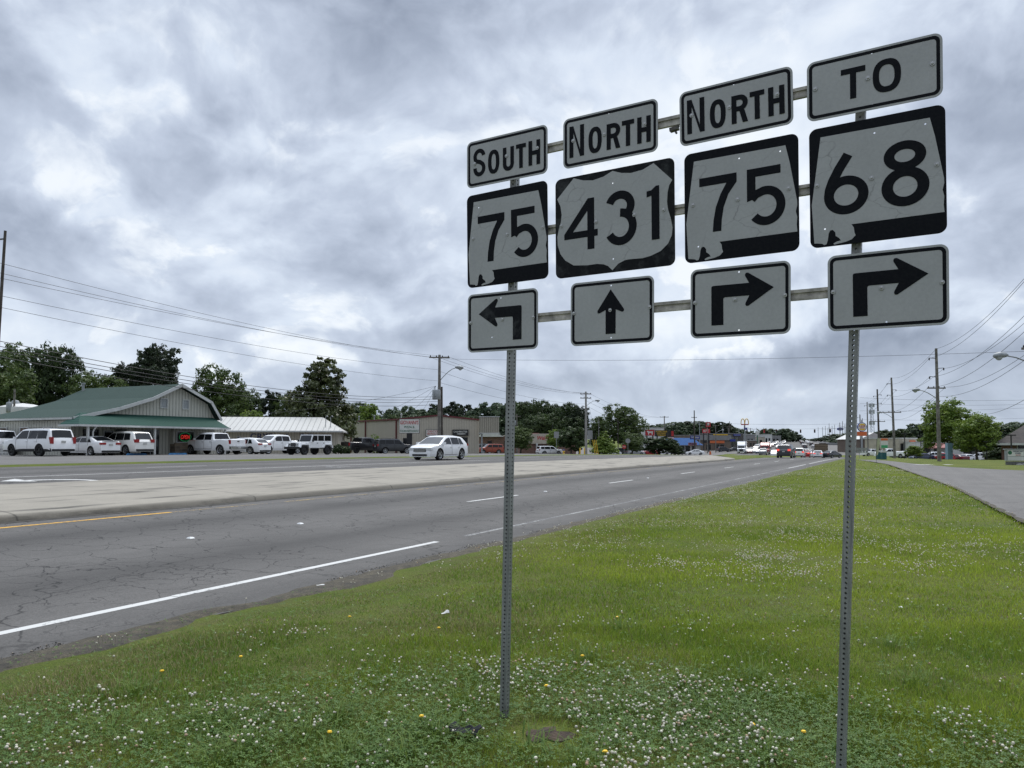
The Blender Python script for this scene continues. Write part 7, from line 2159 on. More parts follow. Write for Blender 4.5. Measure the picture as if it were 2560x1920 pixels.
def jeep(label, loc, rz):
    """tall square off-roader with flared black wings, slotted grille and big tyres"""
    root = thing('parked_jeep', label, 'jeep', loc, rz, GC)
    W = PAINT['white']
    mb = MB()
    def hull(y0, pts, taper=1.0):
        mb.prism(pts, -y0, y0, 0, Matrix(((1, 0, 0, 0), (0, 0, -1, 0), (0, 1, 0, 0), (0, 0, 0, 1))))
    hull(0.78, [(-2.05, 0.62), (1.0, 0.62), (1.0, 1.14), (0.62, 1.18), (-2.05, 1.18)])
    hull(0.62, [(0.9, 0.66), (2.0, 0.66), (2.02, 1.08), (1.5, 1.16), (0.62, 1.19)])
    mb.build('body', W, root)
    mb = MB(); mb.prism([(-2.03, 1.18), (0.60, 1.18), (0.36, 1.82), (-1.98, 1.84)], -0.74, 0.74, 0, Matrix(((1, 0, 0, 0), (0, 0, -1, 0), (0, 1, 0, 0), (0, 0, 0, 1))))
    cabn = mb.build('hard_top', W, root)
    for sd in (-1, 1):
        for x0, x1 in ((-1.92, -1.12), (-1.02, -0.28), (-0.20, 0.50)):
            g_ = MB(); cut = 0.18 if x1 > 0.4 else 0
            g_.add([(x0, sd * 0.748, 1.26), (x1, sd * 0.748, 1.26), (x1 - cut, sd * 0.748, 1.74), (x0, sd * 0.748, 1.74)], [(0, 1, 2, 3) if sd < 0 else (3, 2, 1, 0)]); g_.build('side_window', M_TINT, root)
        for x0, x1 in ((-1.08, -0.24), (-0.24, 0.72)):
            d_ = MB(); d_.box(((x0 + x1) / 2, sd * 0.785, 0.92), (x1 - x0 - 0.03, 0.02, 0.48)); dd = d_.build('door', W, root)
            h_ = MB(); h_.box((x0 + 0.12, sd * 0.81, 1.06), (0.12, 0.03, 0.05)); h_.build('handle', M_PLASTIC, dd)
        for a in (-1.42, 1.48):
            f_ = MB(); f_.prism([(a - 0.62, 0.62), (a - 0.45, 0.98), (a + 0.45, 0.98), (a + 0.62, 0.68), (a + 0.52, 0.66), (a + 0.40, 0.90), (a - 0.40, 0.90), (a - 0.52, 0.60)], sd * 0.64, sd * 0.93, 0, Matrix(((1, 0, 0, 0), (0, 0, -1, 0), (0, 1, 0, 0), (0, 0, 0, 1)))) if sd > 0 else f_.prism([(a - 0.62, 0.62), (a - 0.45, 0.98), (a + 0.45, 0.98), (a + 0.62, 0.68), (a + 0.52, 0.66), (a + 0.40, 0.90), (a - 0.40, 0.90), (a - 0.52, 0.60)], -0.93, -0.64, 0, Matrix(((1, 0, 0, 0), (0, 0, -1, 0), (0, 1, 0, 0), (0, 0, 0, 1))))
            f_.build('wing', W, root)
            M = Matrix.Translation((a, sd * 0.80, 0.44)) @ Matrix.Rotation(R(-90 * sd), 4, 'X')
            w_ = MB(); w_.lathe([(0, -0.12), (0.28, -0.14), (0.41, -0.15), (0.44, -0.1), (0.44, 0.1), (0.41, 0.15), (0.27, 0.14), (0.24, 0.08)], 22, 0, M); wh = w_.build('wheel', M_TYRE, root, smooth=40)
            q = MB(); q.lathe([(0, 0.09), (0.1, 0.10), (0.2, 0.07), (0.25, 0.12)], 18, 0, M); q.build('rim', M_RIMK, wh, smooth=40)
        h_ = MB(); h_.lathe([(0.0, 0.05), (0.09, 0.03), (0.11, 0.0), (0.11, -0.05)], 14, 0, Matrix.Translation((2.03, sd * 0.46, 0.98)) @ Matrix.Rotation(R(90), 4, 'Y')); h_.build('headlight', M_LAMP, root)
        m_ = MB(); m_.box((0.5, sd * 0.9, 1.28), (0.08, 0.16, 0.2)); m_.build('mirror', M_PLASTIC, root)
    g_ = MB(); g_.add([(0.62, -0.66, 1.22), (0.62, 0.66, 1.22), (0.40, 0.64, 1.76), (0.40, -0.64, 1.76)], [(0, 1, 2, 3)])
    g_.v = [(x + 0.012, y, z) for x, y, z in g_.v]; g_.build('windscreen', M_GLASS, root)
    g_ = MB()
    for k in range(7): g_.box((2.03, -0.27 + 0.09 * k, 0.94), (0.03, 0.045, 0.30))
    g_.build('grille', M_PLASTIC, root)
    b_ = MB(); b_.box((2.18, 0, 0.64), (0.22, 1.7, 0.20)); b_.tube([(2.22, -0.4, 0.72), (2.26, -0.3, 0.95), (2.26, 0.3, 0.95), (2.22, 0.4, 0.72)], 0.03, 6); b_.build('front_bumper', M_PLASTIC, root)
    b_ = MB(); b_.box((-2.14, 0, 0.62), (0.16, 1.6, 0.18)); b_.build('rear_bumper', M_PLASTIC, root)
    b_ = MB(); b_.lathe([(0, -0.1), (0.38, -0.1), (0.38, 0.1), (0, 0.1)], 20, 0, Matrix.Translation((-2.2, 0.05, 1.05)) @ Matrix.Rotation(R(90), 4, 'Y')); b_.build('spare_wheel', M_TYRE, root, smooth=40)
    return root


jeep('white four-door jeep with big black tyres and slotted grille', gnd(775, 70), R(240))
vehicle('parked_truck', 'pickup', 'black', 'black pickup parked beside the charcoal SUV', gnd(909, 92), R(51), GC, rim=M_RIMK, cat='pickup truck')
vehicle('parked_car', 'boxy_suv', 'charcoal', 'boxy charcoal SUV parked just left of the moving white car', gnd(984, 90), R(28), GC, clad=0.2)
vehicle('moving_car', 'crossover', 'white', 'white crossover driving towards the viewer on the far lanes', su3(40.5, 25.9) if False else gnd(1099, 52), heading(40) + math.pi)
GX = 'vehicles parked beyond the beige steel building'
vehicle('parked_car', 'boxy_suv', 'copper', 'copper-red retro wagon right of the beige steel building', gnd(1225, 128), R(196), GX, zs=0.95)
vehicle('parked_car', 'suv', 'black', 'dark vehicle half hidden behind the copper-red wagon', gnd(1203, 137), R(190), GX)
vehicle('parked_car', 'boxy_suv', 'white', 'long white wagon in front of the drugstore', gnd(1373, 150), R(22), GX, xs=1.14)
GB_ = 'cars parked beyond the crest'
for i, (px, D, k, c, lb) in enumerate(((1528, 185, 'sedan', 'white', 'white car roof left of the round sign post'), (1546, 190, 'suv', 'black', 'black car roof by the STOP sign'), (1586, 188, 'sedan', 'silver', 'silver car roof under the green street tree'),
                                      (1594, 192, 'suv', 'white', 'white van roof left of the red car roof'), (1622, 190, 'sedan', 'red', 'dark red car roof under the low dark tree'), (1650, 192, 'sedan', 'white', 'small white car roof right of the red car roof'),
                                      (1737, 205, 'sedan', 'white', 'white car in front of the blue-roofed shop'), (1700, 208, 'sedan', 'charcoal', 'dark car left of the white one at the blue-roofed shop'), (1810, 262, 'suv', 'charcoal', 'dark SUV in front of the grey-brown shops'), (1834, 268, 'sedan', 'black', 'black car at the dark restaurant'), (1800, 270, 'sedan', 'silver', 'silver car beside the grey-brown shops'))):
    vehicle('parked_car', k, c, lb, gnd(px, D), R((0, 170, 20, 60, 190, 10, 175, 30, 5, 185, 90)[i]), GB_, detail=1)
GT_ = 'traffic on the highway'
vehicle('moving_car', 'suv', 'charcoal', 'dark SUV with red tail lamps, nearest car driving away on the highway', gnd(1964, 101), heading(100), GT_, lit=True)
vehicle('moving_car', 'suv', 'pearl', 'white SUV with lit tail lamps right of the dark SUV', gnd(1998, 141), heading(150), GT_, lit=True)
vehicle('moving_car', 'sedan', 'red', 'dark red car just right of the white SUV with lit tail lamps', gnd(2013, 158), heading(160), GT_, detail=1, lit=True)
vehicle('moving_car', 'sedan', 'white', 'white car farther right beyond the dark red car', gnd(2019.5, 176), heading(176), GT_, detail=1, lit=True)
vehicle('moving_car', 'sedan', 'white', 'white sedan with lit tail lamps in front of the brown load', gnd(2044, 150), heading(150), GT_, lit=True)
vehicle('moving_car', 'sedan', 'charcoal', 'low dark car right of the brown load, by the right road edge', gnd(2078, 150), heading(150) - 0.5, GT_, detail=1)
vehicle('moving_car', 'sedan', 'white', 'white car meeting the dark SUV, left of it', gnd(1937, 176), heading(158) + math.pi, GT_, detail=1)
vehicle('moving_car', 'sedan', 'white', 'white sedan right of the white lorry cab', gnd(1872, 245), heading(228) + math.pi, GT_, detail=1)
vehicle('moving_car', 'sedan', 'silver', 'silver car between the white sedan and the red box truck', gnd(1887, 250), heading(228) + math.pi, GT_, detail=1)
vehicle('moving_car', 'sedan', 'blue', 'dark blue car close left of the red box truck', gnd(1896, 240), heading(228) + math.pi, GT_, detail=1)
vehicle('moving_truck', 'pickup', 'grey', 'grey pickup in front of the red box truck', gnd(1907, 212), heading(228) + math.pi, GT_, detail=1, cat='pickup truck')


def lorry(name, label, loc, rz, cab, box, h, L, cat):
    """cab-and-box lorry facing local +x"""
    root = thing(name, label, cat, loc, rz, GT_)
    mb = MB(); mb.prism([(0, 0.55), (1.9, 0.55), (1.95, 1.5), (1.55, 1.75), (1.3, min(h, 2.7)), (0.2, h), (0, h)], -1.15, 1.15, 0, Matrix(((1, 0, 0, 0), (0, 0, -1, 0), (0, 1, 0, 0), (0, 0, 0, 1)))); mb.build('cab', cab, root)
    mb = MB(); mb.add([(1.60, -1.0, 1.76), (1.60, 1.0, 1.76), (1.36, 0.95, 2.45), (1.36, -0.95, 2.45)], [(0, 1, 2, 3)]); mb.build('windscreen', M_GLASS, root)
    mb = MB(); mb.box((-L / 2 - 0.1, 0, (h + 1.0) / 2 + 0.1), (L, 2.5, h - 0.9)); mb.build('box_body', box, root)
    mb = MB(); mb.box((1.96, 0, 1.1), (0.05, 1.2, 0.7)); mb.build('grille', M_PLASTIC, root)
    mb = MB(); mb.box((1.98, 0, 0.6), (0.2, 2.3, 0.3)); mb.build('front_bumper', M_CHROME, root)
    for sd in (-1, 1):
        mb = MB(); mb.box((1.93, sd * 0.95, 1.0), (0.08, 0.3, 0.22)); mb.build('headlight', M_LAMP, root)
        mb = MB(); mb.box((1.3, sd * 1.32, 2.1), (0.08, 0.2, 0.5)); mb.build('mirror', M_PLASTIC, root)
        for a in (1.0, -L * 0.72, -L * 0.9):
            mb = MB(); mb.lathe([(0, -0.14), (0.5, -0.14), (0.5, 0.14), (0, 0.14)], 16, 0, Matrix.Translation((a, sd * 1.02, 0.5)) @ Matrix.Rotation(R(90), 4, 'X')); mb.build('wheel', M_TYRE, root, smooth=40)
    return root


lorry('lorry', 'white lorry with a tall cab facing the viewer on the far lanes', gnd(1853, 240), R(251), PAINT['white'], PAINT['white'], 3.7, 11, 'lorry')
lorry('box_truck', 'red box truck facing the viewer among white cars', gnd(1912, 222), heading(228) + math.pi, PAINT['red'], PAINT['red'], 3.4, 6, 'truck')
t = thing('load_trailer', 'tall brown slatted load on a trailer driving away', 'trailer', gnd(2052, 168), heading(168), GT_)
M_SLAT = siding('brown_slats', (0.17, 0.13, 0.09), 0.5, 'Z', 0.6, 0.8, 0.3)
mb = MB(); mb.box((0, 0, 1.75), (6, 2.7, 2.3)); mb.build('load', M_SLAT, t)
mb = MB(); mb.box((0, 0, 0.55), (6.4, 2.5, 0.16)); mb.build('bed', M_PLASTIC, t)
for sd in (-1, 1):
    for a in (-1.6, -2.5):
        mb = MB(); mb.lathe([(0, -0.13), (0.42, -0.13), (0.42, 0.13), (0, 0.13)], 14, 0, Matrix.Translation((a, sd * 1.1, 0.42)) @ Matrix.Rotation(R(90), 4, 'X')); mb.build('wheel', M_TYRE, t)
for sd in (-1, 1):
    mb = MB(); mb.box((-3.22, sd * 1.0, 0.75), (0.05, 0.3, 0.14)); mb.build('tail_light', M_TAILON, t)
# the long queue coming the other way and the cars far ahead: copies of five small prototypes
PC = [vehicle('queued_car', k, c, 'one of the small far cars queuing towards the viewer on the left lanes', su3(275 + 9 * i, 26.4 if i % 2 else 30.2), heading(300) + math.pi, 'far queue on the left lanes', detail=1) for i, (k, c) in enumerate((('sedan', 'white'), ('suv', 'grey'), ('sedan', 'charcoal'), ('suv', 'charcoal'), ('pickup', 'blue'), ('sedan', 'maroon'), ('suv', 'black')))]
for i in range(24):
    s = 255 + 11.5 * i + rng.uniform(-1.5, 1.5); u = (26.4, 30.2, 22.8)[i % 3] + rng.uniform(-0.3, 0.3)
    if i < 8 and i % 2 == 0: u = 30.2
    if abs(s - 275) < 60 and u < 27 and s < 340 and i % 2: s += 4
    dup(rng.choice(PC), su3(s, u), heading(s) + math.pi)
PA = [vehicle('far_car', k, c, 'one of the small far cars driving away up the right lanes', su3(230 + 21 * i, 9.5 if i % 2 else 13.1), heading(300), 'far cars on the right lanes', detail=1) for i, (k, c) in enumerate((('suv', 'charcoal'), ('sedan', 'white'), ('sedan', 'silver'), ('suv', 'black')))]
for i in range(13):
    s = 320 + 26 * i + rng.uniform(-6, 6); dup(rng.choice(PA), su3(s, 9.5 if i % 2 else 13.1), heading(s))
GRL = 'cars in the right-hand lot'
RL = [(2222, 118, 'pickup', 'white', 185, 'white pickup behind the teal drop boxes'), (2251, 122, 'sedan', 'charcoal', 200, 'dark grey car left of the tallest right-hand pole'), (2273, 120, 'large_suv', 'black', 185, 'black SUV left of the blue-grey sedan by the tallest right-hand pole'),
      (2302, 118, 'sedan', 'blue', 190, 'blue-grey sedan just left of the tallest right-hand pole'), (2330, 124, 'suv', 'white', 170, 'white car hidden partly by the tallest right-hand pole'), (2358, 118, 'suv', 'red', 95, 'red car left of the pale blue cabinet'), (2394, 118, 'sedan', 'maroon', 95, 'maroon car between the two maples'),
      (2412, 119, 'sedan', 'white', 200, 'white sedan, leftmost of the white row behind the maples'), (2446, 119, 'suv', 'white', 150, 'white SUV in the middle of the row behind the black lamp post'), (2478, 119, 'suv', 'pearl', 150, 'off-white SUV at the right end of the white row'), (2503, 117, 'suv', 'maroon', 150, 'dark red SUV left of the notice board'),
      (2244, 138, 'sedan', 'maroon', 10, 'maroon car farther back before the beige shop'), (2264, 140, 'sedan', 'silver', 10, 'silver car farther back before the beige shop'), (2179, 150, 'pickup', 'white', 10, 'white pickup far behind the small route plates')]
for px, D, k, c, a, lb in RL:
    vehicle('parked_car', k, c, lb, gnd(px, D * 1.36), R(a), GRL, detail=1, cat='pickup truck' if k == 'pickup' else 'car')
# blue painted bay kerbs before the porch
for px, D, lb in ((343, 60, 'blue painted wheel stop behind the off-white SUV'), (446, 64, 'blue painted wheel stop under the stone window base')):
    mb = MB(); mb.box((0, 0, 0.07), (1.8, 0.18, 0.16), 0, None, 0.85)
    tag(mb.build('wheel_stop', mat('blue_kerb', (0.03, 0.16, 0.36), 0.7, var=0.2), loc=gnd(px, D), rz=NOSE_IN + R(90)), lb, 'wheel stop', 'blue wheel stops')
# ------------------------------------------------------------------ grass, clover and flowers
def tint_mat(name, rough=0.7, trans=0.2):
    m = bpy.data.materials.new(name); m.use_nodes = True
    t = NT(m.node_tree); b = m.node_tree.nodes['Principled BSDF']
    a = t.n('ShaderNodeVertexColor', layer_name='tint')
    t.l(a.outputs[0], b.inputs['Base Color']); b.inputs['Roughness'].default_value = rough; b.inputs['Specular IOR Level'].default_value = 0.25
    tr = t.n('ShaderNodeBsdfTranslucent'); t.l(a.outputs[0], tr.inputs[0])
    mx = t.n('ShaderNodeMixShader'); mx.inputs[0].default_value = trans
    t.l(b.outputs[0], mx.inputs[1]); t.l(tr.outputs[0], mx.inputs[2]); t.l(mx.outputs[0], m.node_tree.nodes['Material Output'].inputs[0])
    return m


def np_mesh(name, verts, faces_n, tint, m):
    """verts (n, k, 3): n faces groups of k vertices; faces_n: list of index tuples inside a group"""
    n, k, _ = verts.shape
    me = bpy.data.meshes.new(name)
    me.vertices.add(n * k); me.vertices.foreach_set('co', verts.astype(np.float32).ravel())
    lens = [len(f) for f in faces_n]; per = sum(lens)
    base = (np.arange(n) * k)[:, None]
    idx = np.concatenate([np.array(f) for f in faces_n])[None, :] + base
    me.loops.add(n * per); me.loops.foreach_set('vertex_index', idx.astype(np.int32).ravel())
    st = np.concatenate([[0], np.cumsum(lens)[:-1]])[None, :] + (np.arange(n) * per)[:, None]
    me.polygons.add(n * len(lens)); me.polygons.foreach_set('loop_start', st.astype(np.int32).ravel())
    ca = me.color_attributes.new('tint', 'FLOAT_COLOR', 'POINT')
    col = np.concatenate([np.repeat(tint, k, axis=0), np.ones((n * k, 1))], 1)
    ca.data.foreach_set('color', col.astype(np.float32).ravel())
    me.materials.append(m)
    me.update(calc_edges=True)
    return me


def vnoise(x, y, sc, seed):
    """cheap smooth value noise for arrays"""
    g = np.random.default_rng(seed); T = g.random((64, 64))
    X, Y = x * sc, y * sc
    i, j = np.floor(X).astype(int), np.floor(Y).astype(int); fx, fy = X - i, Y - j
    fx = fx * fx * (3 - 2 * fx); fy = fy * fy * (3 - 2 * fy)
    a = T[i % 64, j % 64]; b = T[(i + 1) % 64, j % 64]; c = T[i % 64, (j + 1) % 64]; d = T[(i + 1) % 64, (j + 1) % 64]
    return (a * (1 - fx) + b * fx) * (1 - fy) + (c * (1 - fx) + d * fx) * fy


SG = np.arange(-20, 130, 0.5)
GE = np.array([gedge(s) for s in SG]); FL = np.array([fl(s) for s in SG])
CU = np.array([p[0] for p in C_TAB]); CZ = np.array([p[1] for p in C_TAB])


def field(n, y0, y1, pw):
    """random ground points between distances y0 and y1 inside a widened view wedge, on the verge; returns x, y, z, s, u"""
    f = nrng.random(n)
    Y = (y0 ** pw + f * (y1 ** pw - y0 ** pw)) ** (1 / pw)
    hw = 0.70 * Y + 1.6
    X = (nrng.random(n) * 2 - 1) * hw
    s = X * SINH + Y * COSH; u = -X * COSH + Y * SINH
    ge = np.interp(s, SG, GE); fl_ = np.interp(s, SG, FL)
    k = (u < ge - 0.08) & (u > fl_ + 0.02) & (s < 108)
    bare = ((X - 0.19) ** 2 / 0.026 + (Y - 4.62) ** 2 / 0.032 < 1) & (nrng.random(len(X)) < 0.95)
    k &= ~bare
    X, Y, s, u = X[k], Y[k], s[k], u[k]
    z = np.interp(u, CU, CZ) * np.interp(s, [40, 75, 110], [1, 0.75, 0.4])
    return X, Y, z, s, u


def clover_zone(x, y, u):
    """0..1: how far clover takes over from grass"""
    d = vnoise(x, y, 0.9, 5) * 0.6 + vnoise(x, y, 2.6, 6) * 0.4
    near = np.clip((6.5 - y - 0.30 * np.maximum(-x, 0) - np.maximum(x - 1.5, 0) * 0.9) / 1.3, 0, 1)
    return np.clip(near * 1.25 * (0.35 + d) - 0.15, 0, 1)


M_BLADE = tint_mat('grass_blade', 0.65, 0.3)


def blades(name, n, y0, y1, pw, h0, h1, w_, seed):
    X, Y, Z, s, u = field(n, y0, y1, pw)
    ed = np.interp(s, SG, GE) - u                     # distance in from the road edge
    wornp = vnoise(X, Y, 1.1, 71) * 0.6 + vnoise(X, Y, 3.4, 72) * 0.4
    thin = np.clip(1.25 - ed / 0.9, 0, 1) * np.clip((wornp - 0.34) * 4, 0, 1) + 0.6 * np.clip((wornp - 0.66) * 6, 0, 1) * (X < 1.2)
    k = nrng.random(len(X)) > thin * 0.92
    X, Y, Z, s, u = X[k], Y[k], Z[k], s[k], u[k]
    n = len(X)
    cz = clover_zone(X, Y, u)
    tall = vnoise(X, Y, 1.3, seed + 3)
    clump = vnoise(X, Y, 4.0, seed + 4)
    h = (h0 + (h1 - h0) * nrng.random(n)) * (0.55 + 0.8 * tall * clump + 0.25 * clump) * (1 - 0.30 * cz) * (0.7 + 0.3 * np.clip(X / 2.0 + 0.6, 0, 1))
    edge = np.clip((np.interp(s, SG, GE) - u) / 1.2, 0.35, 1)
    h *= edge
    a = nrng.random(n) * 2 * np.pi
    lean = np.stack([np.cos(a), np.sin(a)], 1) * (0.25 + 0.75 * nrng.random((n, 1))) * h[:, None] * 0.85
    b = a + np.pi / 2 + nrng.normal(size=n) * 0.5
    W2 = w_ * (0.7 + 0.6 * nrng.random(n))
    sx, sy = np.cos(b) * W2, np.sin(b) * W2
    base = np.stack([X, Y, Z - 0.01], 1)
    v = np.empty((n, 5, 3))
    side = np.stack([sx, sy, np.zeros(n)], 1)
    mid = base + np.stack([lean[:, 0] * 0.35, lean[:, 1] * 0.35, h * 0.62], 1)
    tip = base + np.stack([lean[:, 0], lean[:, 1], h], 1)
    v[:, 0] = base - side; v[:, 1] = base + side; v[:, 2] = mid + side * 0.75; v[:, 3] = mid - side * 0.75; v[:, 4] = tip
    t1 = vnoise(X, Y, 0.35, 21); t2 = vnoise(X, Y, 1.6, 22)
    t3 = vnoise(X * 0.6 + Y * 0.3, Y - X * 0.2, 0.55, 29)
    f = np.clip(-0.05 + 0.55 * t1 + 0.45 * t2 + 0.35 * (t3 - 0.4) + 0.2 * nrng.normal(size=n) + 0.14 * np.clip(X / 4, -1, 1), 0, 1)[:, None]
    col = np.array([0.090, 0.175, 0.018]) * (1 - f) + np.array([0.330, 0.400, 0.044]) * f
    dry = (nrng.random(n) < 0.07 + 0.45 * np.clip(1.2 - (np.interp(s, SG, GE) - u) / 1.8, 0, 1) + 0.30 * np.clip(vnoise(X, Y, 0.8, 33) * 3 - 1.4, 0, 1) * (X < 0.8 + 0.1 * Y) + 0.12 * np.clip(1 - X / 1.5, 0, 1) * (1 - cz))[:, None]
    col = np.where(dry, np.array([0.30, 0.26, 0.13]) * (0.6 + 0.6 * nrng.random((n, 1))), col)
    col = col * (0.75 + 0.5 * nrng.random((n, 1))) * (1 - 0.25 * cz[:, None])
    return np_mesh(name, v, [(0, 1, 2, 3), (3, 2, 4)], col, M_BLADE)


for (n, y0, y1, pw, h0, h1, w_, sd) in ((330000, 3.3, 7.5, 1.6, 0.025, 0.085, 0.0020, 41), (270000, 7.5, 16, 1.6, 0.03, 0.075, 0.0036, 42), (190000, 16, 45, 1.5, 0.035, 0.075, 0.008, 43), (60000, 45, 108, 1.4, 0.045, 0.08, 0.022, 44)):
    o = link('grass', blades('grass', n, y0, y1, pw, h0, h1, w_, sd)); o['kind'] = 'stuff'


def tufts():
    """long coarse tufts that stand above the lawn"""
    V = []; C = []
    cs = [(1.75, 5.7), (1.2, 5.5), (2.2, 5.0), (-0.3, 5.2), (-1.2, 4.6), (-1.5, 4.35), (-0.9, 4.25), (-2.1, 4.5), (-1.75, 4.75), (-0.45, 4.55), (-1.1, 4.9), (-2.4, 4.7), (0.35, 4.2), (0.7, 5.0), (1.3, 5.0), (-1.9, 4.9), (0.6, 6.2), (-2.6, 5.4), (2.9, 5.6), (-0.6, 4.3), (-0.5, 4.7), (1.4, 4.3), (3.2, 6.6), (0.1, 4.4), (1.0, 7.2), (-1.6, 4.2), (2.0, 4.4)]
    for cx, cy in cs:
        k = 130
        a = nrng.random(k) * 2 * np.pi; rr = np.abs(nrng.normal(size=k)) * 0.17
        x = cx + rr * np.cos(a); y = cy + rr * np.sin(a); z = np.zeros(k)
        h = 0.05 + 0.10 * nrng.random(k); b = a + nrng.normal(size=k) * 0.7
        ln = np.stack([np.cos(b), np.sin(b)], 1) * (h * (0.4 + 0.9 * nrng.random(k)))[:, None]
        sd = np.stack([-np.sin(b), np.cos(b), np.zeros(k)], 1) * 0.0032
        base = np.stack([x, y, z - 0.01], 1); mid = base + np.concatenate([ln * 0.35, (h * 0.7)[:, None]], 1); tip = base + np.concatenate([ln, (h * 0.85)[:, None]], 1)
        V.append(np.stack([base - sd, base + sd, mid + sd * 0.8, mid - sd * 0.8, tip], 1))
        C.append((np.array([0.085, 0.15, 0.028]) + nrng.random((k, 1)) * np.array([0.08, 0.08, 0.022])))
    return np_mesh('grass', np.concatenate(V), [(0, 1, 2, 3), (3, 2, 4)], np.concatenate(C), M_BLADE)


link('grass', tufts())['kind'] = 'stuff'


def clover():
    X, Y, Z, s, u = field(260000, 3.3, 9.5, 1.5)
    cz = clover_zone(X, Y, u)
    k = (nrng.random(len(X)) < (cz * 0.9 + 0.03) * np.clip(0.35 + 1.3 * vnoise(X, Y, 1.7, 81), 0, 1)) & ((X - 0.19) ** 2 / 0.05 + (Y - 4.62) ** 2 / 0.06 > 1)
    X, Y, Z = X[k], Y[k], Z[k]; n = len(X)
    h = 0.02 + 0.05 * nrng.random(n) ** 0.7
    out = np.empty((n, 12, 3)); r_ = 0.011 * (0.7 + 0.6 * nrng.random(n))
    a0 = nrng.random(n) * 2 * np.pi
    tilt = nrng.normal(size=(n, 2)) * 0.3
    for j in range(3):
        a = a0 + j * 2.094
        for q, (rr, da) in enumerate(((0.05, 0), (0.75, -0.62), (1.35, 0.0), (0.75, 0.62))):
            x = r_ * rr * np.cos(a + da); y = r_ * rr * np.sin(a + da)
            out[:, j * 4 + q] = np.stack([X + x, Y + y, Z + h + x * tilt[:, 0] + y * tilt[:, 1] + (0.003 if rr > 1 else 0)], 1)
    f = np.clip(0.5 + 0.3 * nrng.normal(size=(n, 1)), 0, 1)
    col = np.array([0.050, 0.110, 0.020]) * (1 - f) + np.array([0.120, 0.200, 0.044]) * f
    return np_mesh('clover', out, [(0, 1, 2, 3), (4, 5, 6, 7), (8, 9, 10, 11)], col, tint_mat('clover_leaf', 0.55, 0.25))


link('clover', clover())['kind'] = 'stuff'


def flower_heads():
    X, Y, Z, s, u = field(210000, 3.4, 60, 1.15)
    cz = clover_zone(X, Y, u)
    pat = vnoise(X, Y, 1.1, 51) * 0.55 + vnoise(X, Y, 3.0, 52) * 0.45
    far = np.clip(vnoise(X, Y, 0.22, 53) * 1.6 - 0.62, 0, 1) * np.clip((Y - 7) / 4, 0, 1)
    p = 0.95 * cz * np.clip(pat * 3.0 - 0.95, 0, 1) + 0.015 * (pat > 0.55)
    p += 0.32 * far * np.clip(pat * 2.4 - 0.7, 0, 1)
    for cx, cy, rx, ry, am in ((0.9, 4.7, 1.3, 0.7, 0.35), (-1.6, 5.0, 0.8, 0.4, 0.3), (-0.2, 6.0, 1.6, 0.5, 0.3), (3.6, 10.6, 1.4, 1.0, 1.0), (5.2, 12.0, 2.2, 1.6, 0.6), (-2.15, 6.9, 0.9, 0.16, 0.9), (0.55, 12.5, 1.0, 1.2, 0.3), (6.6, 14.0, 3.0, 3.0, 0.22), (5.0, 24, 5, 6, 0.14), (3.0, 17, 3, 2.0, 0.18), (2.2, 30, 3, 4, 0.2), (9, 30, 3, 8, 0.2), (1.5, 6.9, 1.2, 0.5, 0.15)):
        p += am * np.exp(-((X - cx) / rx) ** 2 - ((Y - cy) / ry) ** 2) * np.clip(pat * 2.2 - 0.5, 0, 1)
    k = nrng.random(len(X)) < p * np.clip(0.48 + 0.14 * X, 0.38, 0.85)
    X, Y, Z = X[k], Y[k], Z[k]
    m_ = 1 + nrng.poisson(1.6 * np.clip(vnoise(X, Y, 2.2, 57) * 2 - 0.2, 0, 2))          # heads come in little bunches
    i_ = np.repeat(np.arange(len(X)), m_); n = len(i_)
    sp_ = 0.045 + 0.03 * nrng.random(n)
    X, Y, Z = X[i_] + nrng.normal(size=n) * sp_, Y[i_] + nrng.normal(size=n) * sp_, Z[i_]
    r_ = (0.0050 + 0.0058 * nrng.random(n)) * (1 + np.clip((Y - 14) / 30, 0, 0.7))
    h = 0.05 + 0.055 * nrng.random(n)
    ring = 7
    V = np.empty((n, 2 * ring + 2, 3))
    c = np.stack([X, Y, Z + h], 1)
    for j in range(ring):
        a = 2 * np.pi * j / ring
        jr = 0.85 + 0.3 * nrng.random(n)
        V[:, j] = c + np.stack([r_ * np.cos(a) * jr, r_ * np.sin(a) * jr, -r_ * 0.25], 1)
        V[:, ring + j] = c + np.stack([r_ * 0.72 * np.cos(a + 0.4) * jr, r_ * 0.72 * np.sin(a + 0.4) * jr, r_ * 0.62], 1)
    V[:, 2 * ring] = c + np.stack([np.zeros(n), np.zeros(n), r_ * 0.95], 1); V[:, 2 * ring + 1] = c - np.stack([np.zeros(n), np.zeros(n), r_ * 0.8], 1)
    fs = []
    for j in range(ring):
        q = (j + 1) % ring
        fs += [(j, q, ring + q, ring + j), (ring + j, ring + q, 2 * ring), (q, j, 2 * ring + 1)]
    f = nrng.random((n, 1))
    col = np.array([0.84, 0.80, 0.66]) * (0.6 + 0.4 * f) * np.where(nrng.random((n, 1)) < 0.15, np.array([[0.75, 0.58, 0.46]]), 1.0)
    return np_mesh('white_clover_flowers', V, fs, col, tint_mat('clover_flower', 0.8, 0.2)), X, Y, Z, h


fm, fx_, fy_, fz_, fh_ = flower_heads()
link('white_clover_flowers', fm)['kind'] = 'stuff'
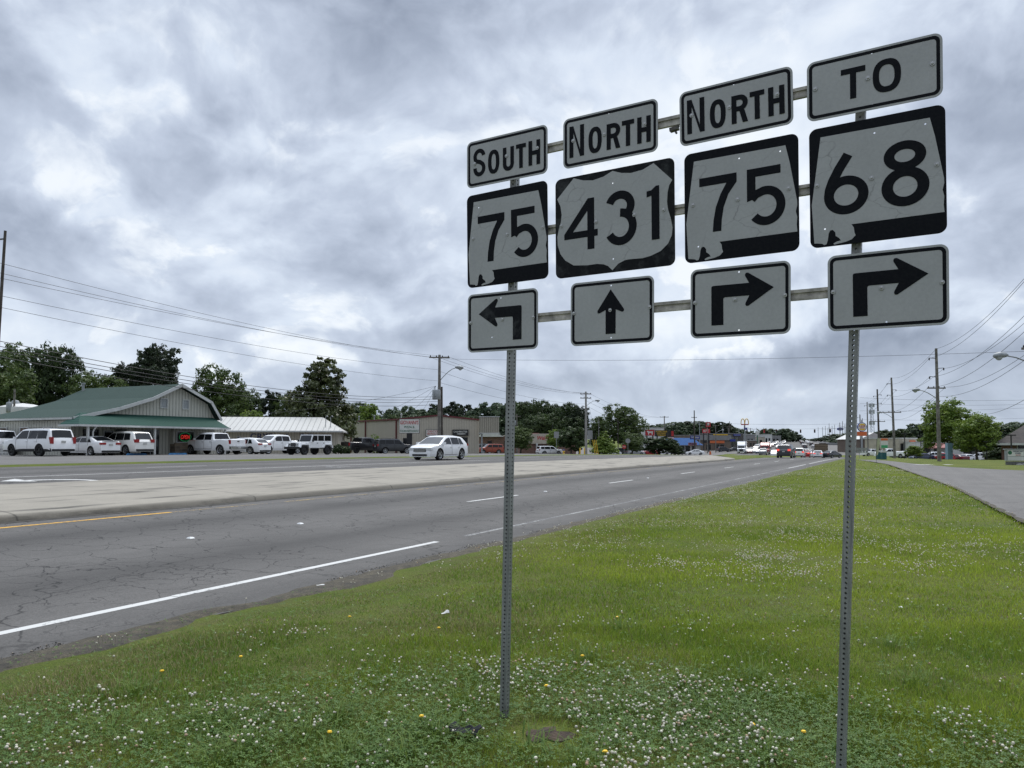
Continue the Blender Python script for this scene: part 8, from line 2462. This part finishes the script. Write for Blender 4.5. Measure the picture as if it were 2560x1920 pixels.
# flower stalks of the nearer heads
kk = fy_ < 9
b_ = np.stack([fx_[kk], fy_[kk], fz_[kk]], 1); hh_ = fh_[kk][:, None]
sd_ = np.array([0.0009, 0, 0])
dx_ = nrng.normal(size=(kk.sum(), 3)) * np.array([0.01, 0.01, 0])
V = np.stack([b_ + dx_ - sd_, b_ + dx_ + sd_, b_ + hh_ * np.array([0, 0, 1]) + sd_, b_ + hh_ * np.array([0, 0, 1]) - sd_], 1)
link('white_clover_flowers', np_mesh('flower_stalks', V, [(0, 1, 2, 3)], np.tile(np.array([0.07, 0.10, 0.035]), (len(V), 1)), M_BLADE))['kind'] = 'stuff'

M_DAND = mat('dandelion_yellow', (0.78, 0.50, 0.02), 0.7, var=0.08, vscale=200)
M_STALK = mat('stalk_green', (0.08, 0.11, 0.03), 0.7, var=0)
DL = [(1054, 1791, 'dandelion just left of the foot of the far post'), (824, 1831, 'dandelion nearest the bottom, left of the black rag'), (874, 1542, 'dandelion high up on the left lawn by the road'), (1097, 1570, 'dandelion left of the far post, in the dry grass'), (602, 1642, 'dandelion right of the white flower patch near the road'),
      (405, 1678, 'leftmost dandelion, near the road edge'), (1456, 1640, 'dandelion closest right of the far post'), (1543, 1543, 'dandelion alone in the green lawn right of the far post'), (1882, 1812, 'dandelion left of the near post among clover'), (2009, 1830, 'dandelion nearest the near post'), (1513, 1880, 'dandelion right of the bare soil, lowest in the photo'), (1366, 1715, 'dandelion between the far post and the bare soil')]
for px, py, lb in DL:
    d = ray(px, py); tt = (EYE - 0.07) / -d.z; p = Vector((0, 0, EYE)) + d * tt
    t = thing('dandelion', 'yellow ' + lb, 'flower', (p.x, p.y, 0), rng.uniform(0, 6), 'dandelions')
    t.scale = (0.66, 0.66, 1)
    mb = MB(); mb.tube([(0.006, 0, 0), (0, 0.004, 0.04), (0, 0, 0.068)], 0.0016, 5); mb.build('stalk', M_STALK, t)
    mb = MB(); mb.lathe([(0, 0.062), (0.010, 0.066), (0.019, 0.074), (0.017, 0.079), (0.008, 0.080), (0, 0.078)], 14)
    for k in range(14):
        a = 2 * math.pi * k / 14; mb.box((0.018 * math.cos(a), 0.018 * math.sin(a), 0.073), (0.012, 0.005, 0.002), 0, None)
    mb.build('bloom', M_DAND, t, smooth=40)
# crumpled black rag and scraps of litter
def rag(name, px, py, w_, l_, h_, m, label, cat, rz):
    d = ray(px, py); p = Vector((0, 0, EYE)) + d * ((EYE - 0.03) / -d.z)
    mb = MB(); nx, ny = 14, 9
    for i in range(nx):
        for j in range(ny):
            x = (i / (nx - 1) - 0.5) * l_; y = (j / (ny - 1) - 0.5) * w_
            e = 1 - 0.25 * mnoise.noise(Vector((x * 14, y * 14, px * 0.1)))
            mb.v.append((x * e, y * e + 0.2 * w_ * math.sin(x / l_ * 5), 0.02 + h_ * (0.5 + mnoise.noise(Vector((x * 18, y * 18, px * 0.3)))) * (1 - (2 * j / (ny - 1) - 1) ** 2 * 0.7)))
    mb.f = [(i * ny + j, (i + 1) * ny + j, (i + 1) * ny + j + 1, i * ny + j + 1) for i in range(nx - 1) for j in range(ny - 1)]; mb.m = [0] * len(mb.f)
    o = mb.build(name, m, smooth=60, loc=(p.x, p.y, 0.02), rz=rz)
    return tag(o, label, cat)


rag('black_rag', 1166, 1833, 0.10, 0.20, 0.05, mat('black_cloth', (0.010, 0.011, 0.016), 0.9, var=0.2, vscale=60), 'crumpled black rag in the clover left of the bare soil', 'rag', -0.6)
M_PAPER = mat('litter_white', (0.6, 0.6, 0.58), 0.8, var=0.15, vscale=30)
rag('litter', 1112, 1536, 0.045, 0.09, 0.03, M_PAPER, 'white paper scrap in the dry grass left of the far post', 'litter', 0.3)
rag('litter', 800, 1465, 0.04, 0.09, 0.02, M_PAPER, 'pale paper scrap at the edge of the asphalt', 'litter', 0.3)
rag('litter', 2252, 1521, 0.03, 0.06, 0.02, M_PAPER, 'white scrap in the lawn right of the near post', 'litter', 1.0)

# gravel and crumbled asphalt along the broken road edge
g = nrng
n = 4500
s = 1.0 + 14 * g.random(n) ** 1.6; off = np.abs(g.normal(size=n)) * 0.20 - 0.06
keep = (vnoise(s, s * 0 + 1, 0.8, 61) > 0.38)
s, off = s[keep], off[keep]; n = len(s)
u = np.interp(s, SG, GE) + 0.12 - off
P = DIR0; X = s * SINH - u * COSH; Y = s * COSH + u * SINH
z = np.interp(u, CU, CZ)
r_ = 0.003 + 0.008 * g.random(n) ** 2.5
V = np.empty((n, 6, 3)); c = np.stack([X, Y, z + r_ * 0.3 + 0.004], 1)
for j in range(6):
    d = np.array([(1, 0, 0), (0, 1, 0), (-1, 0, 0), (0, -1, 0), (0, 0, 1), (0, 0, -1)][j])
    V[:, j] = c + d * (r_ * (0.6 + 0.7 * g.random(n)))[:, None]
col = np.where(g.random((n, 1)) < 0.5, np.array([[0.08, 0.078, 0.075]]), np.array([[0.19, 0.165, 0.13]])) * (0.5 + 0.8 * g.random((n, 1)))
link('gravel', np_mesh('gravel', V, [(0, 1, 4), (1, 2, 4), (2, 3, 4), (3, 0, 4), (1, 0, 5), (2, 1, 5), (3, 2, 5), (0, 3, 5)], col, tint_mat('gravel_stone', 0.9, 0.0)))['kind'] = 'stuff'
